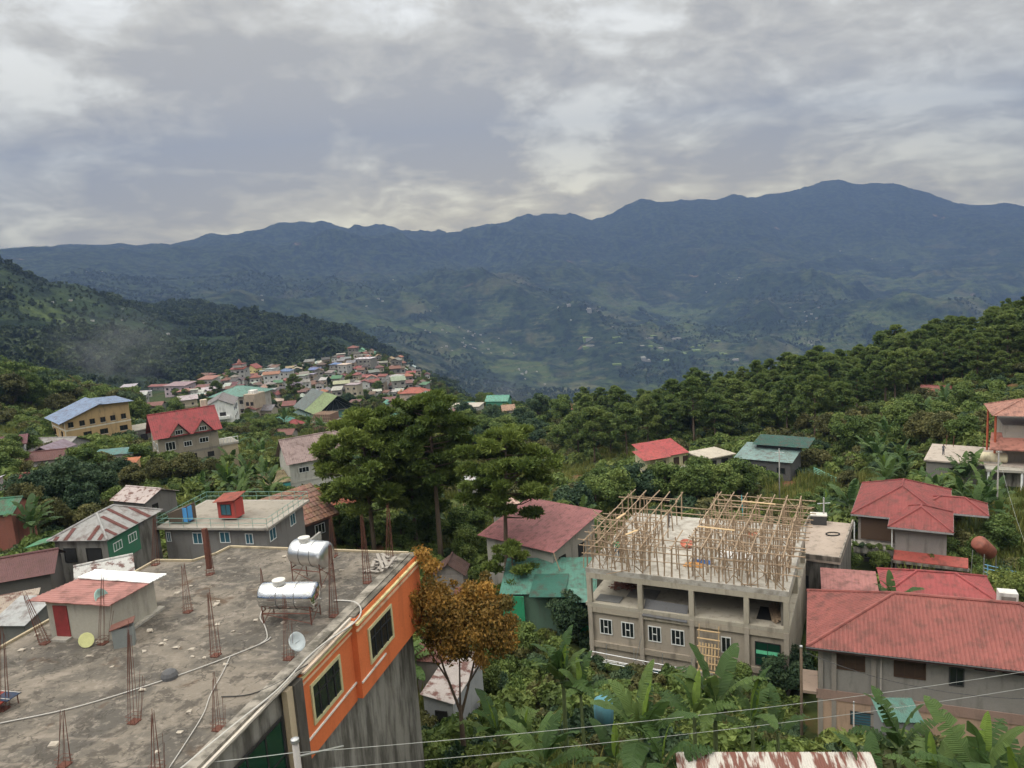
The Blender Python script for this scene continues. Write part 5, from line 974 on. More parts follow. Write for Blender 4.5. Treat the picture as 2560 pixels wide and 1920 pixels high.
house('teal_shed','low shed with flat teal sheet roof below the red dormers',(-76.0,134.5),-29.4,6,7.2,3.5,'shed_b',0.5,(0.35,0.33,0.30),(0.12,0.30,0.28),0.2,3.5,[],pitch=0.3)
house('orange_shed','shed with bright orange sheet roof below the teal one',(-71.0,127.5),-30.3,4,5.4,4.2,'shed_b',0.9,(0.55,0.36,0.18),(0.58,0.17,0.05),0.2,3.5,[],pitch=0.3)
# pinkish grey roof house with orange annex
K = house('pink_gable_house','pale two storey house with pinkish grey gable roof beside the big pines',(-41.2,133.8),-33.2,30,11.5,8.2,'gable_x',3.9,(0.47,0.46,0.41),(0.46,0.33,0.31),0.6,8.2,
 [('F',1.6,1.0,1.9,1.0,'w'),('F',5.4,0.9,2.0,1.1,'w'),('F',9.2,0.8,1.2,1.0,'w'),('F',1.0,4.8,0.7,0.9,'e'),('F',3.0,4.6,1.2,1.0,'w'),('F',5.0,4.6,1.0,1.0,'w'),('F',8.0,4.6,1.2,1.0,'w')],pitch=0.35,band=[(3.5,0.25,(0.40,0.39,0.35))])
BOX('annex', K, -5.0,0.55,0.2,4.6,-2,5.2, M_WALL, (0.46,0.44,0.38)); sheet_mesh([(-4.6,-.3,5.35),(0.5,-.3,5.35),(0.5,4.8,6.4),(-4.6,4.8,6.4)],0.3,0.03).obj('annex_roof', M_ROOF, K, (0.42,0.34,0.18)); BOX('teal_awning', K, -3.6,0.3,-0.25,0.19,2.9,5.0, M_WALL, (0.05,0.28,0.27)); BOX('dark_opening', K, -3.2,0.2,0.12,0.197,0.4,2.6, M_DARK)
BOX('orange_wing', K, -8.4,-4.2,0.6,4.4,0.0,4.4, M_WALL, (0.48,0.17,0.045)); BOX('wing_roof', K, -9.2,-4.0,0.2,4.8,4.42,4.6, M_CONC, (0.30,0.25,0.2)); window(K,'F',4.2,4,2.7,1.5,1.1,1.8,2,3,M_WHITE,M_GLASS,-8.4,0.6)
house('orange_roof_house','house with rounded orange roof behind the tiled house',(-27.5,92.0),-28.6,14,8.0,5.0,'hip',1.7,(0.40,0.30,0.22),(0.52,0.12,0.045),0.4,5.0,[('F',1,1,1,1)],pitch=0.3)
house('maroon_hut','low maroon roof just behind the concrete roof edge',(-24.6,60.5),-26.6,-8,7.6,5.2,'hip',1.0,(0.2,0.18,0.16),(0.17,0.06,0.05),0.3,4.5,[],pitch=0.3)
house('dark_hut','low dark brown roof between deck house and concrete roof',(-32.5,62.5),-26.9,-10,9.0,4.5,'shed_b',1.0,(0.2,0.18,0.16),(0.12,0.07,0.06),0.3,4.2,[],pitch=0.3)
# centre: pink roof, green roofs
S = house('pink_roof_house','house with broad salmon pink sheet roof behind slim pine trunk',(-4.9,80.5),-29.2,-40,10.4,9.2,'shed_b',1.7,(0.34,0.32,0.28),(0.50,0.17,0.17),0.7,7.0,[('R',1.0,1.2,1.2,1.4,'e'),('R',4.5,1.0,1.2,1.4,'e')],pitch=0.35)
BOX('balcony', S, 9.75,12.0,-0.2,9.0,2.9,3.15, M_CONC, CONC); BOX('parapet', S, 11.8,12.0,-0.2,9.0,3.16,4.0, M_CONC, CONC); BOX('lower_wall', S, 9.75,11.7,0.2,8.6,-2,2.88, M_CONC, (0.30,0.28,0.24))
stick('post', S, (11.9,8.9,3.1),(11.9,8.9,7.4),0.12,M_WOOD,'bar'); stick('post', S, (11.9,0.0,3.1),(10.4,0.0,7.0),0.12,M_WOOD,'bar')
T = house('green_sheet_house','shack with two tone mint green sheet roof and green netting',(-2.6,70.2),-31.6,-8,9.4,6.4,'shed_b',1.1,(0.10,0.17,0.12),(0.13,0.36,0.28),0.3,4.6,[],pitch=0.3)
MB().slab([(3.0,-0.9,4.72),(6.4,-0.9,4.72),(6.6,3.2,5.3),(3.2,3.2,5.3)],0.03).obj('dark_sheet', M_ROOF, T, (0.05,0.20,0.15)); MB().slab([(6.8,-1.8,4.6),(9.9,-1.8,4.6),(9.8,0.6,4.9),(6.8,0.6,4.9)],0.03).obj('light_sheet', M_ROOF, T, (0.20,0.47,0.38)); BOX('green_net', T, 6.0,9.3,-0.6,-0.5,0.0,4.4, M_WALL, (0.02,0.30,0.14)); BOX('green_net', T, 0.3,2.4,-0.1,0.0,0.2,4.4, M_WALL, (0.02,0.26,0.12))
house('brown_hut','small hut with dark brown gable roof behind orange tree',(-9.6,74.6),-31.2,-6,3.6,3.2,'gable_y',1.3,(0.25,0.22,0.2),(0.14,0.075,0.06),0.3,3.0,[],pitch=0.2)
house('rust_hut','tiny rust roofed hut beside the brown hut',(-7.2,70.2),-32.0,-6,2.6,2.2,'shed_b',0.5,(0.2,0.18,0.16),(0.24,0.09,0.07),0.2,2.4,[],pitch=0.2)
AG = house('scrap_shed','grey scrap metal shed with rust striped white roof below orange tree',(-6.9,43.6),-26.2,-16,2.2,6.0,'shed_l',0.45,(0.30,0.31,0.32),(0.42,0.37,0.35),0.15,2.9,[('F',0.7,0.6,0.8,1.4,'e')],pitch=0.12,rmat=M_RUST,sharp=False)
house('rusty_back_shed','small shed with brick red sheet roof behind the scrap shed',(-8.0,48.6),-26.2,-16,3.2,3.4,'gable_x',0.7,(0.25,0.22,0.2),(0.27,0.10,0.08),0.2,2.8,[],pitch=0.2)
RB = house('rusty_roof_hut','hut with heavily rusted corrugated roof at bottom edge of view',(4.5,21.2),-18.1,-6,6.6,3.4,'shed_b',0.75,(0.30,0.28,0.25),(0.68,0.66,0.62),0.25,3.6,[],pitch=0.085,amp=0.02,rmat=M_OLDRUST,sharp=False)
# right side
V = house('red_top_house','cream two storey house with bright red roof at edge of pine wood',(26.2,148.2),-40.4,20,9.4,7.0,'shed_b',1.6,(0.50,0.46,0.28),(0.55,0.06,0.06),0.5,6.0,[('F',2.2,1.0,1.4,1.2,'b'),('F',5.4,0.7,1.3,1.6,'b'),('F',7.6,0.7,1.3,1.6,'b'),('F',5.4,3.8,1.2,1.2,'j'),('F',7.6,3.8,1.2,1.2,'j')],pitch=0.3,band=[(3.0,0.25,CONC)])
sheet_mesh([(-1.5,-.8,6.0),(4.6,-.8,6.0),(4.6,4.2,6.9),(-1.5,4.2,6.9)],0.3,0.03).obj('porch_roof', M_ROOF, V, (0.58,0.08,0.07)); BOX('balcony', V, 4.5,10.4,-0.5,0.49,2.5,3.3, M_CONC, CONC); MB().slab([(0.5,-1.6,2.6),(2.6,-1.6,2.6),(2.6,-.1,3.3),(.5,-.1,3.3)],0.05).obj('awning', M_ROOF, V, (0.50,0.10,0.08))
house('bare_block_house','bare concrete house with flat tan roof right of the red roof',(37.2,146.5),-40.9,22,7.2,7.0,'flat',0.2,(0.33,0.31,0.27),(0.42,0.37,0.30),0.5,5.4,[('F',0.6,0.5,1.6,1.6,'e'),('F',3.4,0.5,1.6,1.6,'e')])
X_ = house('green_tier_house','dark house with two tier green sheet roof by grassy slope',(41.6,143.5),-40.0,-34,11.0,9.0,'shed_b',1.1,(0.10,0.10,0.10),(0.26,0.40,0.38),0.5,5.0,[('F',1,1.2,1.6,1.2,'d'),('F',4,1.2,1.6,1.2,'d'),('F',7.5,1.2,1.6,1.2,'d')],pitch=0.35)
sheet_mesh([(2.0,5.5,6.6),(12.6,5.5,6.6),(12.6,11.5,7.3),(2.0,11.5,7.3)],0.3,0.03).obj('upper_roof', M_ROOF, X_, (0.025,0.12,0.09)); BOX('upper_wall', X_, 2.6,10.6,6.6,8.9,5.0,6.62, M_WALL, (0.08,0.08,0.08))
house('red_hut','small red roofed hut below the bare block house',(36.5,136.0),-43.3,-20,4.6,3.6,'shed_b',0.5,(0.3,0.28,0.25),(0.42,0.10,0.09),0.2,3.0,[],pitch=0.3)
Cc = house('flat_roof_house','low house with wide bare concrete roof and rebar on right slope',(60.4,110.5),-33.2,-35,14.5,10.5,'flat',0.2,(0.20,0.19,0.17),(0.40,0.34,0.29),0.3,5.6,[('F',3,0.8,1.5,1.3,'e')])
for (x,y) in ((3,9.5),(7,8.5),(7.6,8.9),(2.0,9.8),(10,9)): stick('rebar', Cc, (x,y,5.8),(x+.1,y,7.5),0.09,M_BAR,'bar')
o = thing('cream_tank', (*x_((60.4,110.5),-35,8.6,1.6),-32.98), -32, 'cream plastic tank lying on the bare concrete roof', 'water tank'); MB().lathe([(0.05,-1.9),(0.6,-1.8),(0.72,-1.6),(0.72,1.6),(0.6,1.8),(0.05,1.9)],16,'X',(0,0,0.74)).obj('tank_body', M_WALL, o, (0.62,0.55,0.38), smooth=True); BOX('cradle', o, -1.2,1.2,-0.5,0.5,0.0,0.25, M_CONC, CONC)
Z_ = thing('orange_tower_house', (66.5,105.0,-39.0), -25, 'three tier house with salmon and orange tiled roofs at right edge', 'house'); foot(66.5,105.0,-25,-1,14,-1,12)
BOX('wall', Z_, 0.6,13,0.6,11,-2,5.6, M_DIRTY, (0.34,0.31,0.27)); BOX('deck', Z_, -0.3,13.5,-1.2,11,5.6,5.95, M_CONC, CONC); BOX('upper_wall', Z_, 2.2,13,3.4,11,5.95,11.3, M_WALL, (0.34,0.31,0.27))
MB().slab([(0.2,0.6,8.4),(13,0.6,8.4),(13,4.6,10.0),(0.9,4.6,10.0)],0.15).obj('lower_roof', M_ROOF, Z_, (0.56,0.22,0.16)); sheet_mesh([(4.6,-1.0,6.9),(13.5,-1.0,6.9),(13.5,3.3,9.95),(6.6,3.3,9.95)],0.4,0.05).obj('tile_roof', M_ROOF, Z_, (0.50,0.12,0.05))
zr = add_roof(Z_,'hip',12.5,8.5,13.0,1.7,(0.55,0.25,0.18),None,0.35,0.03,x0=0.6,y0=1.8)
for (x,y) in ((1.1,2.3),(5,2.3),(9,2.3),(1.1,9.8)): stick('post', Z_, (x,y,5.9),(x,y,13.0),0.3,M_ORANGEPOST,'bar')
for (x,y) in ((0.0,-1.0),(4,-1.0),(8,-1.0)): stick('post', Z_, (x,y,-2),(x,y,5.6),0.3,M_CONC,'bar')
house('red_gable_far','house with weathered red gable roof at foot of the right pine wood',(105.5,196.0),-41.0,-34,8.6,8.0,'gable_x',1.9,(0.24,0.22,0.21),(0.36,0.09,0.07),0.6,4.5,[('F',2,1,1.2,1,'e')],pitch=0.4)
house('small_rust_far','small white hut with rusty red roof below the far red house',(104.0,178.0),-40.7,-34,6.0,4.4,'shed_b',0.8,(0.55,0.54,0.5),(0.36,0.16,0.11),0.4,3.6,[('F',1.5,0.8,1.2,1.0,'e')],pitch=0.4)
Q_ = house('block_annex','low grey concrete house with flat littered roof beside the scaffold',(26.2,71.8),-30.6,-30,4.6,11.5,'flat',0.2,(0.20,0.185,0.17),(0.36,0.29,0.24),0.2,5.8,[('F',0.5,1.6,1.0,1.3,'e'),('F',2.6,1.6,1.0,1.3,'e')],wmat=M_DIRTY)
for (x0,x1,y0,y1) in ((0,4.6,0,0.15),(4.45,4.6,0.16,11.5),(0,0.15,0.16,11.5)): BOX('parapet', Q_, x0,x1,y0,y1,6.03,6.5, M_DIRTY, (0.30,0.26,0.22))
o = thing('tyre_ring', (*x_((26.2,71.8),-30,3.0,7.5),-30.36), 0, 'flat dark ring lying on the low concrete roof', 'ring'); MB().tube([(0.7*math.cos(a*.524),0.5*math.sin(a*.524),0.05) for a in range(13)],0.06,6).obj('hoop', M_DARK, o)
o = thing('black_tank', (*x_((26.2,71.8),-30,1.2,10.4),-30.38), -20, 'black box tank with pale top on the low concrete roof', 'water tank'); BOX('tank_body', o, -.8,.8,-.5,.5,0,1.0, M_WALLDARK); BOX('lid', o, -.85,.85,-.55,.55,1.0,1.12, M_WALL, (0.6,0.58,0.53))
house('glossy_roof_house','house with glossy red hip roof just behind the long red roof',(31.2,63.2),-30.9,-21,9.0,6.0,'hip',1.3,(0.3,0.28,0.25),(0.46,0.07,0.07),0.4,4.8,[],pitch=0.4)
house('patched_shed','low lean-to with patched pink and red sheets beside glossy roof',(26.6,65.2),-31.3,-21,4.8,4.6,'shed_b',0.6,(0.3,0.28,0.25),(0.52,0.20,0.18),0.3,4.4,[],pitch=0.3)
o = thing('green_water_tank', (25.6,62.5,-32.0), -20, 'boxy teal green water tank beside the patched pink roof', 'water tank'); BOX('tank_body', o, -0.9,0.9,-0.7,0.7,0.6,1.8, M_WALL, (0.12,0.33,0.25)); BOX('stand', o, -0.8,0.8,-0.6,0.6,-3.6,0.58, M_CONC, CONCD)
o = thing('rust_tank_tower', (43.6,69.0,-36.5), 20, 'rust red cylindrical tank tilted on tall thin steel legs', 'water tank'); m_=MB().lathe([(0.05,-1.15),(0.6,-1.1),(0.72,-0.95),(0.72,0.95),(0.6,1.1),(0.05,1.15)],16,'Z',(0,0,0)).obj('tank_body', M_ROOF, o, (0.42,0.12,0.07), smooth=True); m_.location=(0,0,6.9); m_.rotation_euler=(0,R_(-48),0)
for (x,y) in ((-.7,-.6),(.8,-.6),(.8,.6),(-.7,.6)): stick('leg', o, (x*1.3,y*1.3,-1),(x,y,6.6),0.07,M_STEEL,'bar')
o = thing('blue_fence', (47.2,74.0,-34.6), -52, 'bright blue metal fence at right edge of view', 'fence')
for k in range(9): stick('post', o, (k*1.1,0,-1.0),(k*1.1,0,1.0),0.11,M_BLUEP,'bar')
for z in (0.15,0.55,0.95): stick('rail', o, (-0.3,0,z),(9.1,0,z),0.07,M_BLUEP,'bar')
o = thing('green_fence', (53.6,134.5,-41.6), -62, 'mint green fence panels stepping down the grassy slope', 'fence')
for k in range(5):
    for z in (0.4,0.7,1.0,1.3): stick('rail', o, (k*1.7,0,z-k*.32),(k*1.7+1.65,0,z-k*.32-.2),0.09,M_MINT,'bar')
    stick('post', o, (k*1.7,0,-1.8-k*.32),(k*1.7,0,1.45-k*.32),0.1,M_MINT,'bar')
house('teal_hut','small teal sheet roof half buried in foreground leaves',(16.4,33.2),-22.6,-8,1.9,1.6,'shed_b',0.3,(0.2,0.2,0.2),(0.11,0.27,0.22),0.1,2.0,[],pitch=0.12,sharp=False)
o = thing('blue_drum', (4.2,42.5,-27.0), 0, 'round pale blue water drum among the banana plants', 'drum'); MB().lathe([(0.1,-1.0),(0.55,-1.0),(0.6,0.1),(0.6,0.2),(0.55,0.75),(0.4,0.85),(0.1,0.87)],18,'Z').obj('drum_body', M_WALL, o, (0.09,0.25,0.31), smooth=True)
# ---------------------------------------------------------------- poles and cables
def upole(x, y, top, base, label, r=0.13, arm=False, mat=None):
    o = thing('utility_pole', (x,y,base), 0, label, 'utility pole', 'utility poles'); MB().tube([(0,0,-1),(0,0,top-base)], r, 9, r*0.75).obj('shaft', mat or M_CONC, o, (0.34,0.32,0.30), smooth=True)
    MB().lathe([(r*0.8,top-base),(r*0.95,top-base+.02),(r*0.95,top-base+.12),(r*0.3,top-base+.16)],9,'Z').obj('cap', M_STEEL, o)
    if arm: stick('cross_arm', o, (-0.7,0,top-base-.5),(0.7,0,top-base-.5),0.09,M_STEEL,'bar')
    return o
upole(-6.95,20.4,-13.3,-23,'grey concrete pole with metal cap at bottom left, carrying two cables')
upole(17.6,46.4,-25.9,-33.5,'weathered pole at left corner of the long red roofed house',0.11,False,M_BARK)
upole(18.6,41.0,-26.6,-31.5,'thin pale post in bushes before the long house',0.05)
upole(41.5,118.0,-32.0,-40.0,'slim pole above the grassy slope, right of the green roof',0.11,True)
upole(33.0,80.2,-27.6,-37.0,'slim grey pole between scaffold annex and terrace house',0.10,True)
upole(57.0,88.0,-26.0,-36.0,'leaning dark pole behind the terrace house by bananas',0.11)
def cable(label, a, b_, sag, r=0.012, mat=None):
    a, b_ = Vector(a), Vector(b_); pts = []
    for k in range(25):
        f = k/24; p = a.lerp(b_, f); p.z -= sag*4*f*(1-f); pts.append(p)
    return tag(MB().tube(pts, r, 4).obj('power_cable', mat or M_CABLE, None), label, 'cable', 'power cables')
cable('upper of two pale cables crossing the whole foreground', (-6.95,20.4,-13.62), (25.24,33.57,-20.51), 0.35,0.010)
cable('lower of two pale cables crossing the whole foreground', (-6.95,20.4,-14.2), (25.26,33.55,-21.35), 0.35,0.010)
cable('thick white service pipe cable from pole up to orange wall', (-6.95,20.4,-13.75), (-7.0,25.6,-16.95), 0.0,0.035)
cable('thin cable from pole across the bottom of concrete roof', (-6.95,20.4,-13.6), (-18.58,23.55,-15.67), 0.2)
cable('black cable drooping along the front of the long house', (17.68,45.70,-25.89), (27.70,36.73,-24.36), 0.9,0.02,M_BLACKPIPE)
cable('thin black wire from leaning pole down to blue fence', (57.0,88.0,-26.3), (50.5,72,-33), 0.8)
# ---------------------------------------------------------------- people
def person(loc, yaw, top, low, label, h=1.65, arm=0.5, bend=0.0):
    o = thing('person', loc, yaw, label, 'person'); k = h/1.7
    J_ = {'pel':(0,0,.92),'ch':(0,.02-bend*.3,1.28),'nk':(0,-bend*.4,1.46),'hd':(0,-.03-bend*.5,1.58),'hd2':(0,-.03-bend*.5,1.68),'ls':(-.18,-bend*.35,1.40),'le':(-.25,-.05-arm*.15,1.14),'lh':(-.22,-.10-arm*.4,0.98+arm*.2),'rs':(.18,-bend*.35,1.40),'re':(.25,-.05-arm*.1,1.14),'rh':(.23,-.12-arm*.3,.95+arm*.15),
          'lp':(-.10,0,.86),'lk':(-.11,-.03,.48),'la':(-.12,.03,.08),'lt':(-.13,-.13,.04),'rp':(.10,0,.86),'rk':(.13,.02,.48),'ra':(.15,.06,.08),'rt':(.17,-.10,.04)}
    E_ = [('pel','ch'),('ch','nk'),('nk','hd'),('hd','hd2'),('ch','ls'),('ls','le'),('le','lh'),('ch','rs'),('rs','re'),('re','rh'),('pel','lp'),('lp','lk'),('lk','la'),('la','lt'),('pel','rp'),('rp','rk'),('rk','ra'),('ra','rt')]
    rad = {'pel':.13,'ch':.15,'nk':.055,'hd':.095,'hd2':.075,'ls':.065,'le':.048,'lh':.038,'rs':.065,'re':.048,'rh':.038,'lp':.10,'lk':.065,'la':.045,'lt':.04,'rp':.10,'rk':.065,'ra':.045,'rt':.04}
    ks = list(J_); me = bpy.data.meshes.new('body'); me.from_pydata([tuple(c*k for c in J_[q]) for q in ks], [(ks.index(a),ks.index(b_)) for a,b_ in E_], []); me.update()
    ob = mesh_obj('body', me, None, o); sk = ob.modifiers.new('skin','SKIN')
    for i, q in enumerate(ks):
        sv = me.skin_vertices[0].data[i]; sv.radius = (rad[q]*k, rad[q]*k); sv.use_root = (q == 'pel')
    ob.modifiers.new('sub','SUBSURF').levels = 1; ob.modifiers['sub'].render_levels = 1
    m, t, b = newmat('clothing_and_skin'); sp_ = N(t,'ShaderNodeSeparateXYZ'); L(t, OBJC(t), sp_.inputs[0])
    c = MIX(t, MATH(t,'GREATER_THAN', sp_.outputs[2], 0.93*k), low, top); c = MIX(t, MATH(t,'GREATER_THAN', sp_.outputs[2], 1.45*k), c, (0.28,0.15,0.09)); c = MIX(t, MATH(t,'GREATER_THAN', sp_.outputs[2], 1.60*k), c, (0.02,0.015,0.012))
    L(t, c, b.inputs['Base Color']); b.inputs['Roughness'].default_value = 0.85; me.materials.append(m); return o
person(onslab(1.9,3.2), -20, (0.03,0.33,0.13), (0.11,0.14,0.18), 'worker in green shirt and grey trousers under the left scaffold', 1.65, 0.7)
person(onslab(4.5,11.8), 60, (0.10,0.09,0.10), (0.04,0.04,0.05), 'worker in dark clothes at back of the scaffolded slab', 1.65, 0.8)
person((*x_((60.4,110.5),-35,2.2,3.6),-32.98), 10, (0.13,0.13,0.15), (0.08,0.085,0.10), 'person in dark clothes standing on the bare concrete roof at right', 1.7, 0.3)
# ---------------------------------------------------------------- hall and buildings of the near town
HL = thing('green_hall', (-75.5,290.3,-57.9), 33, 'large hall with pale green and grey gable roof and open gable front', 'hall'); foot(-75.5,290.3,33,-3,18,-1,27)
BOX('wall', HL, 3.5,16.5,1.5,26,-4,5.2, M_WALL, (0.28,0.26,0.22)); MB().add([(1.2,3.0,5.2),(18.8,3.0,5.2),(10,3.0,10.4),(1.2,26,5.2),(18.8,26,5.2),(10,26,10.4)],[(0,1,2),(3,5,4),(0,3,4,1)]).obj('gable_wall', M_WALL, HL, (0.035,0.045,0.04))
hr = sheet_mesh([(-0.5,-0.8,4.9),(10,-0.8,11.2),(10,28,11.2),(-0.5,28,4.9)],0.6,0.05).obj('roof', M_ROOF, HL, (0.32,0.43,0.19)); sheet_mesh([(20.5,-0.8,4.9),(10,-0.8,11.2),(10,28,11.2),(20.5,28,4.9)],0.6,0.05).obj('roof_slope', M_ROOF, hr, (0.34,0.45,0.21))
MB().slab([(-0.5,14,4.98),(10,14,11.3),(10,28,11.3),(-0.5,28,4.98)],0.02).obj('grey_sheets', M_ROOF, hr, (0.19,0.24,0.23))
sheet_mesh([(-4.0,2,2.6),(3.4,2,4.9),(3.4,24,4.9),(-4.0,24,2.6)],0.6,0.04).obj('side_roof', M_ROOF, HL, (0.10,0.20,0.18)); sheet_mesh([(24.0,2,2.2),(16.6,2,4.7),(16.6,24,4.7),(24.0,24,2.2)],0.6,0.04).obj('side_roof', M_ROOF, HL, (0.13,0.20,0.19)); sheet_mesh([(4.0,-2.5,3.0),(16.0,-2.5,3.0),(16.0,1.5,5.0),(4.0,1.5,5.0)],0.6,0.04).obj('porch_roof', M_ROOF, HL, (0.05,0.17,0.14))
for k in range(6): stick('truss', HL, (2+3.2*k,2.9,5.3),(10,2.9,9.8),0.2,M_STEEL,'bar')
HL.scale = (0.86,1.0,1.0)
WD = thing('timber_frame_house', (-69.0,257.5,-56.0), -20, 'unfinished house wrapped in brown timber formwork before the green hall', 'house'); foot(-69,257.5,-20,-1,9,-1,8)
BOX('wall', WD, 0.3,7.2,0.3,6.2,-3,6.4, M_WALL, (0.27,0.17,0.11)); BOX('floor_slab', WD, -.2,7.6,-.2,6.6,6.4,6.7, M_CONC, CONC); BOX('upper_frame', WD, 0.4,7.0,0.4,6.0,6.7,9.2, M_WALL, (0.20,0.12,0.085))
for k in range(10): stick('pole', WD, (-.3+.85*k,-.4,-1),(-.3+.85*k,-.4,9.6+.1*(k%3)),0.13,M_WOOD,'bar')
for k in range(8): stick('pole', WD, (-.6,-.5,0.8+1.1*k),(7.9,-.5,0.8+1.1*k),0.12,M_WOOD,'bar')
for k in range(7): stick('pole', WD, (0.3+1.1*k,0.2,9.3),(0.3+1.1*k,6.3,9.3),0.14,M_WOOD,'bar')
house('white_store_house','white and red house beside the timber framed one',(-81.0,262.0),-51.2,-10,7.2,6.0,'hip',1.9,(0.66,0.66,0.64),(0.42,0.05,0.05),0.4,5.4,[('F',1,1.6,1.2,1.0,'e'),('F',3.6,1.6,1.2,1.0,'e')],pitch=0.5)
WT = house('white_tall_house','white three storey house with grey brown gable roof and balconies',(-113.0,276.0),-45.0,14,11.0,18.0,'gable_y',2.6,(0.74,0.74,0.72),(0.30,0.28,0.28),0.5,11.0,[('F',0.8,2.0,3.0,2.2,'e'),('F',0.8,6.4,3.0,2.4,'e'),('F',5.0,2.4,2.2,1.6,'e'),('F',5.0,6.6,2.2,1.6,'e'),('R',2,1.2,1.4,1.2,'e'),('R',5,1.2,1.4,1.2,'e'),('R',8,1.0,2.4,2.0,'e'),('R',12,1.2,1.4,1.2,'e'),('R',3,4.6,1.4,1.2,'e'),('R',7,4.6,1.4,1.2,'e'),('R',11,4.6,1.4,1.2,'e'),('R',3,8,2,1.6,'e'),('R',8,8,2,1.6,'e')],pitch=0.5)
BOX('balcony', WT, 0.3,9.0,-0.9,0.49,6.2,7.2, M_WALL, (0.68,0.68,0.66)); BOX('balcony', WT, 0.3,9.0,-0.9,0.49,2.0,3.0, M_WALL, (0.68,0.68,0.66))
TB = house('teal_roof_block','grey four storey block with broad teal hip roof',(-124.0,309.0),-46.2,-14,20.0,17.0,'hip',3.2,(0.38,0.35,0.31),(0.17,0.37,0.31),1.0,13.0,[('F',2+3.6*k,1.6+3.6*j,1.6,1.5,'e') for k in range(4) for j in range(3)],pitch=0.8)
BOX('stair_tower', TB, 17.5,22.5,-1.5,6,-2,14.0, M_WALL, (0.36,0.29,0.22)); BOX('roof_tank', TB, 18.5,21.5,0.5,3.0,14.0,15.3, M_WALL, (0.72,0.70,0.66))
for z in (2.5,6.0,9.5):
    for u in (0.8,2.8): window(TB,'F',5,1,u,z,1.3,1.5,1,1,M_DARK,M_DARK,17.5,-1.5)
house('green_pavilion_left','pavilion with blue green hip roof below the white tall house, left one',(-101.0,263.0),-52.0,12,9.0,6.5,'hip',1.9,(0.55,0.52,0.45),(0.09,0.33,0.26),0.5,4.5,[('F',1,1.2,1.6,1.4,'e')],pitch=0.6)
house('green_pavilion_right','pavilion with blue green hip roof below the white tall house, right one',(-87.5,266.5),-51.2,8,10.5,7.5,'hip',2.0,(0.55,0.52,0.45),(0.08,0.32,0.25),0.6,5.0,[('F',4.0,1.2,2.4,2.6,'e')],pitch=0.6)
house('brown_long_house','long house with rusty brown gable roof below the pavilions',(-88.0,228.0),-48.4,-16,13.0,7.0,'gable_x',1.9,(0.26,0.24,0.22),(0.22,0.085,0.065),0.5,4.8,[('F',2,1,1.2,1,'e')],pitch=0.6)
house('brown_short_house','short red brown roofed house left of the timber framed one',(-76.5,236.0),-48.6,-8,7.0,5.6,'gable_x',1.3,(0.28,0.26,0.24),(0.26,0.10,0.08),0.4,4.2,[('F',1.5,1,1.2,1,'e')],pitch=0.6)
house('teal_grey_house','dark house with grey teal gable roof right of the hall',(-50.5,352.0),-59.8,-18,14.0,10.0,'gable_y',2.4,(0.06,0.085,0.075),(0.24,0.32,0.31),0.7,6.2,[('F',3.2,1.0,1.8,1.6),('F',7.5,1.0,1.8,1.6)],pitch=0.7)
house('red_orange_behind','house with orange red hip roof just behind the grey teal one',(-55.0,364.0),-58.8,-12,14.0,9.0,'hip',2.2,(0.45,0.35,0.28),(0.52,0.13,0.08),0.6,5.5,[],pitch=0.7)
house('teal_hip_low','low house with teal hip roof and white wall, right of hall',(-26.5,345.0),-64.0,-12,11.5,8.0,'hip',1.9,(0.5,0.5,0.48),(0.10,0.34,0.27),0.5,4.5,[('F',1,1,1.3,1.2,'e')],pitch=0.7)
house('green_hip_low','low house with green hip roof on grass below the hall',(-56.5,293.5),-57.0,-14,12.5,8.0,'hip',2.0,(0.30,0.28,0.24),(0.06,0.22,0.13),0.6,4.6,[('F',2,1.2,1.5,1.2,'e'),('F',6,1.2,1.5,1.2,'e')],pitch=0.7)
G_ = house('green_striped_house','low house with green and white striped sheet roof behind the pines',(-41.0,228.0),-50.0,-14,9.4,5.5,'shed_b',1.0,(0.6,0.6,0.58),(0.05,0.26,0.15),0.3,4.0,[],pitch=0.6)
for k in range(6): MB().slab([(0.9+1.5*k,-.1,4.08),(1.3+1.5*k,-.1,4.08),(1.3+1.5*k,5.6,5.12),(0.9+1.5*k,5.6,5.12)],0.02).obj('pale_strip', M_ROOF, G_, (0.30,0.46,0.40))
house('grey_ruin_house','bare grey concrete house with tin top, centre behind pines',(-27.5,327.0),-60.4,-12,13.0,10.0,'flat',0.2,(0.40,0.38,0.34),(0.42,0.38,0.32),0.3,6.0,[('F',1.5,1,1.6,1.4,'e'),('F',5,1,1.6,1.4,'e'),('F',9,1.2,1.6,1.4,'e')])
house('mint_roof_house','house with bright mint green gable roof near valley edge',(-13.0,343.0),-61.6,-16,11.0,8.0,'gable_x',2.2,(0.06,0.26,0.17),(0.16,0.48,0.36),0.5,5.0,[],pitch=0.7)
house('rust_red_cluster','rusty red roofed shack at the valley edge, centre',(20.0,322.0),-63.6,-12,9.0,7.0,'gable_x',1.9,(0.30,0.16,0.13),(0.36,0.12,0.09),0.4,5.0,[('F',2,1,1.4,1.2,'e')],pitch=0.7)
house('tan_flat_hut','small hut with pale tan flat roof among trees, centre',(-8.0,262.0),-57.6,-14,7.5,5.0,'shed_b',0.6,(0.5,0.48,0.42),(0.55,0.47,0.38),0.3,3.8,[],pitch=0.6)
house('white_patch_hut','white tin hut with red patches between the big pines',(-13.5,141.0),-41.0,-20,7.5,6.0,'shed_b',1.2,(0.3,0.29,0.28),(0.62,0.62,0.62),0.3,4.6,[('R',1,1,1,1,'e')],pitch=0.14,rmat=M_RUST,sharp=False)
house('orange_white_hut','hut with white and orange rusted roof left of slim pine',(-4.5,112.5),-37.6,-12,4.6,4.2,'gable_y',1.3,(0.3,0.28,0.26),(0.62,0.42,0.34),0.3,3.2,[],pitch=0.14,rmat=M_RUST,sharp=False)
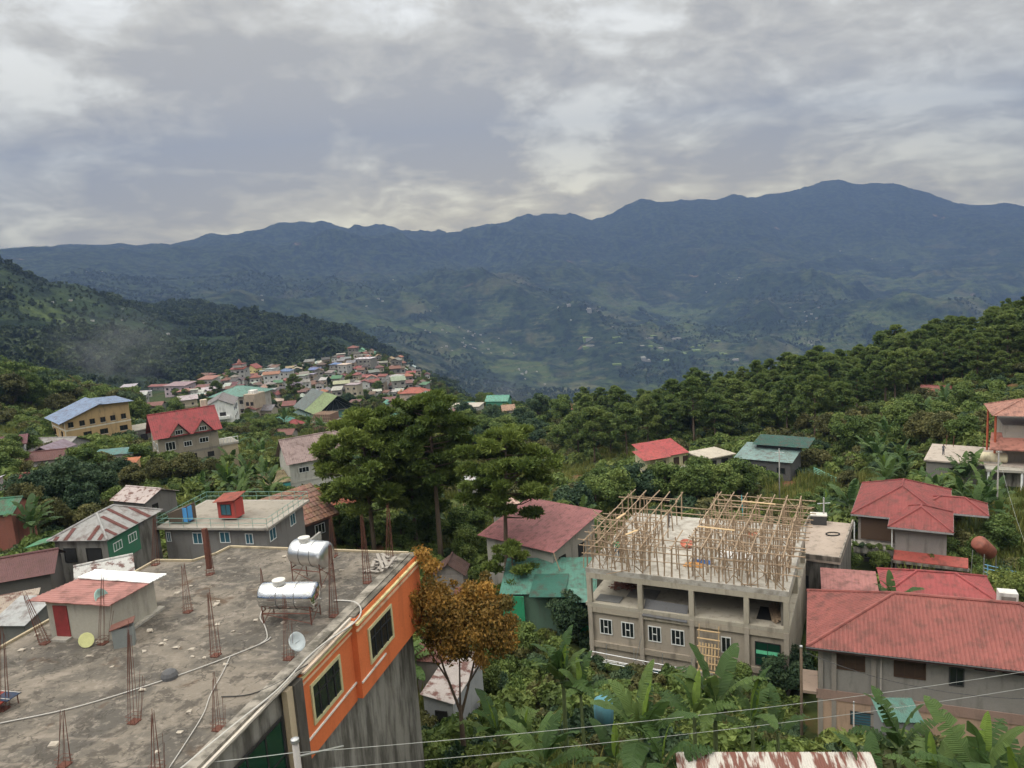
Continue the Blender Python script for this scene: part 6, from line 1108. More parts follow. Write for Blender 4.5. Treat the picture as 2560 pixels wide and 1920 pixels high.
house('brown_row_hut','little brown tiled hut left of the orange and white one',(-9.6,114.0),-38.0,-12,4.2,3.6,'shed_b',0.8,(0.42,0.36,0.30),(0.36,0.16,0.11),0.3,2.8,[],pitch=0.3)
# ---------------------------------------------------------------- hillside town: every house a thing
TOWN = [(-185.5,376.4,-59.4,8.7,'white',2),(-164.4,347.7,-57.7,7.0,'rust',1),(-150.1,351.5,-59.4,8.4,'white',2),(-121.3,298.2,-53.1,6.7,'grey',1),(-113.6,365.5,-62.2,5.6,'cream',1),(-104.1,351.3,-62.3,5.8,'rust',1),(-99.9,304.9,-55.9,5.9,'grey',1),(-61.5,379.7,-69.8,6.1,'rust',1),(-53.1,368.7,-69.4,5.5,'white',1),(-49.8,397.8,-73.1,5.9,'red',1),(-130.5,409.1,-65.8,6.3,'grey',2),(-90.8,135.8,-30.1,4.4,'maroon',1),(-81.2,129.3,-30.6,3.8,'grey',1),(-144.6,281.9,-48.1,5.8,'red',1),(-166.6,317.8,-52.0,5.7,'grey',1),(-176.2,426.8,-65.9,7.3,'white',1),(-192.7,447.8,-65.9,8.9,'salmon',1),(-177.1,446.7,-65.1,7.6,'brown',1),(-105.1,301.0,-54.7,5.1,'rust',1),(-31.9,322.9,-64.2,5.2,'white',1),(-21.5,287.6,-59.4,4.3,'rust',1),(-2.0,300.8,-61.7,4.8,'tan',1),(-67.8,467.3,-78.3,5.8,'orange',1),(-76.5,357.7,-65.0,4.9,'rust',1),(-96.1,697.7,-91.8,6,'grey',1),(-102.1,696.4,-85.3,6.9,'orange',2),(-130.9,683.3,-73.6,6.1,'grey',1),(-98.7,682.3,-86.2,6.5,'rust',1),(-122.2,679.4,-74.5,6,'mint',1),(-102.7,675,-81.9,6.2,'grey',1),(-139,674.4,-74.7,8.3,'red',3),(-147.4,668.1,-76,8.2,'grey',2),(-103.9,659,-79.2,5.1,'tan',1),(-127.4,656.6,-72.5,4.4,'mint',2),(-118.9,653.8,-73.6,4.6,'rust',2),(-123.2,653,-72.6,6.2,'rust',1),(-111.8,651.2,-75.1,4.8,'tan',1),(-297.5,646.4,-87.9,26.2,'red',1),(-153.3,640.5,-75.6,4.7,'maroon',1),(-162.8,639.9,-76.5,6.5,'white',1),(-159.2,639.5,-76.3,3.2,'white',1),(-82.5,638.6,-88.1,4.4,'white',2),(-96.3,637,-81,7.7,'grey',2),(-119.6,636.5,-73,4.2,'orange',1),(-126.9,632.5,-72.8,6.3,'dark',2),(-75.9,623.7,-88.7,4.9,'dark',1),(-165.6,622.2,-75.6,5.6,'brown',1),(-142.9,621.9,-73.3,5.6,'dark',2),(-163.9,620.5,-75.4,7.8,'grey',2),(-136.2,614.2,-72.9,4.7,'maroon',2),(-105.3,610.4,-75.7,6.1,'grey',1),(-146.2,606.9,-73.1,6.3,'dark',2),(-190.5,606.8,-75.4,4.9,'grey',2),(-66.8,604.6,-90.3,4.2,'maroon',2),(-74.4,603.7,-86.7,5.2,'dark',2),(-173.4,602.6,-74.4,7.5,'tan',1),(-84.3,602.1,-82.2,5.4,'white',1),(-129,600.5,-72.7,8,'grey',2),(-93.2,596.8,-78.5,5.3,'rust',1),(-107.2,596.8,-75.1,6.9,'rust',2),(-140.4,595.9,-72.7,4,'maroon',1),(-165.6,594.8,-73.4,5.4,'grey',1),(-123.4,592.9,-73.2,7.1,'brown',1),(-131.9,592.2,-73.3,5.8,'grey',2),(-98.1,589.7,-76.6,5.9,'grey',2),(-158.3,589.4,-73.2,6,'cream',1),(-75.7,587.2,-84.3,5.4,'tan',1),(-134.4,584.9,-73.2,4.3,'dark',1),(-148.9,577.4,-72.7,7.2,'dark',1),(-83.4,577.3,-80.4,6.2,'brown',2),(-161.3,576.4,-72.7,7.2,'cream',1),(-185.2,574.9,-72.1,4.6,'grey',1),(-295.5,574.4,-79.4,7.1,'blue',1),(-111.1,573.8,-73.8,14.7,'frame',3),(-128,573,-72.9,6.6,'rust',1),(-142.8,573,-73,6.3,'brown',2),(-213.6,572.5,-72.6,5.9,'maroon',1),(-205,571.1,-72.2,6,'brown',2),(-177.5,570.8,-72.5,6,'brown',2),(-193.4,568.5,-72,9.6,'yellow',2),(-118.7,567.3,-72.4,6.7,'grey',2),(-86,566.4,-78.8,8.1,'rust',2),(-230.6,565.9,-74.3,5.6,'brown',1),(-199.9,565.5,-71.8,5.6,'rust',1),(-74.5,564.3,-82.9,6.9,'red',2),(-129.8,561,-72,7.5,'blue',2),(-111.7,560.4,-73.1,8.1,'red',1),(-176.5,557.2,-72,7,'grey',2),(-168.8,556.8,-71.8,7.6,'dark',1),(-95.2,556,-75.9,5.6,'rust',2),(-105.5,552.3,-74.1,4.1,'dark',2),(-76,550.9,-81,6.4,'maroon',1),(-62.7,550.8,-85.1,6.7,'grey',1),(-121.9,550,-72.1,4.3,'grey',1),(-80.6,547.4,-79.4,6.4,'rust',1),(-109.2,547.1,-73.7,4.3,'grey',1),(-201.6,546.6,-70.8,6.9,'brown',1),(-183.3,542.4,-70.9,6.2,'red',1),(-66.2,542.1,-83.4,3.8,'brown',1),(-125.9,541.7,-72.2,4.3,'green',1),(-159,541.6,-72.5,4.6,'grey',1),(-140.1,541.5,-72.7,9.2,'blue',2),(-73.9,541.2,-81.6,7.8,'orange',2),(-70.5,538.4,-82.5,6.3,'grey',1),(-152.3,538.2,-72.5,5.5,'rust',1),(-175.5,537.6,-70.9,3.7,'grey',2),(-118.1,535.4,-72.6,8.4,'cream',3),(-131.9,535.1,-72.5,4.2,'dark',1),(-269.6,534.5,-75.1,9.5,'white',2),(-134.7,534.1,-72.7,6,'brown',2),(-85.9,533.7,-78.1,3.9,'brown',1),(-90.2,533.7,-77,3.8,'grey',1),(-105.2,533.4,-73.9,5.3,'rust',2),(-211,532.6,-70.1,4.9,'rust',2),(-183,530.9,-70.1,5.2,'maroon',1),(-77.4,529.7,-80.3,5.6,'tan',1),(-95,529,-75.6,7.1,'grey',2),(-228,528.8,-71.3,10.3,'grey',1),(-80.7,527.8,-79.3,8.8,'white',2),(-100.2,522.7,-74.8,6.4,'red',1),(-91.7,522.2,-76.3,5.1,'maroon',1),(-63.3,521.6,-83.7,4.7,'brown',2),(-114.6,521.2,-73,6.4,'maroon',1),(-210.6,520.2,-69,4.5,'brown',2),(-146.3,518.9,-71.8,4.3,'maroon',1),(-185.6,518.6,-68.8,10.4,'church',3),(-190.6,518.6,-68.6,5.2,'grey',1),(-123.8,516.6,-72.3,5.2,'grey',2),(-110.5,515.8,-73.2,4.5,'tan',1),(-74.3,515.4,-79.6,5.6,'brown',1),(-149.2,515.2,-71.3,4.9,'rust',1),(-172.5,514.1,-69.4,5.5,'grey',1),(-192.9,513.2,-68.2,4.9,'orange',1),(-135.2,512.3,-72,5.8,'grey',2),(-116.5,511,-72.9,5.2,'brown',1),(-104,509.2,-73.9,4.5,'red',2),(-99.5,508.4,-74.8,4.1,'maroon',1),(-137.4,508.2,-71.7,5.9,'grey',2),(-59.6,507.9,-83.3,5.4,'green',2),(-95.8,505.7,-75,5.6,'dark',1),(-80.8,505.6,-77.7,4.2,'white',2),(-194.5,505.1,-67.8,5.9,'palegreen',1),(-119.7,504.4,-72.3,3.9,'tan',1),(-139.7,504.1,-71.5,7.4,'grey',2),(-240.1,502,-72.2,5,'grey',1),(-127.9,501.6,-72.3,5.4,'dark',1),(-64.3,501.4,-81.5,6,'dark',1),(-149.1,500.7,-70.3,8.6,'blue',3),(-91.9,500.4,-75.2,6.7,'salmon',2),(-67.8,497.6,-80.1,5.5,'rust',2),(-160.5,496.8,-69.1,6.1,'white',2),(-97.7,496.6,-74.5,4.4,'rust',1),(-71.4,496.1,-78.9,3.8,'rust',1),(-101.7,494.8,-73.9,6.1,'grey',1),(-186.9,491.4,-67.4,10.5,'rust',1),(-105.5,491.3,-73.5,5.1,'dark',1),(-179.2,491,-67.8,3.9,'grey',2),(-78.8,490.8,-76.9,3.4,'rust',1),(-174.1,489.3,-67.9,4,'rust',1),(-83.1,489.1,-76.2,6,'red',3),(-130.4,488.7,-72.6,6.6,'rust',1),(-112.5,487.8,-72.6,7.1,'green',2),(-96.6,487.6,-74.8,3.6,'grey',1),(-91.8,486.9,-75.3,5.5,'brown',1),(-163.6,485.9,-68.3,6.6,'red',2),(-109.2,484.9,-73.1,5.7,'white',1),(-152.5,484.7,-69.7,10.6,'orange',3),(-101.9,484.5,-73.9,5,'brown',1),(-124,484,-72.8,6,'rust',1),(-120.1,483.7,-72.5,3.8,'white',2),(-194.2,483.5,-67.1,10.9,'salmon',2),(-236.1,483.2,-70.8,5.9,'white',1),(-146.6,481,-70.4,4.8,'maroon',1),(-71.3,480.1,-78.4,9.1,'palegreen',3),(-86.6,479.5,-75.5,5.9,'red',2),(-82.6,479.2,-76,3.7,'dark',2),(-92.3,475.5,-74.9,6.9,'red',2),(-99.4,472.8,-73.8,5.3,'grey',1),(-102.7,472.7,-73.2,5.2,'grey',1),(-161.4,471.8,-68,3.9,'white',1),(-135.3,469.4,-70.7,3.7,'rust',1),(-156.1,469.2,-68,4.4,'brown',1),(-70.5,468.9,-77.9,5.6,'white',1),(-167.1,468.1,-67.3,3.6,'dark',2),(-87.4,467.6,-75.4,4,'dark',1),(-176,467.3,-66.4,3.6,'rust',2),(-74,466.2,-77.4,5.2,'white',1),(-184.1,465.5,-66.3,5.8,'dark',1),(-126.2,464.8,-70.5,5.8,'grey',2),(-82.5,464.2,-76.1,5.1,'white',1),(-138.7,464.1,-69.8,10.6,'red',2),(-77.7,464.1,-77,3.4,'rust',1),(-205.2,463.7,-67.3,16.7,'mauve',2),(-180.7,463.1,-66.3,3.6,'grey',1),(-169,462.4,-66.8,4.3,'dark',2),(-141.7,461.9,-69.3,5.2,'green',2),(-186.2,458.4,-65.8,9.9,'rust',1),(-102.5,457.7,-71.9,9.8,'cream',2),(-148.4,457.5,-68.2,3.3,'grey',1),(-132.2,456,-69.9,3.5,'grey',2),(-96.2,455.3,-73.3,3.3,'brown',1),(-85.9,452.8,-74.8,3.6,'grey',1),(-114.6,451.7,-70.4,4.3,'brown',2),(-128.3,449.9,-69.5,5.1,'grey',2),(-166.6,449.9,-65.8,5.4,'dark',1),(-144.1,448.9,-68.3,6.7,'grey',2),(-161.1,448.6,-66.1,5.1,'maroon',1),(-110.1,448.5,-71.1,3.8,'grey',1),(-167.4,446.3,-65.7,4.6,'white',1),(-96.2,445.6,-72.2,3.3,'rust',2),(-120.9,445.4,-69.7,4,'brown',1),(-117,445.2,-70.3,5.2,'grey',1),(-103.5,443.4,-71.6,4,'rust',1),(-145.2,443.1,-67.8,3.8,'brown',1),(-175.1,441.3,-65.4,8.5,'white',1),(-223.4,441.2,-66.6,5.9,'white',2),(-111,441,-70.9,4.5,'orange',1),(-135.2,439.1,-68,5,'dark',1),(-161.3,438.1,-66.1,4.4,'maroon',2),(-158.7,436.2,-66.2,4.1,'brown',1),(-163.3,434.9,-66.1,3.2,'white',2),(-179.1,434.1,-65.7,5.3,'white',1),(-80.3,432.3,-72.6,3.2,'brown',1),(-152.1,431,-66.4,5.1,'dark',1),(-169.5,430.9,-66.2,3.8,'brown',1),(-179.1,428.9,-65.9,4.2,'grey',2),(-172,428.6,-66,5.4,'grey',1),(-163.6,426.2,-65.9,3.8,'grey',2),(-165.5,425.4,-65.9,4.1,'rust',1),(-157.2,425.4,-65.9,5.2,'rust',2),(-159.9,425.1,-65.8,5.3,'maroon',1),(-118.4,421.1,-66.9,7.7,'rust',1),(-137.4,420.1,-66,3.4,'tan',2),(-128.2,418.5,-66.2,4.8,'grey',1),(-88.1,416,-69.9,7.9,'grey',3),(-95.7,413.4,-68.9,5.1,'white',2),(-128.6,409.6,-65.9,3.3,'red',1),(-135.3,407.7,-65.4,5.6,'white',2),(-66.1,402.3,-72,6.7,'rust',1),(-111.2,400.6,-66.6,3.2,'white',1),(-165.1,399.6,-63.5,5.6,'salmon',1),(-64.1,379.1,-69.4,3.4,'teal',1)]
RC = {'red':(0.36,0.10,0.08),'orange':(0.52,0.185,0.09),'blue':(0.16,0.25,0.50),'grey':(0.30,0.29,0.28),'rust':(0.26,0.11,0.085),'dark':(0.10,0.095,0.09),'white':(0.60,0.60,0.58),'cream':(0.55,0.49,0.36),'tan':(0.47,0.34,0.22),'brown':(0.19,0.12,0.085),'maroon':(0.20,0.06,0.065),
 'green':(0.10,0.28,0.15),'palegreen':(0.34,0.40,0.28),'mint':(0.22,0.52,0.33),'teal':(0.12,0.36,0.30),'salmon':(0.50,0.22,0.16),'mauve':(0.42,0.34,0.36),'frame':(0.5,0.47,0.42),'church':(0.36,0.09,0.07),'yellow':(0.42,0.09,0.06)}
RN = {'red':'brick red','orange':'bright orange','blue':'blue','grey':'grey','rust':'rusty brown','dark':'blackish','white':'white','cream':'cream','tan':'tan','brown':'dull brown','maroon':'maroon','green':'green','palegreen':'pale green','mint':'mint green','teal':'teal','salmon':'salmon','mauve':'mauve','frame':'unfinished','church':'red','yellow':'red'}
WALLS = [(0.30,0.285,0.26),(0.36,0.35,0.33),(0.46,0.45,0.42),(0.24,0.23,0.21),(0.38,0.33,0.25),(0.55,0.55,0.53),(0.19,0.18,0.165),(0.33,0.27,0.21)]
ORD = lambda n: str(n)+({1:'st',2:'nd',3:'rd'}.get(n%10,'th') if n%100 not in (11,12,13) else 'th')
tot, seen = {}, {}
for q in TOWN: tot[q[4]] = tot.get(q[4],0)+1
tw_win = {}
for q in (1,):
    for k, (w_, h_) in enumerate(((1.2,1.1),(1.7,1.2),(0.9,1.0))):
        m = MB().box(0,w_,-0.05,0.0,0,h_).mesh('window'); m.materials.append(M_DARK); tw_win[k] = m
g = random.Random(77)
for (x, y, z, w, col, fl) in sorted(TOWN, key=lambda q: q[0]/q[1]):
    seen[col] = seen.get(col,0)+1; n = seen[col]
    lab = 'hillside town house with %s roof' % RN[col]
    lab += (', %s from left among the %s roofs' % (ORD(n), RN[col])) if tot[col] > 1 else ', the only such one there'
    if col == 'church': lab = 'grey church like block with red stepped top at left of hillside town'
    if col == 'frame': lab = 'pale unfinished concrete frame high in the hillside town'
    if col == 'yellow': lab = 'yellow gabled house with red roof beside the stepped grey block'
    if col == 'mauve': lab = 'long mauve two storey building at left end of the town'
    d = max(5.0, min(w*0.8, 10)); h = 2.9*fl+0.6; w *= 0.92; yaw = -math.degrees(math.atan2(x,y))*0.6+g.uniform(-32,14)
    o = thing('town_house', (x,y,z), yaw, lab, 'house', 'houses of the hillside town'); foot(x,y,yaw,-w/2-1,w/2+1,-1,d+1)
    wc = (0.60,0.50,0.22) if col == 'yellow' else (0.42,0.34,0.37) if col == 'mauve' else g.choice(WALLS)
    if col == 'mint': wc = (0.25,0.55,0.35)
    MB().box(-w/2,w/2,0,d,-5,h).obj('wall', M_WALL, o, wc)
    rc = tuple(min(0.85,c*g.uniform(0.85,1.15)) for c in RC[col]); rh = g.uniform(1.0,1.9); kind = g.choice(('gable_x','gable_y','hip','shed_b','gable_x','hip'))
    if col == 'yellow': kind, rh = 'gable_y', 3.2
    if col == 'frame' or (col in ('grey','cream') and g.random() < 0.3):
        MB().box(-w/2-.3,w/2+.3,-.3,d+.3,h+.01,h+.3).obj('roof', M_CONC, o, rc)
    else:
        polys, _r = roof_polys(kind, w+1.2, d+1.2, h, rh, -w/2-.6, -.6); m = MB()
        for p in polys: m.slab([lift(v,0.1) for v in p], 0.14)
        m.obj('roof', M_ROOF, o, rc)
        gm = MB(); gable_walls(gm, kind, -w/2, w/2, 0, d, h-0.02, rh*0.86, w+1.2, d+1.2, .6)
        if gm.v: gm.obj('gable_wall', M_WALL, o, wc)
    for f_ in range(fl):
        nw = max(2, min(4, int(w/2.8)))
        for k in range(nw):
            kk = g.choice((0,1,2)); mesh_obj('window', tw_win[kk], None, o, loc=(-w/2+w*(k+.5)/nw-.6, 0.0, 1.0+2.9*f_))
        if w > 6 and g.random() < .6: mesh_obj('window', tw_win[0], None, o, loc=(w/2, d*0.35, 1.0+2.9*f_), rot=(0,0,math.pi/2)); mesh_obj('window', tw_win[0], None, o, loc=(-w/2, d*0.6, 1.0+2.9*f_), rot=(0,0,-math.pi/2))
    if fl > 1 and g.random() < .6: MB().box(-w/2-.1,w/2+.1,-1.0,-0.005,2.95,3.75).obj('balcony', M_WALL, o, tuple(c*.9 for c in wc))
    if col == 'church':
        MB().box(-w*.36,w*.36,1,d-1,h+1.0,h+3.2).obj('upper_stage', M_WALL, o, (0.4,0.36,0.33)); MB().slab([(-w*.4,.6,h+3.3),(w*.4,.6,h+3.3),(w*.4,d-.6,h+3.3),(-w*.4,d-.6,h+3.3)],.3).obj('stage_roof', M_ROOF, o, RC['red']); MB().lathe([(1.8,h+3.4),(1.5,h+4.6),(0.2,h+6.6)],6,'Z',(0,d/2,0)).obj('cupola', M_ROOF, o, (0.5,0.2,0.14))
    if col == 'frame':
        for k in range(5): stick('column', o, (-w/2+.3+k*(w-.6)/4,0.2,h),(-w/2+.3+k*(w-.6)/4,0.2,h+3.2),0.4,M_PVC,'bar')
        stick('beam', o, (-w/2,0.2,h+3.2),(w/2,0.2,h+3.2),0.4,M_PVC,'bar')

# ---------------------------------------------------------------- the large trees, each built for its place
def big_pine(x, y, z, label, *a, yaw=0, **k):
    return plant('pine_tree', pine(*a, **k), (x,y,z-0.5), yaw, 1.0, label, 'pine tree')
big_pine(-17.6,87.0,-33.4,'broad leafy pine, left of the three big pines in the middle', 101, 17.6, 6.0, 6.4, 44, 52000, 0.21, big=0.62, flat=0.45)
big_pine(-9.7,86.5,-34.6,'tallest pine of the middle group with long bare straight trunk', 102, 20.6, 10.0, 5.2, 38, 42000, 0.21, big=0.62, flat=0.45)
big_pine(-1.9,78.4,-35.7,'pine with forked upper limbs, right of the middle group', 103, 18.6, 9.4, 5.4, 34, 36000, 0.21, big=0.58, flat=0.42, lean=(0.9,0))
big_pine(-13.2,91.5,-34.3,'shorter pine filling the gap behind the middle pines', 104, 15.5, 4.5, 5.0, 22, 28000, 0.24)
sk = plant('pine_sapling', pine(107, 8.2, 1.2, 2.8, 16, 9000, 0.22, big=0.7, flat=0.4), (-1.2,74.0,-36.4), 0, 1.0, 'young open pine in front of the green and pink roofs', 'pine tree')
# rust orange tree by the orange wall
cl = []; g = random.Random(3)
for (cx,cy,cz,r,n) in ((-1.5,0.0,9.9,1.25,9),(-2.1,-.3,8.3,1.2,7),(0.1,0.2,8.6,1.3,8),(1.6,0.1,8.9,1.25,8),(2.5,0.0,7.6,1.3,8),(0.9,-.4,7.0,1.2,8),(-0.8,-.5,7.0,1.1,6),(3.0,.3,6.6,1.0,4)):
    for k in range(n):
        v = Vector((g.gauss(0,1),g.gauss(0,1),g.gauss(0,1))).normalized()*r*g.uniform(.4,1.25); rx = g.uniform(.30,.75); cl.append((cx+v.x,cy+v.y,cz+v.z*1.15,rx,rx*.75,g.uniform(.0,.95)))
for (cx,cy,cz,rx) in ((-1.3,0,8.8,1.7),(0.3,0,8.0,1.7),(1.9,0,7.9,1.6),(-0.4,-.2,7.2,1.4),(2.6,.1,6.9,1.2)): cl.append((cx,cy,cz,rx,rx*.9,.35))
lb = [([(0,0,3.2),(-.8,0,5.6),(-1.6,0,8.6)],.10,.03),([(0,0,3.0),(.9,0,5.4),(1.8,0,8.0)],.10,.03),([(.5,0,4.6),(1.6,.1,5.9),(2.7,0,6.8)],.06,.02),([(-.5,0,4.8),(-1.4,-.2,6.4),(-2.1,-.3,7.6)],.06,.02),([(0,0,3.6),(.2,-.2,6),(.2,.1,7.8)],.07,.02)]
plant('rust_leaved_tree', (limb_mesh('trunk', ([(0.1,0,-1),(0,0.05,1.6),(0,0,3.6)],.20,.12), lb, M_STEM), leaf_mesh('crown', cl, 27000, 0.12, 1.8, .3, .8, .1, 5, F_RUST)), (-3.75,36.4,-26.0), 0, (0.84,0.84,1.04), 'tree with dense rust orange leaves standing against the orange wall', 'tree')
# trees told apart by where they grow
TREES=[(-60.4,101.3,-29.6,2,8.8,0),(-59.4,106.3,-30.7,2,7.5,0),(-62.5,100.2,-28.8,2,6.8,0),(-62.8,94.9,-27.6,2,6.1,0),(-56.3,96,-29.7,2,6.1,0),(-130.8,293,-51.4,0,9.2,1),(-126.3,256.3,-45.7,0,8.4,1),(-127.9,273.2,-48.7,1,6.8,1),(-157.4,314.4,-53,1,7.7,1),(-52.2,90.1,-29.7,3,5.0,2),(-55.7,88.6,-28.3,3,5.0,2),(-59,114.2,-31.8,3,6.0,2),(-60.2,90.7,-27.6,3,6.0,2),(-55.1,101.1,-30.9,0,5.0,2),(-60.4,125.9,-33.3,3,5.8,3),(-56.6,128.7,-34,3,6.5,3),(-54.6,133.8,-35.2,3,5.0,3),(-54.8,143,-37,0,5.0,3),(-68.7,135.9,-33.2,0,5.8,3),(-66.8,127.1,-32.5,2,5.0,3),(-80.6,237.5,-48.6,0,5.8,3),(-80.5,251.5,-50.2,1,5.0,3),(-51.7,118.5,-34,0,4.3,3),(-52.3,113.1,-33,1,3.6,3),(-47.7,127.7,-36.4,0,4.3,3),(-105.2,301.5,-54.8,0,5.0,3),(-92,237.2,-47,4,4.3,3),(-82.8,231.3,-47.7,3,4.3,3),(-38.5,122.9,-37.1,0,3.6,3),(-54.9,111.3,-32.3,0,3.6,3),(-22.4,91.4,-33.5,0,6.0,4),(-25.6,95.4,-33.8,2,5.0,4),(-20.2,89.1,-33.3,1,5.0,4),(-14.7,89.8,-34,0,5.0,4),(-7.8,95.6,-36.1,0,6.0,4),(-6.4,103.6,-37.9,1,6.0,4),(-4,88.7,-36.1,0,5.0,4),(-11.7,93.1,-34.9,1,5.0,4),(-6.7,87.4,-35.3,0,5.0,4),(12.1,118,-42.1,0,8.0,5),(15.6,121.1,-42.3,0,9.0,5),(20.1,125.3,-42.8,2,9.0,5),(24.7,124.7,-42.1,0,8.0,5),(28.8,122.1,-41.9,1,8.0,5),(33.6,123,-42.1,0,8.0,5),(37.8,126.4,-42.7,1,8.0,5),(8.2,114.7,-41.5,2,8.0,5),(14.6,132.4,-43.4,1,7.0,5),(25.5,137,-43.5,4,6.0,5),(32.5,133.8,-43,1,7.0,5),(5.5,106.9,-39.9,0,6.0,5),(4,92.3,-37.5,0,5.0,5),(5.9,86.7,-37.1,4,5.0,5),(3.6,94.8,-37.8,2,6.0,5),(2.4,74.8,-36.4,1,5.0,5),(4.3,68.3,-36.2,2,6.0,5),(5.9,71.9,-36.7,0,5.0,5),(43.6,64.7,-35.3,4,6.1,6),(52.4,80.9,-35.7,0,5.4,6),(39.9,59.9,-35.5,4,4.8,6),(35.7,80.6,-36.6,0,4.1,6),(24.7,59,-36,0,4.8,6),(38.9,79.7,-36.4,4,3.4,6),(43.6,79,-36.2,4,3.4,6),(46.2,79,-36.1,0,4.1,6),(41.4,90.8,-37.1,3,3.4,6),(42.8,110.7,-40.3,0,4.1,6),(47.7,114,-40.2,1,4.1,6),(54.1,122,-40.8,3,4.1,6),(48.8,80.9,-36,3,4.1,6),(48.6,78,-35.9,0,4.1,6),(16.4,54.6,-34.8,0,3.7,7),(14.3,52.1,-33.9,3,3.0,7),(16.8,52.4,-34.3,1,3.0,7),(20,56.6,-35.9,2,4.3,7),(21.5,58.2,-36.1,2,4.3,7),(-0.6,62.5,-34.1,1,3.7,7),(-2.3,55.4,-32,0,3.7,7),(-3.4,51.4,-30.7,4,3.0,7),(-7.4,265.5,-57.9,2,9.7,8),(17.8,277.1,-58.8,1,10.7,8),(-18,280.6,-58.7,2,10.0,8),(3.1,263.8,-58.4,2,9.2,8),(24.8,269.3,-59.6,0,10.4,8),(9.3,281,-58.5,2,11.0,8),(23.1,238.3,-58.1,1,8.5,8),(-0.9,224,-53.9,1,8.7,8),(16.4,270.2,-58.9,0,10.7,8),(30.2,292.5,-63.2,1,8.0,8),(-6.5,254.9,-57.2,2,7.7,8),(5.2,218.5,-54.3,2,8.3,8),(-6.6,211.1,-52.2,0,7.2,8),(20.5,248.1,-58.7,0,9.6,8),(-2.3,229.6,-54.2,1,8.2,8),(-16,253.9,-55.6,0,8.8,8),(194.4,1878.2,-402.6,0,10.4,8),(20.9,239.2,-58.1,2,9.7,8),(5.8,245.6,-57.2,2,7.6,8),(-0.7,214.4,-53.1,1,7.6,8),(0.9,228.7,-54.6,2,9.5,8),(-11.5,211.9,-51.8,2,8.0,8),(-0.9,225.5,-54,1,9.1,8),(25.1,232,-57,2,9.1,8),(-3.3,219.4,-53.1,0,10.4,8),(-8,227.3,-53.4,1,8.2,8),(-7.8,275,-58.1,2,8.7,8),(-4.8,214,-52.6,1,8.3,8),(23.4,250.5,-59.2,0,7.5,8),(31.1,296.9,-64.3,0,7.1,8),(19.1,239.1,-57.9,1,8.4,8),(15,223.3,-55.9,0,9.8,8),(12.3,220.5,-55.3,0,8.0,8),(-10.4,245.2,-55.9,1,8.5,8),(74.6,130,-37.6,3,8.2,9),(87.8,166.7,-42.7,1,8.9,9),(81,175.3,-44.7,3,7.3,9),(87.5,129.8,-34.7,0,6.2,9),(75.8,159.1,-43.3,1,7.2,9),(84.2,176.1,-44.2,4,7.5,9),(99.4,167.3,-40.2,0,8.4,9),(88.6,156.1,-40.6,0,6.9,9),(77.6,200.1,-47.6,1,8.9,9),(77.7,116.2,-34.9,1,7.8,9),(73.4,167,-44.8,0,7.8,9),(70.3,192.9,-47.7,0,7.1,9),(68.7,152.7,-43.5,1,8.9,9),(70.6,182.9,-46.4,3,6.4,9),(74.9,124.9,-36.3,1,6.9,9),(74.4,164.3,-44.5,3,8.9,9),(75,143.2,-40.6,0,7.8,9),(87,154.3,-40.6,0,6.2,9),(75.7,125.5,-36.1,3,6.2,9),(82.7,160.8,-42.8,1,9.0,9),(86.9,167.8,-42.9,4,8.8,9),(100.6,184.3,-43.1,3,7.3,9),(75,136.7,-39,3,8.3,9),(87.6,210.4,-47.3,3,7.5,9),(83.5,165.9,-43.4,3,7.0,9),(71.5,171,-45.5,3,8.1,9),(-169.6,375.1,-60.9,2,4.8,10),(-125.6,296.3,-52.3,1,5.3,10),(-143.8,373.4,-62.2,2,6.3,10),(-151.1,364.3,-61.1,0,4.9,10),(-154.4,357.3,-60.1,2,5.9,10),(-114.2,267.9,-49.7,1,5.3,10),(-125.1,357.4,-61.6,0,5.6,10),(-104.4,314.2,-56.8,2,6.4,10),(-109.7,362.4,-62.4,0,4.2,10),(-99.2,237.5,-45.7,0,5.7,10),(-159.1,353.2,-58.8,2,4.6,10),(-121.9,367.7,-61.8,2,4.6,10),(-115.3,327.2,-57.5,2,5.3,10),(-85.3,137.3,-31.2,3,5.2,11),(-83.5,125.3,-29.6,0,5.0,11),(-71.5,130.5,-32.1,3,4.8,11),(-90.9,136.1,-30.1,1,6.0,11),(-74.5,130.6,-31.6,1,6.2,11),(-90.1,140.2,-30.9,1,5.6,11),(-69.8,121.7,-31.4,0,4.2,11),(-93.3,150,-32.1,1,4.3,11),(-70.4,127.3,-31.9,3,5.7,11),(-77,116.4,-29,3,4.8,11),(-84.2,124.1,-29.3,0,5.6,11),(-88.6,146.6,-32.2,0,4.6,11),(-77.9,113.6,-28.3,0,5.7,11),(-74.4,127.4,-31.2,0,5.9,11),(-83.5,139.2,-31.7,3,4.8,11),(-89.5,131.9,-30,0,6.0,11),(-71.5,125.7,-31.5,1,6.2,11),(-85.4,143.1,-32,3,4.3,11),(-82.1,119.1,-28.6,3,4.3,11),(-91.8,140.1,-30.6,3,5.4,11),(-80.2,397.4,-69.5,1,6.6,10),(-119.5,400.1,-66.4,1,6.1,10),(-116.9,364.7,-62,1,5.7,10),(-40.9,332.4,-65.3,0,5.3,10),(-95.8,328.3,-60.1,0,5.4,10),(-90,372.2,-65.2,2,6.0,10),(-88.9,318.3,-59.1,1,5.6,10),(-89.5,375,-65.5,2,5.5,10)]
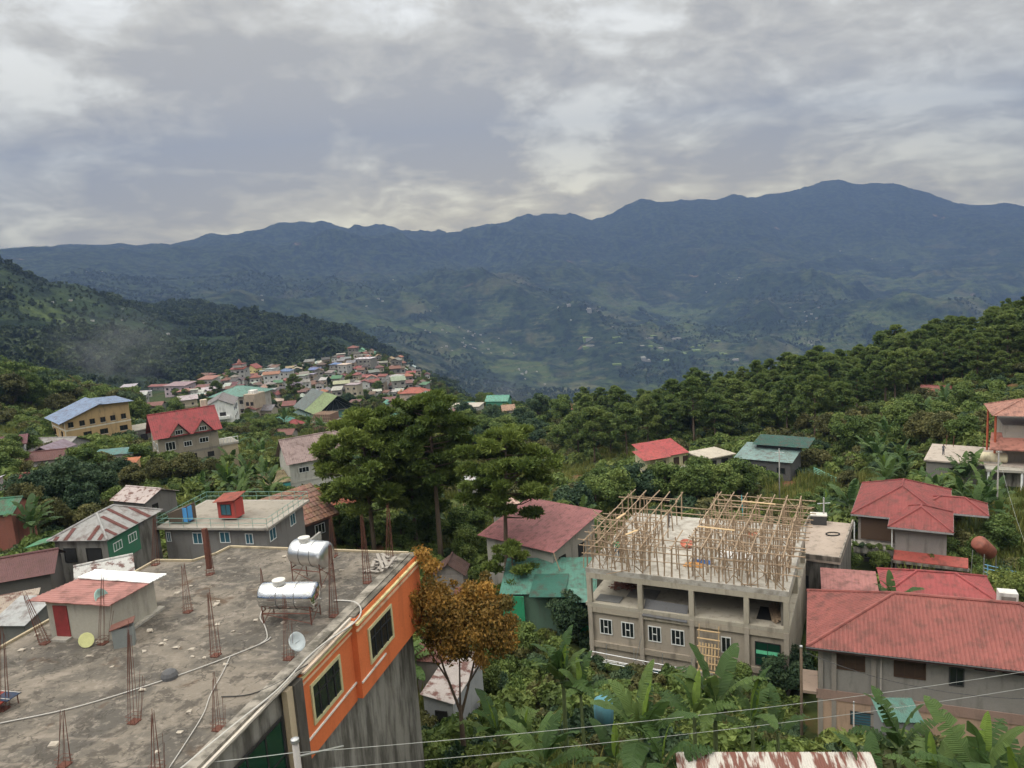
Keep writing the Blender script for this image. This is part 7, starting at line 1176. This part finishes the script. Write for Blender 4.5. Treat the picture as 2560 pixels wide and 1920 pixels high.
EDGEP=[(17.4,210.5,-55.1,14),(20.3,195.2,-53.3,15),(25.5,202.1,-53.5,15),(27.8,188.6,-50.8,14),(35.5,201.3,-51.4,14),(41.6,200.5,-51,14),(46.7,196.2,-50.3,15),(51.7,194.1,-49.5,14),(22.3,232.1,-57.3,13),(30.7,220.2,-54.3,14),(24.6,215.3,-54.8,14),(54.9,192.8,-49.4,14),(62.2,191.3,-49,14),(67.1,185,-47.2,14),(70.6,176.6,-46.1,13),(76.4,174.9,-45.5,13),(-163.8,421.5,-65.8,15),(-106.5,371.9,-63.4,14)]

TL = {0:('tall dark leafy tree in the clump above the striped roof','dark trees above the striped roof'),1:('dark round tree between yellow building and town','round trees by the yellow building'),2:('low olive tree around the old tin roofs at left','olive trees at left'),3:('leafy tree on the bank below the red dormer house','trees below the dormer house'),
 4:('leafy tree under the big middle pines','trees under the middle pines'),5:('dense dark tree left of or behind the scaffolded building','trees around the scaffold'),6:('leafy tree around the red roofed terrace house','trees around the terrace house'),7:('leafy tree between foreground bananas and unfinished building','trees before the unfinished building'),
 8:('tree in the wooded hollow behind the middle pines','trees of the hollow'),9:('tree on the shrubby slope below the right pine wood','trees below the pine wood'),10:('tree among the lower houses of the town','trees among the lower town'),11:('tree on the slope below the yellow building','trees below the yellow building')}
g = random.Random(12)
for (x, y, z, kd, h, key) in TREES:
    s = h/7.0; plant('leafy_tree', LEAFY[kd], (x,y,z-0.3), g.uniform(0,360), (s*g.uniform(.9,1.15),s*g.uniform(.9,1.15),s), TL[key][0], 'tree', TL[key][1])
for (x, y, z, h) in EDGEP:
    s = h/13.5; plant('pine_tree', g.choice(PINES), (x,y,z-0.4), g.uniform(0,360), (s*1.05,s*1.05,s), 'pine at the lower wood edge behind the red roofed cream house' if x > 0 else 'lone pine standing among the lower town houses', 'pine tree', 'pines at the wood edge' if x > 0 else 'pines in the town')
def clear_of(X, Y, margin=0.0):
    ok = np.ones(len(X), bool)
    for (x, y, a, x0, x1, y0, y1) in FOOT:
        dx, dy = X-x, Y-y; lx = dx*math.cos(a)+dy*math.sin(a); ly = -dx*math.sin(a)+dy*math.cos(a)
        ok &= ~((lx > x0-margin) & (lx < x1+margin) & (ly > y0-margin) & (ly < y1+margin))
    return ok
def polar_points(n, az0, az1, r0, r1, power=2.0):
    az = np.radians(RNG.uniform(az0, az1, n)); u = RNG.random(n); r = (r0**power+(r1**power-r0**power)*u)**(1/power)
    return r*np.sin(az), r*np.cos(az)
foot(37.8,84.27,-30,-1,12,-6.5,0); foot(5.4,64.4,-26,0,17,-1.6,0); foot(18.39,47.53,-21.7,-1,18,-2.5,0)
# right ridge: pine wood, the nearest 300 trees as things, the rest as one wood
px_, py_ = polar_points(2600, 5, 43, 192, 390); keep = []
for i in range(len(px_)):
    if all((px_[i]-px_[j])**2+(py_[i]-py_[j])**2 > 17 for j in keep): keep.append(i)
    if len(keep) > 1500: break
px_, py_ = px_[keep], py_[keep]; r_ = np.hypot(px_, py_); az_ = np.degrees(np.arctan2(px_, py_))
front = np.interp(az_, [5,9,14,20,27,36,43], [240,212,205,205,215,230,230])
m_ = clear_of(px_, py_, 3.0) & (r_ > front) & (fbm(px_,py_,60,2,5) > 0.30); px_, py_, r_ = px_[m_], py_[m_], r_[m_]; od = np.argsort(r_); pz_ = terrain_z(px_, py_)
for i in od[:282]:
    s = g.uniform(.66,1.0); plant('pine_tree', g.choice(PINES), (px_[i],py_[i],pz_[i]-.4), g.uniform(0,360), (s*g.uniform(1.0,1.25),s*g.uniform(1.0,1.25),s), 'dark green pine in the dense wood covering the right ridge', 'pine tree', 'pines of the right ridge')
rest = od[282:]; pine_crowns = [p[1] for p in PINES]
stuff_points('pine_wood', np.stack([px_[rest],py_[rest],pz_[rest]-.4],-1), g_s:=RNG.uniform(.65,.95,len(rest)), RNG.integers(0,7,len(rest)), pine_crowns, 'far part of the pine wood along the right ridge crest', 'pine wood')
# understorey of the wood and shrubs
def scatter(name, n, az0, az1, r0, r1, protos, s0, s1, label, cat, margin=0.3, cond=None, power=2.0, sink=0.15):
    X_s, Y_s = polar_points(n, az0, az1, r0, r1, power); ok = clear_of(X_s, Y_s, margin)
    if cond is not None: ok &= cond(X_s, Y_s)
    X_s, Y_s = X_s[ok], Y_s[ok]; Z_s = terrain_z(X_s, Y_s); S = RNG.uniform(s0, s1, len(X_s))*np.where(RNG.random(len(X_s))<.15, 1.5, 1.0)
    return stuff_points(name, np.stack([X_s,Y_s,Z_s-S*sink],-1), S, RNG.integers(0,len(protos),len(X_s)), protos, label, cat)
field = lambda X, Y: fbm(X, Y, 34, 3, 8)
CLR = [(1.0,97,12),(-45,225,28),(-25,240,22),(52,128,11),(12,120,10),(-30,262,26),(40,120,7),(-8.5,47,3.0),(0.5,33.5,2.2),(5,170,14)]       # grassy or bare clearings
def in_clear(X, Y):
    a = np.zeros(len(X), bool)
    for cx, cy, cr in CLR: a |= (X-cx)**2+(Y-cy)**2 < cr*cr
    return a
scatter('undergrowth', 3800, -42, 42, 22, 95, BUSHES, 0.55, 1.5, 'dense green shrubs and weeds covering the near slopes', 'undergrowth', 0.2, lambda X,Y: ~in_clear(X,Y), 1.6)
scatter('slope_shrubs', 11000, -42, 42, 95, 350, BUSHES, 1.0, 2.6, 'shrubs and thickets covering the middle slopes', 'shrubs', 0.4, lambda X,Y: ~in_clear(X,Y) & (field(X,Y) > 0.36), 1.7)
scatter('grass', 9000, -42, 42, 22, 300, GRASSES, 0.8, 2.2, 'yellowish green grass in clearings between the shrubs', 'grass', 0.1, lambda X,Y: in_clear(X,Y) | (field(X,Y) < 0.42), 1.3, 0.0)
# left knoll wood, town hill wood, left mountain, valley
kx, ky = polar_points(380, -42, -26.5, 265, 420); kz = terrain_z(kx, ky); od = np.argsort(np.hypot(kx,ky)); ok = clear_of(kx, ky, 2)
for c_, i in enumerate(od[:70]):
    if ok[i]: s = g.uniform(1.2,1.9); plant('leafy_tree', LEAFY[g.choice((0,2,3,1))], (kx[i],ky[i],kz[i]-.4), g.uniform(0,360), s, 'dark tree on the wooded knoll behind the yellow building', 'tree', 'trees of the left knoll')
rest = od[70:]; leafy_crowns = [p[1] for p in LEAFY]
stuff_points('knoll_wood', np.stack([kx[rest],ky[rest],kz[rest]],-1), RNG.uniform(1.2,1.9,len(rest)), RNG.integers(0,4,len(rest)), leafy_crowns, 'dark wood on the knoll at left, behind the front trees', 'wood')
scatter('town_hill_wood', 1900, -24, 3, 350, 800, leafy_crowns, 0.45, 0.85, 'green trees covering the hill around the town', 'wood', 1.0, lambda X,Y: (np.degrees(np.arctan2(X,Y)) > -7.0) | (np.hypot(X,Y) > 735) | (fbm(X,Y,40,3,14) > .60))
scatter('town_trees', 700, -24, -5, 380, 735, leafy_crowns, 0.4, 0.9, 'small trees squeezed between the houses of the town', 'wood', -0.8)
scatter('hillside_wood', 34000, -42, 5, 800, 2500, FARTREES, 8, 15, 'dark wood covering the left mountainside', 'wood', 0, lambda X,Y: fbm(X,Y,260,4,17)+0.22*smooth01(np.hypot(X,Y),1500,1900) > 0.50, 1.6)
scatter('hillside_scrub', 9000, -42, 5, 750, 2300, FARTREES, 3, 6.5, 'low scrub dotted over the grassy left mountainside', 'scrub', 0, None, 1.3)
scatter('valley_wood', 42000, -40, 42, 450, 5200, FARTREES, 7, 14, 'scattered woods and tree lines across the far valley', 'wood', 0, lambda X,Y: (fbm(X,Y,420,5,23) > 0.53) & (np.hypot(X,Y) > np.where(np.arctan2(X,Y) < 0.04, 2300, 430)), 1.25)
# bananas
NB=[(3.94,26.21,-23.98,-17.75,0.98728,9),(0.24,25,-21.37,-17.76,0.81098,7),(1.64,37.96,-27.29,-22.17,1.02254,10),(2.51,36.91,-27.01,-22.41,0.84624,7),(7.47,29.06,-25.01,-18.44,0.95202,8),(6.42,28.28,-24.87,-18.39,0.81098,6),(8.86,28.66,-24.43,-19.12,0.84624,5),(13.84,26.61,-21.82,-19.17,0.8815,7),(13.33,23.48,-21.25,-18.51,0.81098,7),(14.51,22.77,-21.43,-17.85,1.02254,8),(11.34,23.4,-20.59,-18.82,0.84624,7),(-1.82,33.95,-25.11,-22.49,0.91676,7),(-0.59,32.99,-24.66,-22.18,0.7052,6),(26.28,51.71,-34.73,-25.82,0.91676,5),(4.39,24.61,-23.77,-17.88,0.77572,6),(15.36,22.21,-21.38,-18.02,0.84624,7),(10.11,29.3,-24.16,-20.15,0.7052,5),(3.01,26.83,-23.7,-19.26,0.7052,5)]
MBN=[(61.6,110.8,-37.94,1.07),(68.3,108.9,-35.76,1.25),(68.2,107.7,-35.82,1.28),(65.9,113,-36.95,1.19),(62.9,105.1,-36.73,1.36),(59.4,118.2,-39.22,1.06),(56.9,100.7,-37.46,1.3),(64.4,105.3,-36.52,1.37),(58.2,118.2,-39.47,1.34),(63.5,105.3,-36.67,1.04),(61,117,-38.79,1.14),(66.2,107.2,-36.21,1.44),(68.1,108.2,-35.81,1.19),(65.2,116.1,-37.71,1.21),(68,107.2,-35.85,1.3),(55.4,111.7,-39,1.45),(62.5,122.4,-39.22,1.04),(65.5,115.1,-37.39,1.04),(56.8,100.9,-37.5,1.21),(58.4,107.1,-38.1,1.05),(64.4,111.6,-37.21,1.3),(69.2,107.5,-35.68,1.28),(64.8,111.5,-37.07,1.13),(61.1,93.8,-35.8,1.06),(58.3,97.2,-36.51,1.12),(65.8,113,-36.97,1.18),(54.6,88.1,-35.64,1.39),(53.5,95.5,-37,1.43),(55.2,90.4,-35.82,1.2),(57,87.5,-35.48,1.01),(57.5,91,-35.6,1.22),(53.2,92.9,-36.52,1.16),(50.8,90.6,-36.46,1.05),(60.7,96.3,-36.13,1.39),(56.3,88.9,-35.58,1.35),(50.8,88.1,-36.06,1.21),(-47,122.3,-35.69,1.2),(-47.3,127.9,-36.58,1.18),(-58,171.9,-41.93,1.42),(-66.1,176.6,-41.29,1.49),(-47.7,122.5,-35.54,1.49),(-64.1,187.3,-43.74,1.03),(-56.7,148.6,-37.88,1.31),(-49.7,159.6,-41.09,1.07),(-59.9,172.7,-41.64,1.04),(-48.2,136.8,-37.86,1.03),(-49.1,135.6,-37.5,1.38),(-46.9,127,-36.54,1.08),(-45.7,135.4,-38.24,1.44),(-61.7,174.7,-41.63,1.02),(-44.4,119.2,-35.63,1.31),(-45.6,109,-33.73,1.11),(-48.8,115.3,-34.05,1.23),(-42.8,115.6,-35.14,1.09),(-41.3,108.8,-34.37,1.27),(-41.5,125.2,-37.36,1.5),(-38.6,114.4,-35.42,1.26),(-5.5,122.7,-40.7,1.03),(-5,128.1,-41.47,1.15),(-4.4,125.4,-41.12,1.05),(-4.6,129.7,-41.76,1.25),(-5.3,138.4,-43.26,1.3),(4.9,109.1,-40.31,1.12),(9,110.2,-40.57,1.31),(10.5,120.6,-42.27,1.3),(7.2,112.2,-41.03,1.2),(2.4,117.3,-41.04,1.3),(3.6,119,-41.31,1.18),(6.1,114.2,-41.25,1.01),(45.4,101.7,-38.74,1.39),(38.4,93.2,-37.57,1.3),(41.4,91,-37.09,1.42),(42.9,103,-39.08,1.12),(76.4,160.2,-43.44,1.11),(70.9,172.6,-45.73,1.47),(75.5,152,-42.13,1.37),(71.2,159.6,-44.3,1.18),(75.1,162.3,-44.04,1.13),(74.5,165.2,-44.53,1.22),(-55.9,85.9,-27.93,1.05),(-56.2,85.5,-27.81,1.13),(-54.4,82.8,-27.83,1.11),(-57.7,83.6,-27.35,1.15),(-53.4,80.8,-27.73,1.39),(63.4,122.6,-39.1,1.44),(63.3,122,-39.01,1.05),(66.2,139.9,-42.02,1.3),(66.4,136.5,-41.45,1.42),(66.9,139.5,-41.86,1.14),(64.4,132.9,-41.13,1.28),(67.2,139.4,-41.77,1.2),(66.8,141.1,-42.14,1.27),(8.6,92.1,-37.62,1.33),(8.2,92.8,-37.65,1.17),(11.1,94.3,-38.4,1.38),(14.9,93.5,-38.66,1.11),(101.7,177.8,-41.76,1.21),(98.7,172.3,-41.35,1.72),(91.2,162.7,-41.14,1.51),(92.9,169.5,-41.99,1.37),(107.6,188.3,-42.34,1.21),(107,180.4,-40.63,1.29),(-78.7,259,-51.52,1.71),(-62,244.1,-51.51,1.5),(-64.9,249.3,-51.95,1.37),(-68.8,252.9,-51.9,1.43),(-30.2,105,-34.51,1.09),(-28.6,102.7,-34.45,1.29),(-30.7,103.1,-34.19,1.01),(-9.2,48.2,-28.84,1.34),(-8.7,48.6,-28.98,1.14),(-9.8,49.5,-29.02,1.34)]
NBL=['big banana plant with tall upright leaves, left of centre bottom', 'bright drooping banana plant at bottom edge, centre', 'spreading banana clump in front of the blue drum, larger one', 'smaller banana plant right beside the spreading clump', 'tall banana plant before the green window of unfinished building', 'shorter banana plant left of the one before the green window', 'banana plant with one long bright leaf near the weathered pole', 'banana plant rising before the wall of the long house', 'low banana plant with broad yellow green leaves, bottom right', 'large banana plant with broad dark leaf at right edge', 'drooping banana plant right of the rusted roof', 'banana plant in shade right of the scrap shed', 'small banana plant next to the one by the scrap shed', 'banana leaves rising behind ridge of the long red roof', 'low banana plant left of the rusted roof', 'banana plant cut off by the lower right corner', 'small banana plant in bushes below the weathered pole', 'small banana plant between the two big foreground ones']
for i, (x, y, gz_, cz, s, n) in enumerate(NB):
    o = banana(x, y, cz-2.0*s, s, 200+i, NBL[i], n, i % 3 != 1)
    gap = (cz-2.0*s)-gz_
    for c_ in o.children:
        if c_.name.startswith('stalk'): k = (2.0*s+max(0,gap)+0.4)/(2.0*s); c_.scale = (1.15,1.15,k); c_.location = (0,0,2.0-2.0*k)
for i, (x, y, z, s) in enumerate(MBN):
    if clear_of(np.array([x]), np.array([y]), 0.0)[0]:
        banana(x, y, z, s, 300+i, 'banana plant in the thicket on the right slope' if x > 30 else 'banana plant on the bank left of the pink gable house' if x < -25 else 'banana plant among shrubs near the scaffold or middle pines', 8, i % 4 == 0, 'bananas on the right slope' if x > 30 else 'bananas on the left bank' if x < -25 else 'bananas in the middle')
# planter bushes on the terrace house, yellow and red shrubs
for k in range(6):
    o = mesh_obj('terrace_shrub', BUSHES[k % 4], None, None, loc=(*x_((37.8,84.27),-30,-0.2+.85*k,-2.5),-33.9), scale=(.55,.55,.5)); tag(o, 'potted shrub in the row along the terrace planter', 'shrub', 'terrace planter shrubs')
yb = bush_proto(90, foliage('yellow_leaves', (0.25,0.22,0.02),(0.34,0.30,0.03),(0.42,0.36,0.05)), 700, 0.2); rb_ = bush_proto(91, foliage('red_leaves', (0.25,0.03,0.02),(0.36,0.04,0.025),(0.45,0.06,0.03)), 500, 0.2)
for nm, me, lab, (x,y,z), s in (('yellow_shrub',yb,'small yellow leaved shrub at foot of the stained wall',(-2.6,28.6,-23.6),1.0),('red_shrub',rb_,'small red leaved shrub near the bottom edge by the wall',(-3.3,26.6,-22.9),.7)):
    o = mesh_obj(nm, me, None, None, loc=(x,y,z), scale=(s,s,s)); tag(o, lab, 'shrub')
# far villages: specks of pale roofs across the valley
m = MB(); g2 = np.random.default_rng(8)
for (cx, cy, n, sp) in [(-220, 3674, 40, 90), (-110, 3629, 25, 70), (1669, 5595, 30, 70), (1707, 4139, 25, 90), (92, 3291, 12, 60), (899, 4248, 10, 120), (-1044, 3831, 6, 40), (1829, 3548, 20, 150), (2830, 4533, 10, 60), (-621, 1174, 10, 40), (-1409, 3984, 8, 150), (-750, 3995, 10, 150), (1374, 3777, 15, 120), (369, 4045, 12, 100), (-610, 5328, 10, 200), (-2109, 4505, 8, 120), (3095, 6389, 8, 200)]:
    for k in range(int(n*.7)):
        x, y = cx+g2.normal()*sp, cy+g2.normal()*sp*1.6; z = gz(x, y); a = g2.uniform(1.2,3.2) if y < 2200 else g2.uniform(3,6.5); m.box(x-a,x+a,y-a*.7,y+a*.7,z-6,z+a*0.9)
tag(m.obj('distant_villages', M_WALL, None, (0.40,0.38,0.36)), 'pale specks of far villages scattered over the valley slopes', 'villages', kind='stuff')
# thin smoke rising behind the town and in the hollow
def smoke(loc, rx, ry, rz, dens, label):
    m, tt = bpy.data.materials.new('wood_smoke'), None; m.use_nodes = True; t = m.node_tree; t.nodes.clear()
    o_ = N(t,'ShaderNodeOutputMaterial'); v = N(t,'ShaderNodeVolumePrincipled'); L(t, v.outputs[0], o_.inputs['Volume']); v.inputs['Color'].default_value = (0.72,0.78,0.86,1)
    C_ = OBJC(t); ln = N(t,'ShaderNodeVectorMath', operation='LENGTH'); L(t, C_, ln.inputs[0]); f = MATH(t,'SUBTRACT',1.0,ln.outputs['Value'],True)
    n = NOISE(t, C_, 2.2, 3, 0.6, 0.5); L(t, MATH(t,'MULTIPLY', MATH(t,'MULTIPLY', f, RAMP(t, n, [(0.40,(0,0,0)),(0.70,(1,1,1))])), dens), v.inputs['Density'])
    me = MB().lathe([(0.02,-1),(.5,-.87),(.87,-.5),(1,0),(.87,.5),(.5,.87),(.02,1)],16,'Z').mesh('smoke'); me.materials.append(m); o = mesh_obj('smoke', me, None, None, loc=loc, scale=(rx,ry,rz)); return tag(o, label, 'smoke', kind='stuff')
smoke((-380,737,-58), 75, 60, 48, 0.007, 'thin bluish smoke drifting behind the left end of the town')
smoke((-6,430,-82), 22, 20, 26, 0.016, 'thin smoke column rising from the wooded hollow')

# low cloud caught on the far ridge
smoke((-4545,7301,393), 650, 500, 55, 0.012, 'low white cloud lying on the far ridge at left')
# rubble on the concrete roof
m = MB(); g = random.Random(44)
for k in range(46):
    a, b_ = g.uniform(-12.5,-0.8), g.uniform(-19,-0.8); s = g.uniform(.04,.13); ca, sa = math.cos(R_(-15)), math.sin(R_(-15)); X0, Y0 = -5.72+ca*a-sa*b_, 36.58+sa*a+ca*b_
    vs = [(X0+g.uniform(-s,s)*1.6, Y0+g.uniform(-s,s)*1.6, -14.0+(0.002 if i < 4 else g.uniform(.4,1)*s)) for i in range(8)]
    q = [(-1,-1),(1,-1),(1,1),(-1,1)]*2; vs = [(X0+q[i][0]*s*g.uniform(.5,1.5), Y0+q[i][1]*s*g.uniform(.5,1.2), -13.998 if i < 4 else -14.0+s*g.uniform(.4,.9)) for i in range(8)]
    m.add(vs, [(3,2,1,0),(4,5,6,7),(0,1,5,4),(1,2,6,5),(2,3,7,6),(3,0,4,7)])
tag(m.obj('rubble', M_CONC, None, (0.40,0.35,0.29)), 'small bits of rubble and mortar scattered over the concrete roof', 'rubble', kind='stuff')
# where a small group shares a label, tell its members apart by their place from left to right
ORDW = ['leftmost','second from left','third from left','fourth from left','fifth from left','sixth from left','seventh from left','eighth from left','ninth from left']
bygrp = {}
for o in COL.objects:
    if o.parent is None and o.get('label') and o.get('group'): bygrp.setdefault((o['group'], o['label']), []).append(o)
for (gr, lb), L_ in bygrp.items():
    if 1 < len(L_) <= 45:
        L_.sort(key=lambda o: o.location.x/max(1.0, o.location.y))
        for i, o in enumerate(L_):
            w_ = ORDW[i] if i < 9 else 'rightmost' if i == len(L_)-1 else '%s from left' % ORD(i+1)
            o['label'] = lb + ', ' + w_

# pale fields and fish ponds on the valley floor
for (nm, cc, n_, seed, lab) in (('valley_fields', (0.17,0.24,0.065), 34, 3, 'bright green fields on the distant valley floor'), ('valley_plots', (0.30,0.29,0.25), 14, 4, 'pale plots and greenhouses on the distant valley floor')):
    m = MB(); g2 = np.random.default_rng(seed)
    for k in range(n_):
        x, y = 763+g2.normal()*230, 3661+g2.normal()*330; a, b_ = g2.uniform(7,22), g2.uniform(12,40); z = gz(x, y)+2
        m.box(x-a,x+a,y-b_,y+b_,z-25,z)
    tag(m.obj(nm, M_WALL, None, cc), lab, 'fields', kind='stuff')
